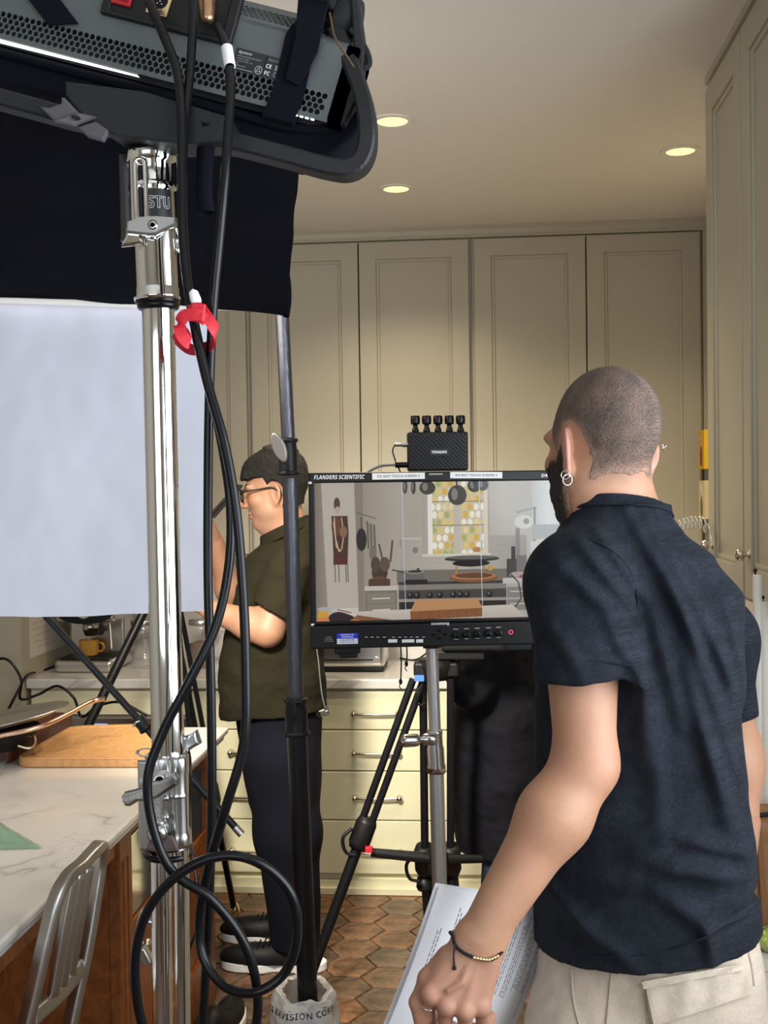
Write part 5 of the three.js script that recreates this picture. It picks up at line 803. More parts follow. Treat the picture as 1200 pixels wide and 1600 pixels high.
// ---------------------------------------------------------------- field monitor, its receiver and stand
{
  const TL = P(479, 739, 2.46), TR = P(884, 734.5, 2.555), BL = P(485.5, 1014, 2.46);
  const X = TR.clone().sub(TL).normalize(), Y0 = TL.clone().sub(BL).normalize(), Z = X.clone().cross(Y0).normalize(), Y = Z.clone().cross(X).normalize();
  const W = TR.distanceTo(TL), H = TL.distanceTo(BL), B = basis(BL, X, Y, Z);                // local: x right, y up, z out of the screen
  const px = (x, y) => { const a = P(x, y, 1).sub(camera.position), t = BL.clone().sub(camera.position).dot(Z) / a.dot(Z); const q = a.multiplyScalar(t).add(camera.position).sub(BL); return [q.dot(X), q.dot(Y)]; };
  const L = g => g.applyMatrix4(B), base = BL.clone().addScaledVector(X, W / 2);
  const t = thing('field_monitor', 'wide black field monitor on a silver stand showing a bright kitchen', 'monitor', base);
  const add = (n, g, m, l) => part(t, n, L(gm(g)), m, l);
  const [sx0, sy0] = px(494, 971), [, sy1] = px(493, 755); const sx1 = W - sx0 + 0.002, ch = 0.052;
  add('back_shell', [rbox(0.006, W - 0.006, 0.004, H - 0.004, -0.062, -0.006, 0.012, 4), rbox(W * 0.3, W * 0.7, H * 0.2, H * 0.75, -0.09, -0.05, 0.01, 3)], M.plasticBlack);
  add('bezel', extr(rect(0, W, ch, H), 0.022, 0.003, [rect(sx0, sx1, sy0, sy1)]).translate(0, 0, -0.012), M.plasticBlack);
  add('control_strip', rbox(0, W, 0, ch - 0.0008, -0.012, 0.008, 0.0035, 3), M.plasticBlack);
  // the picture on the screen, in the pixels of a 1066 x 605 canvas
  const pic = canvasTex(1066, 605, (c, w, h) => {
    const R = (x0, y0, x1, y1, f) => { c.fillStyle = f; c.fillRect(x0, y0, x1 - x0, y1 - y0); };
    const poly = (f, ...p) => { c.fillStyle = f; c.beginPath(); c.moveTo(p[0], p[1]); for (let i = 2; i < p.length; i += 2) c.lineTo(p[i], p[i + 1]); c.closePath(); c.fill(); };
    const E = (x, y, rx, ry, f) => { c.fillStyle = f; c.beginPath(); c.ellipse(x, y, rx, ry, 0, 0, 7); c.fill(); };
    const Ln = (f, wd, ...p) => { c.strokeStyle = f; c.lineWidth = wd; c.beginPath(); c.moveTo(p[0], p[1]); for (let i = 2; i < p.length; i += 2) c.lineTo(p[i], p[i + 1]); c.stroke(); };
    const lg = (x0, y0, x1, y1, ...s) => { const g = c.createLinearGradient(x0, y0, x1, y1); s.forEach((q, i) => g.addColorStop(i / (s.length - 1), q)); return g; };
    R(0, 0, w, h, lg(0, 0, w, 0, '#a89e90', '#b3aa9c', '#b9b1a5', '#c9c4bc', '#b9b7b4'));
    R(0, 0, 50, h, lg(0, 0, 50, 0, '#84796c', '#9d9387')); poly('#c3b9ab', 28, 0, 168, 0, 182, h, 52, h); poly('#8f8577', 168, 0, 205, 0, 205, h, 182, h);
    R(205, 0, 360, h, lg(205, 0, 360, 0, '#a59a8b', '#b9b0a3')); 
    // hanging ornament
    E(94, 92, 13, 28, '#5a3f36'); E(96, 118, 10, 15, '#b9aa9a'); poly('#4e3028', 70, 145, 138, 145, 142, 220, 136, 355, 78, 355, 74, 230); E(90, 190, 20, 44, '#6b4033'); Ln('#c8b488', 5, 82, 150, 86, 240, 100, 298, 112, 290, 122, 225, 112, 150); Ln('#d8c9a5', 4, 80, 170, 90, 280, 108, 302); R(76, 330, 136, 358, '#5c2a22'); E(120, 215, 16, 26, '#8d6a4c'); for (const q of [82, 98, 128, 136]) Ln('#433631', 3, q, 355, q + 2, 435);
    // pans on the rail and tools
    Ln('#6d655a', 5, 175, 130, 258, 158); R(194, 150, 198, 200, '#4a433c'); E(196, 250, 22, 50, '#2d2a27'); for (const [a, b, d] of [[222, 170, 290], [236, 180, 320], [250, 185, 300]]) Ln('#6f665c', 9, a, b, a + 4, d); E(244, 310, 16, 34, '#7d756b');
    E(272, 395, 34, 40, '#4b3a31'); E(270, 437, 44, 24, '#6d4c38'); E(255, 360, 20, 34, '#57483e'); E(294, 360, 22, 32, '#675447'); Ln('#6b4b35', 8, 318, 350, 328, 255); Ln('#574a3f', 7, 286, 345, 270, 270); R(224, 425, 316, 458, '#5a4030'); 
    // back wall, tiles and rail
    R(360, 240, 905, 395, lg(360, 0, 905, 0, '#b6ada1', '#c4beb4', '#aaa59e')); for (let y = 262; y < 390; y += 24) Ln('rgba(150,140,128,0.35)', 1.5, 360, y, 900, y);
    Ln('#d5cfc6', 5, 360, 248, 470, 250); Ln('#8f877c', 4, 362, 244, 362, 285); E(425, 300, 12, 14, '#8a857c');
    // window with leaded amber panes
    R(455, 0, 745, 325, lg(455, 0, 745, 0, '#b4ab9d', '#d6cfc2', '#b9b0a2')); R(480, 0, 735, 318, '#d9cdae');
    for (let y = -6; y < 315; y += 34) for (let x = 500; x < 735; x += 27) { const q = ((x * 7 + y * 13) % 11) / 11, ss = 0.5 + 0.5 * Math.sin(x * 0.9 + y * 0.7); if (x > 585 && x < 622) continue; E(x + ((y / 34) & 1 ? 8 : 0), y + 16, 11, 15, ss > 0.75 ? '#fffbe8' : q > 0.6 ? '#e9bb57' : q > 0.3 ? '#f2d384' : ss < 0.2 ? '#b8bd74' : '#f6e2ac'); }
    R(590, 0, 618, 318, '#cfc6ba'); R(480, 0, 500, 318, '#f6f4ee'); R(720, 0, 738, 318, '#e6ddcf'); for (const y of [85, 190]) R(498, y, 722, y + 5, '#a59670'); R(455, 318, 750, 330, '#e0d9cd');
    // hanging pots
    for (const [x, y, rx, ry, f] of [[384, 20, 11, 32, '#5e554d'], [420, 22, 10, 32, '#4c443d'], [480, 26, 34, 30, '#4a443f'], [608, 60, 40, 44, '#4d4a48'], [682, 18, 30, 30, '#3d3a38'], [718, 16, 24, 26, '#57534f']]) { E(x, y, rx, ry, f); E(x - rx * 0.3, y - 4, rx * 0.35, ry * 0.6, 'rgba(190,185,178,0.55)'); }
    Ln('#3d3834', 6, 605, 0, 608, 30); Ln('#3d3834', 6, 676, 0, 690, 40);
    // stove
    R(345, 388, 905, 450, '#7c756d'); R(352, 440, 815, 610, '#3f3b38'); R(352, 452, 815, 476, '#8b857d'); R(352, 476, 815, 515, '#4a4643'); for (const x of [402, 430, 486, 528, 586, 616, 644, 742]) { E(x, 500, 14, 15, '#1c1a19'); E(x - 3, 496, 6, 7, '#6b6663'); } R(352, 515, 815, 528, '#a49c90'); R(360, 528, 810, 606, '#2b2826');
    R(384, 395, 462, 430, '#6e6a66'); E(423, 395, 39, 9, '#a5a29d'); E(423, 394, 32, 6, '#403c39'); Ln('#4a4643', 6, 384, 400, 325, 385); R(380, 430, 475, 452, '#242120'); E(436, 385, 6, 5, '#2a2725');
    E(668, 342, 118, 13, '#35312e'); E(668, 336, 108, 9, '#6e6a65'); E(664, 362, 80, 15, '#1d1b1a'); R(596, 375, 604, 420, '#b98c3d'); R(716, 375, 722, 415, '#a07c3e'); E(675, 425, 104, 22, '#8a5a3c'); E(675, 418, 98, 17, '#b57c54'); E(675, 416, 80, 12, '#6b452f'); E(690, 302, 18, 12, '#c58c55'); R(738, 372, 756, 396, '#d3a43a');
    // right counter, grinder, machine
    poly('#b9b5af', 815, 440, 1066, 440, 1066, 605, 815, 605); poly('#cdc9c3', 800, 430, 950, 430, 940, 450, 800, 455); for (const y of [470, 525]) { R(818, y, 925, y + 48, '#8c8a80'); Ln('#dcd7cc', 4, 832, y + 20, 905, y + 20); }
    R(818, 345, 860, 425, '#4a4644'); R(838, 290, 856, 350, '#3c3937'); R(860, 330, 905, 430, '#7d7975'); E(868, 415, 40, 12, '#b5aca6'); E(895, 425, 24, 10, '#b1574f'); Ln('#3a3735', 5, 818, 395, 868, 450, 880, 520, 850, 565);
    R(930, 0, 1066, h, lg(930, 0, 1066, 0, '#c9c9c6', '#e4e6e6', '#d9dddd')); Ln('#aaa79f', 10, 862, 140, 950, 120); Ln('#8b8b8b', 8, 942, 118, 940, 270); E(895, 182, 42, 30, '#dddbd6'); E(905, 180, 13, 13, '#9a9690'); R(930, 195, 1066, 260, '#b4b6b4'); R(858, 210, 876, 330, '#8f8b87'); R(922, 270, 950, 600, '#dad7d2'); 
    // left cupboards
    R(208, 455, 348, 475, '#cfc8bd'); R(208, 475, 345, 605, '#7f796c'); for (const y of [485, 535]) { R(216, y, 338, y + 46, '#8d8778'); Ln('#e2dccf', 5, 240, y + 26, 315, y + 24); }
    // island in front, block and fruit
    poly(lg(0, 550, 0, 605, '#d6cdc2', '#c5b9ac'), 160, 566, 840, 548, 900, 605, 120, 605); poly('#c69262', 424, 520, 690, 518, 712, 560, 400, 570); poly('#8d5b34', 400, 570, 712, 560, 710, 598, 402, 608); for (let k = 0; k < 8; k++) Ln('rgba(90,55,30,0.35)', 3, 402 + k * 40, 570 - k, 404 + k * 40, 606);
    poly('#8a5b3a', 165, 580, 320, 605, 140, 605); E(30, 580, 24, 32, '#d6a63d'); E(35, 552, 30, 10, '#b7b3ae'); E(40, 605, 40, 18, '#d98a55'); E(105, 592, 52, 28, '#2c2027'); poly('#d8cfc4', 60, 556, 120, 548, 180, 550, 168, 590, 120, 570); Ln('#8d4038', 4, 90, 555, 150, 570); E(165, 608, 24, 10, '#c8764a');
    Ln('#dfe6f6', 3, 370, 0, 382, h); Ln('#dfe6f6', 3, 702, 0, 712, h); Ln('#6f9be8', 1, 373, 60, 382, h); Ln('#6f9be8', 1, 705, 40, 712, 320); Ln('#e5b98a', 1, 708, 400, 712, h);
  });
  const scr = new THREE.PlaneGeometry(sx1 - sx0, sy1 - sy0).translate((sx0 + sx1) / 2, (sy0 + sy1) / 2, 0.0005);
  add('screen', [scr], phys({ color: rgb(0.02, 0.02, 0.02), emissive: rgb(1, 1, 1), emissiveMap: pic, emissiveIntensity: 0.55, roughness: 0.2, specularIntensity: 0.45 }));
  add('screen_backing', box(sx0 - 0.004, sx1 + 0.004, sy0 - 0.004, sy1 + 0.004, -0.011, -0.001), M.black);
  // printing on the bezel
  const word = (s, x, y, hgt, wdt, m, sl = 0, z = 0.0100, n = 'lettering') => { const [lx, ly] = px(x, y); const g = text3(s, hgt, 0.0005, sl); g.computeBoundingBox(); const k = wdt / (g.boundingBox.max.x - g.boundingBox.min.x); g.scale(k, 1, 1); add(n, g.translate(lx, ly, z), m); };
  const S = 2.46 / F;
  word('FLANDERS SCIENTIFIC', 530, 745.5, 0.0088, 80 * S, M.white, 0.2); word('DM', 851, 743, 0.007, 14 * S, M.white, 0.1);
  const tape = s => canvasTex(512, 64, (c, w, h) => { c.fillStyle = '#e9e9ea'; c.fillRect(0, 0, w, h); c.fillStyle = '#5a5a62'; c.font = 'bold 34px sans-serif'; c.textAlign = 'center'; c.fillText(s, w / 2, 44); });
  const tp = tape('DO NOT TOUCH SCREEN !!'), tm = mat({ map: tp, roughness: 0.7 });
  for (const [x, y, r] of [[622, 744, 0.004], [743, 742.5, -0.012]]) { const [lx, ly] = px(x, y); add('tape_strip', new THREE.PlaneGeometry(82 * S * 1.02, 10 * S).rotateZ(r).translate(lx, ly, 0.0106), tm); add('tape_edge', rbox(lx - 41 * S, lx + 41 * S, ly - 4.6 * S, ly + 4.6 * S, 0.0098, 0.0104, 0.0002), M.paper); }
  { const [lx, ly] = px(680, 741); add('tally_lamp', rbox(lx - 0.015, lx + 0.015, ly - 0.002, ly + 0.002, 0.009, 0.0108, 0.0015), mat({ color: rgb(0.28, 0.28, 0.32), roughness: 0.4 })); }
  word('sunzhong', 687, 974, 0.0058, 29 * S, M.white, 0, 0.0085);
  const strip = (n, x0, x1, y0, y1, m, z = 0.0088) => { const a = px(x0, y1), b = px(x1, y0); add(n, rbox(a[0], b[0], a[1], b[1], 0.0070, z, 0.0006), m); };
  const tagT = canvasTex(256, 160, (c, w, h) => { c.fillStyle = '#1c36d8'; c.fillRect(0, 0, w, h / 2); c.fillStyle = '#dfe6f5'; c.fillRect(0, h / 2, w, h / 2); c.textAlign = 'center'; c.fillStyle = '#fff'; c.font = 'bold 26px sans-serif'; c.fillText('PROPERTY OF', w / 2, 32); c.fillText('SUNZHONG', w / 2, 64); c.fillStyle = '#2a3d90'; c.font = 'bold 28px sans-serif'; c.fillText('310.398.5798', w / 2, 112); c.fillRect(40, 128, 176, 6); });
  { const [lx, ly] = px(542.5, 997); add('asset_tag', [new THREE.PlaneGeometry(33 * S, 17 * S).translate(lx, ly, 0.0086)], mat({ map: tagT, roughness: 0.4 })); }
  for (const x of [613, 637, 655]) strip('paper_label', x - (x === 637 ? 9.5 : x === 613 ? 7 : 5.5), x + (x === 637 ? 9.5 : x === 613 ? 7 : 5.5), 998, 1003.5, M.white, 0.0090);
  for (const x of [572, 581, 590, 600, 614, 624, 633, 642, 651, 661]) { strip('button', x - 3.4, x + 3.4, 993, 996.4, M.rubber, 0.0096); strip('button_print', x - 2.6, x + 2.6, 994.2, 995.2, M.paper, 0.0100); }
  for (const [x, y] of [[685.5, 984.5], [685.5, 996.5], [676.5, 991], [694.5, 990]]) strip('button', x - 3, x + 3, y - 2, y + 2, M.rubber, 0.0096);
  for (const x of [711.5, 728, 744.5, 762, 778]) { const [lx, ly] = px(x, 991.5 - (x - 711) * 0.045); add('knob', new THREE.LatheGeometry([[0.0001, 0.013], [0.0062, 0.0128], [0.0072, 0.0118], [0.0078, 0], [0.0001, 0]].map(q => new THREE.Vector2(...q)), 24).rotateX(Math.PI / 2).translate(lx, ly, 0.0078), M.rubber); strip('knob_print', x - 4, x + 4, 982 - (x - 711) * 0.045, 983 - (x - 711) * 0.045, M.paper, 0.0084); strip('knob_print', x - 3.4, x + 3.4, 997.6 - (x - 711) * 0.045, 998.6 - (x - 711) * 0.045, M.paper, 0.0084); }
  { const [lx, ly] = px(797, 987); add('power_button', new THREE.TorusGeometry(0.0042, 0.0008, 8, 24).translate(lx, ly, 0.0085), mat({ color: rgb(0.3, 0.02, 0.02), emissive: rgb(1, 0.12, 0.16), emissiveIntensity: 0.9 })); }
  for (let r = 0; r < 3; r++) for (let k = 0; k < 5 - r; k++) { const x = 507 + k * 3.2 + r * 1.6, y = 1001 - r * 3; strip('speaker_hole', x - 1, x + 1, y - 0.8, y + 0.8, M.brushed, 0.0082); }
  for (const [x, y] of [[484, 755], [488.5, 976]]) { const [lx, ly] = px(x, y); add('screw', [new THREE.LatheGeometry([[0.0001, 0.0014], [0.0035, 0.001], [0.0046, 0], [0.0001, 0]].map(q => new THREE.Vector2(...q)), 18).rotateX(Math.PI / 2).translate(lx, ly, 0.0098)], M.silver); }
  { const [lx, ly] = px(543, 1018); add('foot', [rbox(lx - 0.028, lx + 0.028, -0.012, 0.002, -0.05, 0.004, 0.003), rbox(lx - 0.018, lx + 0.022, -0.022, -0.010, -0.05, 0.002, 0.004)], M.plasticBlack); }
  { const [lx, ly] = px(810, 1010); add('foot', [rbox(lx - 0.03, lx + 0.03, -0.014, 0.002, -0.05, 0.002, 0.003)], M.plasticBlack); }

  // stand: silver riser, collar with its knob, lower tube
  const st = thing('monitor_stand', 'silver tubular stand under the monitor with a round tightening knob', 'stand', P(690, 1400, 2.58).setY(0));
  const a = P(674, 1012, 2.58), c0 = P(679, 1143, 2.58), c1 = P(682, 1203, 2.58), bt = P(690, 1560, 2.58), r = 9.5 * 2.58 / F, dn = bt.clone().sub(c0).normalize();
  part(st, 'riser', cyl(c1, a.clone().addScaledVector(dn, -0.06), r), M.greyTube);
  part(st, 'bracket', [L(rbox(W * 0.40, W * 0.60, 0.05, 0.16, -0.115, -0.088, 0.004)), cyl(a.clone().addScaledVector(dn, -0.06), a.clone().addScaledVector(dn, 0.0), 0.019)], M.black);
  const floorPt = c1.clone().addScaledVector(dn, (c1.y - 0.30) / -dn.y);
  part(st, 'lower_tube', cyl(floorPt, c1, r * 1.22), M.greyTube);
  part(st, 'collar', [lathe(c1.clone().addScaledVector(dn, 0.004), c0, [[r, 0.0], [r * 1.55, 0], [r * 1.6, 0.012], [r * 1.45, 0.018], [r * 1.42, 0.055], [r * 1.28, 0.058], [r * 1.28, 0.086], [r * 1.36, 0.088], [r * 1.34, 0.094], [r, 0.094]], 36)], M.castAlu);
  part(st, 'rubber_ring', lathe(c1.clone().addScaledVector(dn, 0.006), c1, [[r, 0], [r * 1.5, 0], [r * 1.5, 0.004], [r, 0.004]]), M.rubber);
  const k0 = P(672, 1155, 2.56), k1 = P(655, 1156, 2.55), k2 = P(625, 1158, 2.53);
  part(st, 'knob', [lathe(k1, k2, [[0.0001, 0], [0.010, 0], [0.0135, 0.004], [0.0145, 0.012], [0.0145, 0.036], [0.012, 0.042], [0.0001, 0.043]], 28), cyl(k0.clone().add(V(0.01, 0, 0)), k1, 0.0065), lathe(k0.clone().add(V(0.012, 0, 0)), k0.clone().add(V(-0.02, 0, 0)), [[0.0001, 0], [0.013, 0], [0.013, 0.024], [0.010, 0.03], [0.0001, 0.03]])], M.castAlu);
  const kn = P(645, 1541, 2.55), hub = floorPt.clone().addScaledVector(dn, -0.28), hubP = P(688, 1541, 2.58);
  part(st, 'collar', lathe(hubP.clone().addScaledVector(dn, 0.035), hubP.clone().addScaledVector(dn, -0.035), [[r, 0], [r * 1.6, 0], [r * 1.65, 0.01], [r * 1.5, 0.06], [r, 0.07]]), M.castAlu);
  part(st, 'knob', [lathe(P(655, 1541, 2.55), kn.clone().add(V(-0.012, 0, 0)), [[0.0001, 0], [0.009, 0], [0.0125, 0.003], [0.0125, 0.018], [0.010, 0.021], [0.0001, 0.021]]), cyl(hubP, P(653, 1541, 2.55), 0.006)], M.castAlu);
  for (let k = 0; k < 3; k++) { const q = k * 2.094 + 0.4; part(st, 'leg', tube([floorPt.clone().add(V(0, 0.1, 0)), floorPt.clone().add(V(Math.cos(q) * 0.2, -0.06, Math.sin(q) * 0.2)), V(floorPt.x + Math.cos(q) * 0.42, 0.018, floorPt.z + Math.sin(q) * 0.42)], 0.0125, 30), M.greyTube); }

  // wireless receiver clamped on top
  const rx = thing('wireless_receiver', 'black ribbed wireless video box with five stub aerials on top of the monitor', 'receiver', P(688, 734, 2.54));
  const [ox] = px(639, 736), RW = 94 * 2.52 / F, RH = 61 * 2.52 / F, RB = basis(BL.clone().addScaledVector(X, ox).addScaledVector(Y, H + 0.0015), X, Y, Z), r2 = (n, g, m) => part(rx, n, gm(g).applyMatrix4(RB), m);
  r2('body', rbox(0, RW, 0, RH, -0.042, -0.006, 0.005, 4), M.plasticBlack);
  const ribs = []; for (let k = -9; k < 14; k++) { const x0 = k * 0.0095; const p = []; let a0 = V(x0, RH - 0.004, 0), b0 = V(x0 + RH - 0.008, 0.004, 0); if (a0.x < 0.004) { a0 = V(0.004, a0.y - (0.004 - a0.x), 0); } if (b0.x > RW - 0.004) { b0 = V(RW - 0.004, b0.y + (b0.x - RW + 0.004), 0); } if (a0.y < 0.008 || b0.y > RH - 0.008 || a0.x > RW - 0.008) continue; const c = a0.clone().add(b0).multiplyScalar(0.5), ln = a0.distanceTo(b0); ribs.push(rbox(-ln / 2, ln / 2, -0.0022, 0.0022, -0.002, 0.0025, 0.0012).rotateZ(-Math.PI / 4).translate(c.x, c.y, -0.006)); }
  for (const g of ribs) r2('rib', g, M.plasticBlack);
  r2('plate', rbox(RW * 0.34, RW * 0.68, RH * 0.38, RH * 0.58, -0.007, -0.0032, 0.001), M.plasticBlack);
  { const g = text3('TERADEK', 0.0058, 0.0005, 0.1); r2('lettering', g.translate(RW * 0.51, RH * 0.48, -0.0032), M.white); }
  for (let k = 0; k < 5; k++) { const x = RW * (0.135 + k * 0.19), y = RH; r2('aerial', [new THREE.LatheGeometry([[0.0001, -0.002], [0.007, -0.002], [0.008, 0.004], [0.0052, 0.011], [0.0052, 0.016], [0.0098, 0.018], [0.0105, 0.021], [0.0095, 0.0225], [0.0105, 0.024], [0.0105, 0.030], [0.0095, 0.0315], [0.0105, 0.033], [0.009, 0.036], [0.0001, 0.0365]].map(q => new THREE.Vector2(...q)), 24).translate(x, y, -0.024)], M.rubber); }
  r2('plug', [cyl(V(-0.028, RH * 0.68, -0.02), V(0, RH * 0.68, -0.02), 0.0042), cyl(V(-0.012, RH * 0.68, -0.02), V(0.001, RH * 0.68, -0.02), 0.0055)], M.silver);
  r2('plug', [cyl(V(-0.028, RH * 0.17, -0.02), V(0, RH * 0.17, -0.02), 0.0068, 0.0068)], M.rubber);
  r2('lead', [tube([V(-0.028, RH * 0.68, -0.02), V(-0.033, RH * 0.55, -0.02), V(-0.028, RH * 0.3, -0.022), V(-0.015, -0.004, -0.03), V(-0.008, -0.03, -0.07)], 0.0016, 30, 8)], M.rubber);
  r2('lead', [tube([V(-0.028, RH * 0.17, -0.02), V(-0.06, RH * 0.14, -0.022), V(-0.085, RH * 0.0, -0.028), V(-0.10, -0.02, -0.07)], 0.0028, 30, 8)], mat({ color: rgb(0.12, 0.12, 0.12), roughness: 0.5 }));

  // things hanging under it
  const e = P(502, 1112, 2.44), bl = thing('hanging_lead', 'thin clear lead ending in a silver connector, hanging left of the monitor', 'cable', e);
  part(bl, 'wire', tube([P(495, 1012, 2.49), P(498, 1035, 2.47), P(500, 1060, 2.45), P(504, 1090, 2.44), P(509, 1108, 2.44)], 0.0016, 40, 8), M.greyTube);
  part(bl, 'connector', [cyl(P(498, 1116, 2.43), P(506, 1113, 2.44), 0.0072), cyl(P(506, 1113, 2.44), P(513, 1110, 2.44), 0.0055), cyl(P(510, 1105, 2.44), P(511, 1118, 2.44), 0.0048)], M.silver);
  for (const [x, y, w] of [[626, 1068, 'longer'], [635, 1040, 'shorter']]) { const q = thing('drawstring', `${w} black cord with a toggle hanging below the monitor`, 'cord', P(x, y, 2.56)); part(q, 'cord', tube([P(x, 1005, 2.55), P(x + 1, (1005 + y) / 2, 2.56), P(x, y, 2.56)], 0.0016, 20, 6), M.black); part(q, 'toggle', [ball(P(x, y - 3, 2.56), 0.0045, [0.9, 1.5, 0.9])], M.black); part(q, 'loop', tube([P(x, y, 2.56), P(x - 2, y + 4, 2.56), P(x + 1, y + 9, 2.56)], 0.0012, 10, 6), M.black); }
}
// ---------------------------------------------------------------- tripod with a camera, behind the monitor
{
  const D = 3.84, t = thing('camera_tripod', 'tall black video tripod with twin tube legs and a mid spreader', 'tripod', P(683, 1400, D).setY(0));
  const top = P(682, 1042, D), bk = M.blackTube;
  const leg = (a, b, foot, off) => {       // twin upper tubes a-b, clamp at b, single lower tube to the foot
    const o = off; part(t, 'upper_tube', cyl(b.clone().add(o), a.clone().add(o), 0.0125), bk); part(t, 'upper_tube', cyl(b.clone().sub(o), a.clone().sub(o), 0.0125), bk);
    const d = foot.clone().sub(b).normalize(); part(t, 'lower_tube', cyl(foot, b.clone().addScaledVector(d, -0.05), 0.0165, 0.019), bk);
    part(t, 'clamp', [lathe(b.clone().addScaledVector(d, 0.05), b.clone().addScaledVector(d, -0.06), [[0.0001, 0], [0.028, 0], [0.036, 0.02], [0.036, 0.09], [0.028, 0.11], [0.0001, 0.11]], 20), tube([b.clone().add(V(-0.03, 0.03, 0.03)), b.clone().add(V(-0.06, 0.0, 0.04)), b.clone().add(V(-0.05, -0.05, 0.035)), b.clone().add(V(-0.02, -0.06, 0.03))], 0.006, 20, 8)], M.plasticBlack);
    part(t, 'foot', ball(foot.clone().setY(0.014), 0.026, [1, 0.5, 1]), M.rubber);
  };
  const f1w = onPlane(474, 1556, 0.016);
  leg(P(655, 1058, D - 0.02), P(566, 1304, 3.80), f1w, V(0.020, 0.006, 0.0));
  leg(P(661, 1058, D), P(664, 1345, 3.90), V(P(672, 1400, 4.0).x, 0.016, -4.02), V(0.0, 0, 0.018));
  leg(P(704, 1058, D), P(704, 1345, 3.90), V(P(702, 1400, 4.0).x + 0.02, 0.016, -4.0), V(0.0, 0, 0.018));
  part(t, 'bowl', [lathe(P(682, 1062, D), P(682, 1030, D), [[0.0001, 0], [0.035, 0], [0.055, 0.02], [0.062, 0.05], [0.06, 0.07], [0.0001, 0.07]], 28), rbox(-0.075, 0.075, -0.03, 0.02, -0.04, 0.04, 0.01).translate(top.x, top.y, top.z)], M.plasticBlack);
  part(t, 'level_display', rbox(-0.016, 0.016, -0.010, 0.010, -0.004, 0.004, 0.002).translate(P(655, 1055, D - 0.06).x, P(655, 1055, D).y, -D + 0.062), mat({ color: rgb(0.02, 0.05, 0.2), emissive: rgb(0.15, 0.35, 0.9), emissiveIntensity: 0.7 }));
  const cen = P(684, 1342, 3.84), s1 = P(580, 1332, 3.80), s2 = P(752, 1342, 3.90);
  part(t, 'spreader', [cyl(s1, cen, 0.015, 0.019), cyl(cen, s2, 0.018, 0.014), lathe(cen.clone().add(V(0, -0.055, 0)), cen.clone().add(V(0, 0.03, 0)), [[0.0001, 0], [0.03, 0], [0.035, 0.01], [0.035, 0.07], [0.028, 0.085], [0.0001, 0.085]], 24)], M.plasticBlack);
  part(t, 'red_catch', rbox(-0.012, 0.012, -0.01, 0.01, -0.01, 0.01, 0.003).translate(P(577, 1326, 3.77).x, P(577, 1326, 3.77).y, -3.76), M.red);
  for (const sx of [664, 704]) part(t, 'sleeve', [lathe(P(sx, 1390, 3.92), P(sx, 1368, 3.92), [[0.0001, 0], [0.026, 0], [0.03, 0.01], [0.026, 0.045], [0.0001, 0.045]], 20)], M.plasticBlack);
  part(t, 'tie_cord', tube([P(660, 1070, D - 0.05), P(652, 1080, D - 0.06), P(650, 1092, D - 0.06), P(656, 1102, D - 0.05), P(664, 1098, D - 0.05)], 0.003, 24, 6), M.black);
  const cb = P(700, 1000, D), cm = thing('film_camera', 'black film camera on the tripod behind the lower edge of the monitor', 'camera', P(690, 1030, D));
  part(cm, 'plate', rbox(-0.06, 0.12, 0, 0.03, -0.05, 0.05, 0.006).translate(cb.x, P(700, 1030, D).y + 0.004, cb.z), M.plasticBlack);
  part(cm, 'body', rbox(-0.02, 0.22, 0.03, 0.19, -0.07, 0.07, 0.012, 3).translate(cb.x, P(700, 1030, D).y + 0.004, cb.z), M.plasticBlack);
  part(cm, 'lens', lathe(V(cb.x - 0.01, P(700, 1030, D).y + 0.115, cb.z), V(cb.x - 0.2, P(700, 1030, D).y + 0.115, cb.z), [[0.0001, 0], [0.045, 0], [0.05, 0.02], [0.048, 0.06], [0.055, 0.07], [0.055, 0.14], [0.0001, 0.13]], 32), M.rubber);
  part(cm, 'top_handle', tube([V(cb.x + 0.02, P(700, 1030, D).y + 0.19, cb.z), V(cb.x + 0.03, P(700, 1030, D).y + 0.24, cb.z), V(cb.x + 0.16, P(700, 1030, D).y + 0.24, cb.z), V(cb.x + 0.17, P(700, 1030, D).y + 0.19, cb.z)], 0.012, 30), M.plasticBlack);
}
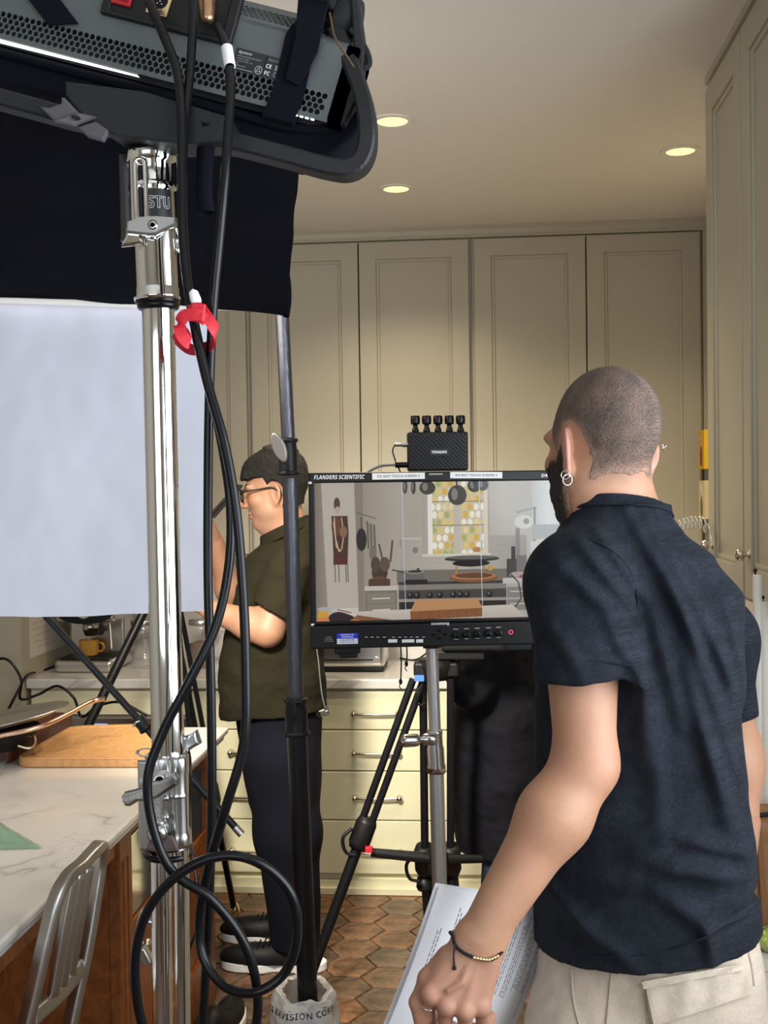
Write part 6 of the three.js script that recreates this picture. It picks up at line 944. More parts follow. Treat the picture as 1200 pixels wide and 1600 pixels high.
// ---------------------------------------------------------------- thin black tripod behind the island
{
  const t = thing('light_tripod', 'thin black tripod with a spiked foot standing behind the island', 'tripod', P(270, 1300, 4.25).setY(0)), apex = P(262, 880, 4.2);
  const g = (px, py, dd) => P(px, py, dd);
  const legs = [[P(238, 930, 4.12), P(140, 1130, 3.98), null], [P(286, 960, 4.22), P(300, 1140, 4.24), null], [P(292, 960, 4.2), P(325, 1140, 4.28), P(345, 1345, 4.36)]];
  legs.forEach(([a, b, c], i) => {
    const d = b.clone().sub(a).normalize(), L = (a.y - 0.02) / -d.y, f = c ? onPlane(368, 1432, 0.012) : null; let foot = a.clone().addScaledVector(d, L);
    if (c) { foot = f; const dd = foot.clone().sub(a).normalize(); }
    const up = apex.clone(), m = up.clone().lerp(foot, 0.62), o = V(0.014, 0.004, 0.0);
    if (i === 0) { part(t, 'upper_tube', cyl(m, up, 0.017), M.blackTube); } else { part(t, 'upper_tube', cyl(m.clone().add(o), up.clone().add(o), 0.0095), M.blackTube); part(t, 'upper_tube', cyl(m.clone().sub(o), up.clone().sub(o), 0.0095), M.blackTube); }
    part(t, 'clamp', lathe(m.clone().lerp(foot, 0.14), m.clone().lerp(up, 0.05), [[0.0001, 0], [0.024, 0], [0.03, 0.02], [0.03, 0.08], [0.022, 0.1], [0.0001, 0.1]], 18), M.plasticBlack);
    part(t, 'lower_tube', cyl(foot, m, 0.0115, 0.014), M.blackTube);
    part(t, 'spiked_foot', [lathe(foot.clone().setY(0.004), foot.clone().add(V(-0.003, 0.07, 0)), [[0.0001, 0], [0.012, 0.004], [0.021, 0.02], [0.021, 0.035], [0.013, 0.06], [0.0001, 0.065]], 18)], M.gold);
  });
  part(t, 'column', cyl(apex.clone().add(V(0, -0.1, 0)), apex.clone().add(V(0, 0.12, 0)), 0.03), M.plasticBlack);
}
// ---------------------------------------------------------------- black arm with a collar that carries the white sheet
{
  const a = P(60, 955, 2.20), b = P(228, 1137, 2.2), c = P(376, 1302, 2.2), t = thing('grip_arm', 'long thin black arm with a collar crossing in front of the island', 'arm', c);
  part(t, 'tube', cyl(P(20, 905, 2.2), c, 0.0072), M.blackTube);
  part(t, 'collar', lathe(P(214, 1122, 2.2), P(232, 1143, 2.2), [[0.0073, 0], [0.013, 0], [0.014, 0.004], [0.0125, 0.009], [0.0125, 0.02], [0.014, 0.024], [0.014, 0.03], [0.0073, 0.032]], 24), M.plasticBlack);
  part(t, 'band', lathe(P(214, 1126, 2.2), P(219, 1131, 2.2), [[0.0125, 0], [0.0142, 0], [0.0142, 0.005], [0.0125, 0.005]], 24), M.silver);
  part(t, 'end_stub', cyl(c.clone().lerp(b, 0.06), c.clone().lerp(b, -0.012), 0.0078), M.brushed);
}
// ---------------------------------------------------------------- heavy black stand, foot wrapped in a plastic bag
{
  const D = 2.42, t = thing('black_stand', 'heavy black lighting stand left of the monitor with two winged collars', 'stand', P(480, 1560, D).setY(0));
  const p0 = P(440, 468, D), p1 = P(453, 740, D), p2 = P(463, 1120, D), p3 = P(481, 1560, D), dn = p3.clone().sub(p2).normalize(), fl = p3.clone().addScaledVector(dn, (p3.y - 0.34) / -dn.y);
  part(t, 'upper_tube', cyl(p1, P(438, 430, D), 0.0145), M.wornTube);
  part(t, 'middle_tube', cyl(p2, p1.clone().lerp(p2, 0.02), 0.0165), M.wornTube);
  part(t, 'lower_tube', cyl(fl, p2, 0.0215), M.blackTube);
  const ax = (a, b, k) => a.clone().lerp(b, k);
  const col = (c, d, s, r) => part(t, 'collar', lathe(c.clone().addScaledVector(d, 0.036 * s), c.clone().addScaledVector(d, -0.045 * s), [[r, 0], [r + 0.008, 0], [r + 0.010, 0.003], [r + 0.008, 0.007], [r + 0.0045, 0.009], [r + 0.005, 0.050], [r + 0.0035, 0.068], [r + 0.007, 0.070], [r + 0.008, 0.074], [r + 0.006, 0.078], [r, 0.079]].map(([q, y]) => [q, y * s]), 36), M.plasticBlack);
  col(P(450, 716, D), p1.clone().sub(p0).normalize(), 1.0, 0.0155); col(P(463, 1122, D), dn, 1.0, 0.0195);
  const wing = (a, b, w) => { const m = a.clone().lerp(b, 0.5), ln = a.distanceTo(b), pts = []; for (let k = 0; k < 24; k++) { const q = k / 24 * 2 * Math.PI; pts.push([w * Math.sin(q) * (1 - 0.25 * Math.cos(q) ** 2), ln / 2 * Math.cos(q)]); } const g = extr(pts, 0.008, 0.003), y = a.clone().sub(b).normalize(), z = V(-0.25, 0, 1), x = y.clone().cross(z).normalize(), zz = x.clone().cross(y); return g.applyMatrix4(basis(m, x, y, zz)); };
  part(t, 'wing_lever', wing(P(428, 676, D - 0.055), P(447, 722, D - 0.055), 0.015), M.brushed); part(t, 'bolt', cyl(P(449, 728, D), P(444, 730, D - 0.06), 0.006), M.blackTube);
  part(t, 'wing_lever', wing(P(456, 1090, D - 0.055), P(458, 1132, D - 0.055), 0.013), M.plasticBlack); part(t, 'bolt', cyl(P(462, 1128, D), P(458, 1128, D - 0.06), 0.006), M.blackTube);
  for (let k = 0; k < 3; k++) { const q = k * 2.094 + 0.9; part(t, 'leg', cyl(V(fl.x + Math.cos(q) * 0.42, 0.014, fl.z + Math.sin(q) * 0.42), fl.clone().add(V(Math.cos(q) * 0.02, 0.02, Math.sin(q) * 0.02)), 0.013), M.blackTube); }
  // bag: crumpled sleeve of film round the tube, closed underneath
  const bc = P(473, 1590, D), N = 72, Mz = 36, pos = [], idx = [], uv = [], prof = [[0.045, 0.040], [0.058, 0.046], [0.066, 0.030], [0.072, 0.008], [0.074, -0.03], [0.072, -0.08], [0.066, -0.13], [0.045, -0.165], [0.024, -0.18]];
  for (let j = 0; j <= Mz; j++) { const s = j / Mz * (prof.length - 1), i0 = Math.min(prof.length - 2, Math.floor(s)), f = s - i0, r0 = mix(prof[i0][0], prof[i0 + 1][0], f), y0 = mix(prof[i0][1], prof[i0 + 1][1], f);
    for (let i = 0; i <= N; i++) { const a = i / N * 2 * Math.PI, c = Math.cos(a), q = Math.sin(a), n = 0.010 * noise(c * 2.4, y0 * 22, q * 2.4) + 0.006 * Math.abs(noise(c * 6, y0 * 50, q * 6)) + 0.003 * noise(c * 14, y0 * 90, q * 14), r = r0 + n + 0.003 * c, yy = y0 + (j < 10 ? 0.014 * noise(c * 1.8, 3, q * 1.8) + 0.010 * (-q) * 0.6 * (1 - j / 10) : 0); pos.push(bc.x + c * r, bc.y + yy + 0.02, bc.z + q * r); uv.push(i / N, 1 - j / Mz); } }
  for (let j = 0; j < Mz; j++) for (let i = 0; i < N; i++) { const a = j * (N + 1) + i, b = a + 1, c = a + N + 1, d = c + 1; idx.push(a, b, c, b, d, c); }
  const bg = new THREE.BufferGeometry(); bg.setAttribute('position', new THREE.Float32BufferAttribute(pos, 3)); bg.setAttribute('uv', new THREE.Float32BufferAttribute(uv, 2)); bg.setIndex(idx); bg.computeVertexNormals();
  const bt = canvasTex(1024, 512, (c, w, h) => { c.fillStyle = '#e6e5e2'; c.fillRect(0, 0, w, h); c.fillStyle = '#33333a'; c.save(); c.translate(770, 172); c.rotate(0.0); c.scale(-1, 1); c.scale(-1, 1); c.font = 'bold 46px sans-serif'; c.textAlign = 'center'; c.fillText('PANAVISION CORP', 0, 18); c.fillStyle = '#6a6a70'; c.font = 'bold 40px sans-serif'; c.fillText('lens', 20, 86); c.restore(); });
  bt.wrapS = THREE.RepeatWrapping; bt.repeat.x = -1; bt.offset.x = 1.0;
  single('plastic_bag', 'white printed plastic bag wrapped round the foot of the black stand', 'plastic bag', bg, phys({ map: bt, transmission: 0.35, thickness: 0, roughness: 0.3, side: THREE.DoubleSide, clearcoat: 0.5, clearcoatRoughness: 0.3 }));
}
// a stray shoe by the island
{
  const q = onPlane(318, 1586, 0.01), a = V(IX + 0.035, 0, q.z + 0.06);
  const f = (x, y, z) => Math.max(smin(ell(x, y, z, a.x - 0.02, 0.06, a.z + 0.12, 0.042, 0.06, 0.06), ell(x, y, z, a.x, 0.042, a.z, 0.046, 0.045, 0.11), 0.05), 0.028 - y);
  const t = thing('shoe', 'black shoe with a white sole by the foot of the island', 'shoe', V(a.x, 0, a.z));
  part(t, 'upper', sdfMesh(f, V(a.x - 0.12, 0, a.z - 0.18), V(a.x + 0.1, 0.16, a.z + 0.24), 0.006), M.black);
  part(t, 'sole', sdfMesh((x, y, z) => Math.max(Math.min(ell(x, 0, z, a.x, 0, a.z, 0.05, 1, 0.118), ell(x, 0, z, a.x - 0.015, 0, a.z + 0.11, 0.045, 1, 0.075)), Math.abs(y - 0.0165) - 0.0155), V(a.x - 0.12, -0.005, a.z - 0.18), V(a.x + 0.1, 0.06, a.z + 0.24), 0.006), M.white);
}
// ---------------------------------------------------------------- the big lamp head on its chrome stand
const LD = 1.44, LK = LD / F;
{
  // local frame of the lamp: x along its length (down to the right), y up across it, z towards the room behind us
  const o = P(250, 125, LD), ex = P(500, 189.5, LD - 0.004).sub(o).normalize(), ey0 = P(275, 28, LD).sub(o).normalize(), ez = ex.clone().cross(ey0).normalize(), ey = ez.clone().cross(ex);
  const B = basis(o, ex, ey, ez), t = thing('lamp_head', 'large grey film light head with hexagon vents and black yoke on the chrome stand', 'light', P(236, 240, LD));
  const add = (n, g, m, par = t) => part(par, n, gm(g).applyMatrix4(B), m);
  const X0 = -0.42, X1 = 0.225;
  // back face: grey sheet with three rows of hexagonal holes
  const face = (y0, y1, rows, x0, x1, r, px) => { const holes = []; const dy = r * 1.62, dx = r * 1.9; rows.forEach((yy, j) => { for (let x = x0 + (j & 1 ? dx / 2 : 0); x < x1; x += dx) { const h = []; for (let k = 0; k < 6; k++) h.push([x + r * 0.9 * Math.sin(k * Math.PI / 3), yy + r * 0.9 * Math.cos(k * Math.PI / 3)]); holes.push(h); } }); return extr(rect(px[0], px[1], y0, y1), 0.003, 0, holes); };
  const r = 0.0043;
  add('back_panel', face(0.0, 0.096, [0.0305, 0.0235, 0.0165, 0.0095], X0 + 0.01, 0.213, r, [X0, 0.222]), M.fixture);
  const up = face(0, 0.075, [0.014, 0.021, 0.028, 0.035, 0.042, 0.049], X0 + 0.02, 0.20, r, [X0, 0.222]).rotateX(-0.95).translate(0, 0.0965, 0.0012);
  add('top_panel', up, M.fixture);
  add('fold', cyl(V(X0, 0.0965, 0.0005), V(0.222, 0.0965, 0.0005), 0.0032), M.fixture);
  add('inner_box', [box(X0, 0.220, -0.004, 0.095, -0.09, -0.014), box(X0, 0.220, 0.095, 0.14, -0.09, -0.075)], M.black);
  add('end_cap', [extr([[-0.006, -0.004], [-0.05, 0.005], [-0.06, 0.005], [-0.085, 0.03], [-0.085, 0.10], [-0.075, 0.112], [-0.04, 0.112], [0.004, 0.098], [0.006, 0.004]], 0.018, 0.004).rotateY(Math.PI / 2).scale(1, 1, -1).translate(0.221, 0, 0)], M.plasticBlack);
  add('corner_guard', [extr([[0.0, 0.0], [0.012, 0.004], [0.02, 0.05], [0.012, 0.10], [-0.012, 0.155], [-0.024, 0.155], [-0.004, 0.10], [0.004, 0.05], [-0.004, 0.008]], 0.025, 0.003).translate(0.232, 0.0, -0.025)], M.yoke);
  // light leaking from the slot under the vents
  add('leak_strip', [extr([[X0, -0.0052], [-0.03, -0.0012], [X0, -0.0002]], 0.010, 0).translate(0, 0, -0.009)], mat({ color: rgb(0.5, 0.5, 0.5), emissive: rgb(0.93, 0.96, 1.0), emissiveIntensity: 1.4 }));
  for (let k = 0; k < 6; k++) add('lit_slot', rbox(0.165 + k * 0.0072, 0.170 + k * 0.0072, -0.0020, 0.0014, 0.0012, 0.0030, 0.0008), mat({ color: rgb(0.5, 0.5, 0.5), emissive: rgb(0.95, 0.97, 1.0), emissiveIntensity: 1.6 }));
  // shroud between the head and the yoke
  add('shroud', [extr([[X0, -0.010], [0.02, -0.009], [0.205, -0.006], [0.250, 0.02], [0.262, 0.030], [0.258, 0.0], [0.235, -0.030], [0.19, -0.052], [0.0, -0.050], [X0, -0.05]], 0.07, 0.004).translate(0, 0, -0.085)], M.blackCloth);
  add('shroud_hem', [tube([V(X0, -0.012, -0.012), V(-0.15, -0.014, -0.010), V(0.05, -0.013, -0.010), V(0.19, -0.012, -0.012), V(0.235, 0.004, -0.02)], 0.006, 60, 8)], M.blackCloth);
  // recessed connector bay
  const bx0 = -0.115, bx1 = 0.072; const bayX = [P(158, 25, LD), P(360, 60, LD)].map(p => p.sub(o).dot(ex));
  add('connector_bay', [rbox(bayX[0], bayX[1], 0.066, 0.16, -0.008, 0.0065, 0.004), rbox(bayX[0] + 0.0, bayX[0] + 0.012, 0.062, 0.16, 0.0, 0.010, 0.003), rbox(bayX[0], bayX[1], 0.060, 0.068, 0.0, 0.010, 0.003), rbox(bayX[1] - 0.008, bayX[1] + 0.006, 0.060, 0.15, 0.0, 0.012, 0.003)], M.plasticBlack);
  const lp = (x, y) => { const q = P(x, y, LD).sub(o); return [q.dot(ex), q.dot(ey)]; };
  { const [a, b] = lp(193, 5); add('rocker_switch', [rbox(a - 0.013, a + 0.013, b - 0.006, b + 0.02, 0.006, 0.012, 0.002), rbox(a - 0.010, a + 0.010, b - 0.001, b + 0.02, 0.010, 0.015, 0.003)], mat({ color: rgb(0.45, 0.01, 0.015), roughness: 0.4 })); }
  { const [a, b] = lp(252, 8); const sock = add('control_socket', extr([[a - 0.014, b - 0.016], [a + 0.014, b - 0.016], [a + 0.017, b + 0.03], [a - 0.017, b + 0.03]], 0.003, 0.001, [Array.from({ length: 20 }, (_, k) => [a + 0.0105 * Math.cos(k / 20 * 6.283), b + 0.002 + 0.0105 * Math.sin(k / 20 * 6.283)])]).translate(0, 0, 0.0068), M.gold); const w = worldPos(sock);
    const pins = [[-0.004, 0.004], [0.004, 0.004], [0, 0], [-0.003, -0.003], [0.003, -0.003]].map(([p, q]) => ball(V(a + p, b + 0.002 + q, 0.0072), 0.0012)); sock.add(meshOf('pins', gm(pins).applyMatrix4(B).translate(-w.x, -w.y, -w.z), M.silver)); }
  { const [a, b] = lp(322, 15); add('power_plug', [lathe(V(a - 0.006, b + 0.025, 0.004), V(a + 0.02, b - 0.03, 0.034), [[0.0001, 0], [0.012, 0], [0.0125, 0.006], [0.0105, 0.008], [0.0125, 0.010], [0.0105, 0.013], [0.0125, 0.015], [0.0105, 0.018], [0.0125, 0.020], [0.011, 0.024], [0.0095, 0.045], [0.0075, 0.058], [0.0001, 0.06]], 30)], mat({ color: rgb(0.45, 0.26, 0.15), metalness: 0.9, roughness: 0.3 })); }
  // rating stickers
  const stick = (w, h, f) => canvasTex(w, h, (c, W2, H2) => { c.fillStyle = '#1b1c1d'; c.fillRect(0, 0, W2, H2); c.fillStyle = '#b9bcbc'; c.strokeStyle = '#b9bcbc'; f(c, W2, H2); });
  const s1 = stick(400, 256, (c, w, h) => { c.font = 'italic bold 44px sans-serif'; c.fillText('Aputure', 26, 54); c.font = '19px sans-serif'; ['Model/LIGHTSTORM LIGHT SYSTEM', '100-240V~50/60Hz', 'AC  48V  DC  INPUT   15A', 'IP65', 'MADE IN CHINA'].forEach((q, i) => c.fillText(q, 26, 90 + i * 28)); c.fillRect(26, 226, 240, 5); c.lineWidth = 6; c.beginPath(); c.arc(330, 190, 44, 0, 7); c.stroke(); c.beginPath(); c.moveTo(330, 160); c.lineTo(356, 206); c.lineTo(304, 206); c.closePath(); c.stroke(); });
  const s2 = stick(300, 256, (c, w, h) => { c.font = 'italic bold 40px sans-serif'; c.fillStyle = '#77797a'; c.fillText('Aputure', 30, 56); c.fillStyle = '#e0e2e2'; c.font = 'bold 62px sans-serif'; c.fillText('CE', 20, 140); c.font = 'bold 60px sans-serif'; c.fillText('FC', 20, 220); c.lineWidth = 7; c.strokeRect(140, 96, 40, 46); c.beginPath(); c.moveTo(134, 90); c.lineTo(190, 148); c.moveTo(190, 90); c.lineTo(134, 148); c.stroke(); c.strokeRect(140, 172, 40, 46); c.fillRect(220, 168, 60, 60); });
  const sticker = (x, y, w, h, tx) => { const [a, b] = lp(x, y); part(t, 'rating_label', gm([new THREE.PlaneGeometry(w, h).translate(a, b, 0.0040)]).applyMatrix4(B), mat({ map: tx, roughness: 0.5 })); add('label_backing', box(a - w / 2, a + w / 2, b - h / 2, b + h / 2, 0.0028, 0.0037), M.black); };
  sticker(392, 100, 0.041, 0.028, s1); sticker(433, 111, 0.032, 0.028, s2);
  // hook and loop straps over the body
  const strap = (x, w, n, lean = 0) => { const p = [[-0.02, -0.018], [0.004, -0.012], [0.0085, 0.02], [0.0085, 0.09], [0.004, 0.105], [-0.03, 0.13], [-0.075, 0.165], [-0.12, 0.17]]; const s = new THREE.Shape(); p.forEach(([z, y], i) => i ? s.lineTo(z, y) : s.moveTo(z, y)); p.slice().reverse().forEach(([z, y]) => s.lineTo(z - 0.003, y - 0.001)); const g = new THREE.ExtrudeGeometry(s, { depth: w, bevelEnabled: false }).rotateY(Math.PI / 2).scale(1, 1, -1); const q = g.attributes.position; for (let i = 0; i < q.count; i++) q.setX(i, q.getX(i) + x + lean * q.getY(i) + 0.003 * Math.sin(q.getY(i) * 60)); const ind = []; for (let i = 0; i < q.count; i += 3) ind.push(i, i + 2, i + 1); g.setIndex(ind); const g2 = g.toNonIndexed(); g2.computeVertexNormals(); return add(n, g2, M.blackCloth); };
  strap(0.143, 0.040, 'strap', 0.03); strap(-0.40, 0.045, 'strap', 0.3);
  { const [a, b] = lp(472, 70); add('strap_tail', [extr([[a - 0.018, b + 0.06], [a + 0.022, b + 0.06], [a + 0.026, b - 0.01], [a + 0.016, b - 0.055], [a - 0.004, b - 0.052], [a - 0.006, b]], 0.004, 0.001).translate(0, 0, 0.0115)], M.blackCloth); }
  { const [a, b] = lp(-10, 0), pts = [[80, -20], [125, 40], [78, 42], [30, -20]].map(q => lp(...q)); add('strap_tail', [extr(pts, 0.004, 0.001).translate(0, 0, 0.006)], M.blackCloth); }
  // yoke: flat bar swept under the head and up to the pivot on the right
  const yp = [[-70, 138], [0, 156], [60, 172], [125, 189], [245, 206], [365, 226], [450, 247], [518, 265], [543, 267], [562, 258], [573, 236], [575, 205], [569, 160, 0.02], [555, 118, 0.035], [540, 82, 0.045], [526, 52, 0.05]].map(([x, y, dd]) => P(x, y, LD - 0.03 + (dd ?? 0)));
  const cv = new THREE.CatmullRomCurve3(yp, false, 'centripetal'), N = 140, pos = [], idx = [], hw = 0.019, ht = 0.0105, sec = [[-1, -0.7], [-0.85, -1], [0.85, -1], [1, -0.7], [1, 0.7], [0.85, 1], [-0.85, 1], [-1, 0.7]];
  for (let i = 0; i <= N; i++) { const q = cv.getPointAt(i / N), tg = cv.getTangentAt(i / N), n = tg.clone().cross(ez).normalize(), zz = n.clone().cross(tg); for (const [a, b] of sec) { const v = q.clone().addScaledVector(zz, a * hw).addScaledVector(n, b * ht); pos.push(v.x, v.y, v.z); } }
  for (let i = 0; i < N; i++) for (let k = 0; k < 8; k++) { const a = i * 8 + k, b = i * 8 + (k + 1) % 8; idx.push(a, a + 8, b, b, a + 8, b + 8); }
  for (const i of [0, N]) for (let k = 1; k < 7; k++) i ? idx.push(i * 8, i * 8 + k + 1, i * 8 + k) : idx.push(0, k, k + 1);
  let yg = new THREE.BufferGeometry(); yg.setAttribute('position', new THREE.Float32BufferAttribute(pos, 3)); yg.setIndex(idx); yg = yg.toNonIndexed(); yg.computeVertexNormals();
  const yoke = part(t, 'yoke', uvm(yg), M.yoke);
  const mb = (pts, d, z0) => { const q = pts.map(([x, y]) => lp(x, y)); return uvm(extr(q, d, 0.003)).translate(0, 0, z0).applyMatrix4(B); };
  part(t, 'yoke_mount', mb([[126, 150], [246, 166], [374, 205], [381, 226], [366, 243], [300, 246], [200, 232], [150, 200], [127, 172]], 0.06, -0.004), M.yoke);
  const grey = mat({ color: rgb(0.075, 0.07, 0.08), roughness: 0.5 });
  part(t, 'clamp_plate', mb([[88, 189], [102, 190], [121, 184], [121, 175], [126, 175], [150, 200], [112, 212]], 0.008, 0.050), grey);
  part(t, 'clamp_plate', mb([[112, 212], [150, 200], [176, 206], [141, 219]], 0.010, 0.052), mat({ color: rgb(0.11, 0.10, 0.11), roughness: 0.5 }));
  part(t, 'clamp_plate', mb([[144, 219], [175, 209], [194, 224], [184, 241], [160, 234]], 0.010, 0.046), grey);
  { const [a, b] = lp(147, 209); add('hole', new THREE.CylinderGeometry(0.006, 0.006, 0.002, 20).rotateX(Math.PI / 2).scale(1, 0.45, 1).translate(a, b, 0.0645), M.black); }
  // pivot disc and tilt handle at the right end
  const pv = P(536, 34, LD + 0.03);
  part(t, 'pivot_disc', [lathe(pv.clone().addScaledVector(ex, -0.012), pv.clone().addScaledVector(ex, 0.022), [[0.0001, 0], [0.028, 0], [0.034, 0.006], [0.034, 0.024], [0.029, 0.032], [0.0001, 0.032]], 40)], M.yoke);
  part(t, 'tilt_handle', tube([P(548, 46, LD), P(562, 62, LD), P(576, 90, LD), P(575, 103, LD), P(564, 106, LD), P(550, 84, LD)], 0.0042, 50, 10), M.yoke);
  part(t, 'side_block', [rbox(-0.022, 0.022, -0.012, 0.022, -0.03, 0.03, 0.005).applyMatrix4(B.clone().setPosition(P(500, -4, LD)))], M.yoke);
  part(t, 'chain', tube([P(515, 20, LD - 0.06), P(524, 60, LD - 0.065), P(540, 85, LD - 0.06), P(553, 105, LD - 0.055)], 0.0014, 40, 6), M.bronze);
  part(t, 'webbing_strap', [tube([P(325, 190, LD - 0.05), P(320, 250, LD - 0.03), P(318, 300, LD - 0.02), P(322, 333, LD - 0.02)], 0.011, 40, 10).scale(1, 1, 1)], M.blackCloth);
}
{ // softbox behind the head: black fabric shell, white inside, glowing front
  const A = [P(-420, 40, 1.60), P(500, 60, 1.60), P(476, 168, 1.60), P(-420, 110, 1.60)];      // ring at the lamp: TL TR BR BL
  const Bm = [P(-620, 290, 2.30), P(440, 190, 2.28), P(447, 490, 2.08), P(-620, 455, 2.08)];    // mouth
  const t = thing('softbox', 'black fabric softbox with a drooping lower edge behind the lamp head', 'softbox', P(250, 470, 2.05));
  const panel = (a, b, c, d, nu, nv, sag, fr) => {     // a-b at the ring, d-c at the mouth
    const g = new THREE.PlaneGeometry(1, 1, nu, nv), q = g.attributes.position, pos2 = [];
    for (let i = 0; i < q.count; i++) { const u = q.getX(i) + 0.5, v = 0.5 - q.getY(i), p = a.clone().lerp(b, u).lerp(d.clone().lerp(c, u), v), k = Math.sin(Math.PI * u) * v; p.y += sag * (k * 0.8) * 1 + 0.006 * noise(u * 9, v * 5, 2) * v + fr * Math.sin(u * 31) * v * v; p.z += 0.02 * noise(u * 4, v * 6, 8) * Math.sin(Math.PI * v); q.setXYZ(i, p.x, p.y, p.z); }
    g.computeVertexNormals(); return g;
  };
  part(t, 'lower_panel', panel(A[3], A[2], Bm[2], Bm[3], 60, 24, 0.018, 0.0012), M.blackCloth);
  part(t, 'side_panel', panel(A[1], A[2], Bm[2], Bm[1], 30, 24, 0, 0), M.blackCloth);
  part(t, 'side_panel', panel(A[0], A[3], Bm[3], Bm[0], 20, 20, 0, 0), M.blackCloth);
  part(t, 'upper_panel', panel(A[0], A[1], Bm[1], Bm[0], 40, 20, 0, 0), M.blackCloth);
  const ins = [A, Bm].map(R => R.map(p => p.clone().lerp(R[0].clone().add(R[2]).multiplyScalar(0.5), 0.012)));
  part(t, 'lining', [panel(ins[0][3], ins[0][2], ins[1][2], ins[1][3], 30, 12, 0.018, 0.0012), panel(ins[0][0], ins[0][1], ins[1][1], ins[1][0], 10, 6, 0, 0), panel(ins[0][1], ins[0][2], ins[1][2], ins[1][1], 10, 6, 0, 0), panel(ins[0][0], ins[0][3], ins[1][3], ins[1][0], 10, 6, 0, 0)].map(g => g.translate(0, 0.004, 0)), mat({ color: rgb(0.8, 0.8, 0.8), roughness: 0.9, side: THREE.DoubleSide }));
  part(t, 'hem', [tube([P(-620, 455, 2.08), P(0, 462, 2.08), P(110, 465, 2.08), P(210, 466, 2.08), P(340, 475, 2.08), P(447, 491, 2.08)], 0.0035, 90, 8)], M.blackCloth);
  part(t, 'corner_tab', [tube([P(445, 420, 2.10), P(449, 440, 2.095), P(450, 470, 2.09), P(447, 494, 2.08)], 0.0065, 30, 8)], M.blackCloth);
  const fc = Bm.map(p => p.clone().lerp(ins[1][0].clone().add(ins[1][2]).multiplyScalar(0.5), 0.02)), fg = new THREE.BufferGeometry(); fg.setAttribute('position', new THREE.Float32BufferAttribute([fc[0], fc[1], fc[2], fc[0], fc[2], fc[3]].flatMap(p => [p.x, p.y, p.z]), 3)); fg.computeVertexNormals();
  part(t, 'front_diffuser', fg, mat({ color: rgb(0.8, 0.8, 0.8), emissive: rgb(1, 0.95, 0.86), emissiveIntensity: 0.3, side: THREE.DoubleSide }));
}
{ // white bounce sheet hanging under the softbox
  const D = 2.11, g = new THREE.BoxGeometry(1, 1, 1, 90, 60, 1), q = g.attributes.position, c = [P(-330, 452, D), P(322, 466, D), P(331, 955, D), P(-330, 975, D)];
  for (let i = 0; i < q.count; i++) { const u = q.getX(i) + 0.5, v = 0.5 - q.getY(i), p = c[0].clone().lerp(c[1], u).lerp(c[3].clone().lerp(c[2], u), v); p.z += q.getZ(i) * 0.004 + 0.012 * noise(u * 4, v * 2.2, 4) + 0.0030 * noise(u * 14, v * 9, 2) + 0.0016 * Math.abs(noise(u * 30, v * 22, 7)) - (v > 0.97 && u > 0.9 ? 0 : 0); if (v > 0.999) p.y += 0.006 * noise(u * 7, 1, 1); q.setXYZ(i, p.x, p.y, p.z); }
  g.computeVertexNormals();
  single('bounce_sheet', 'large white bounce sheet hanging below the black softbox at the left', 'sheet', g, M.whiteSheet);
}
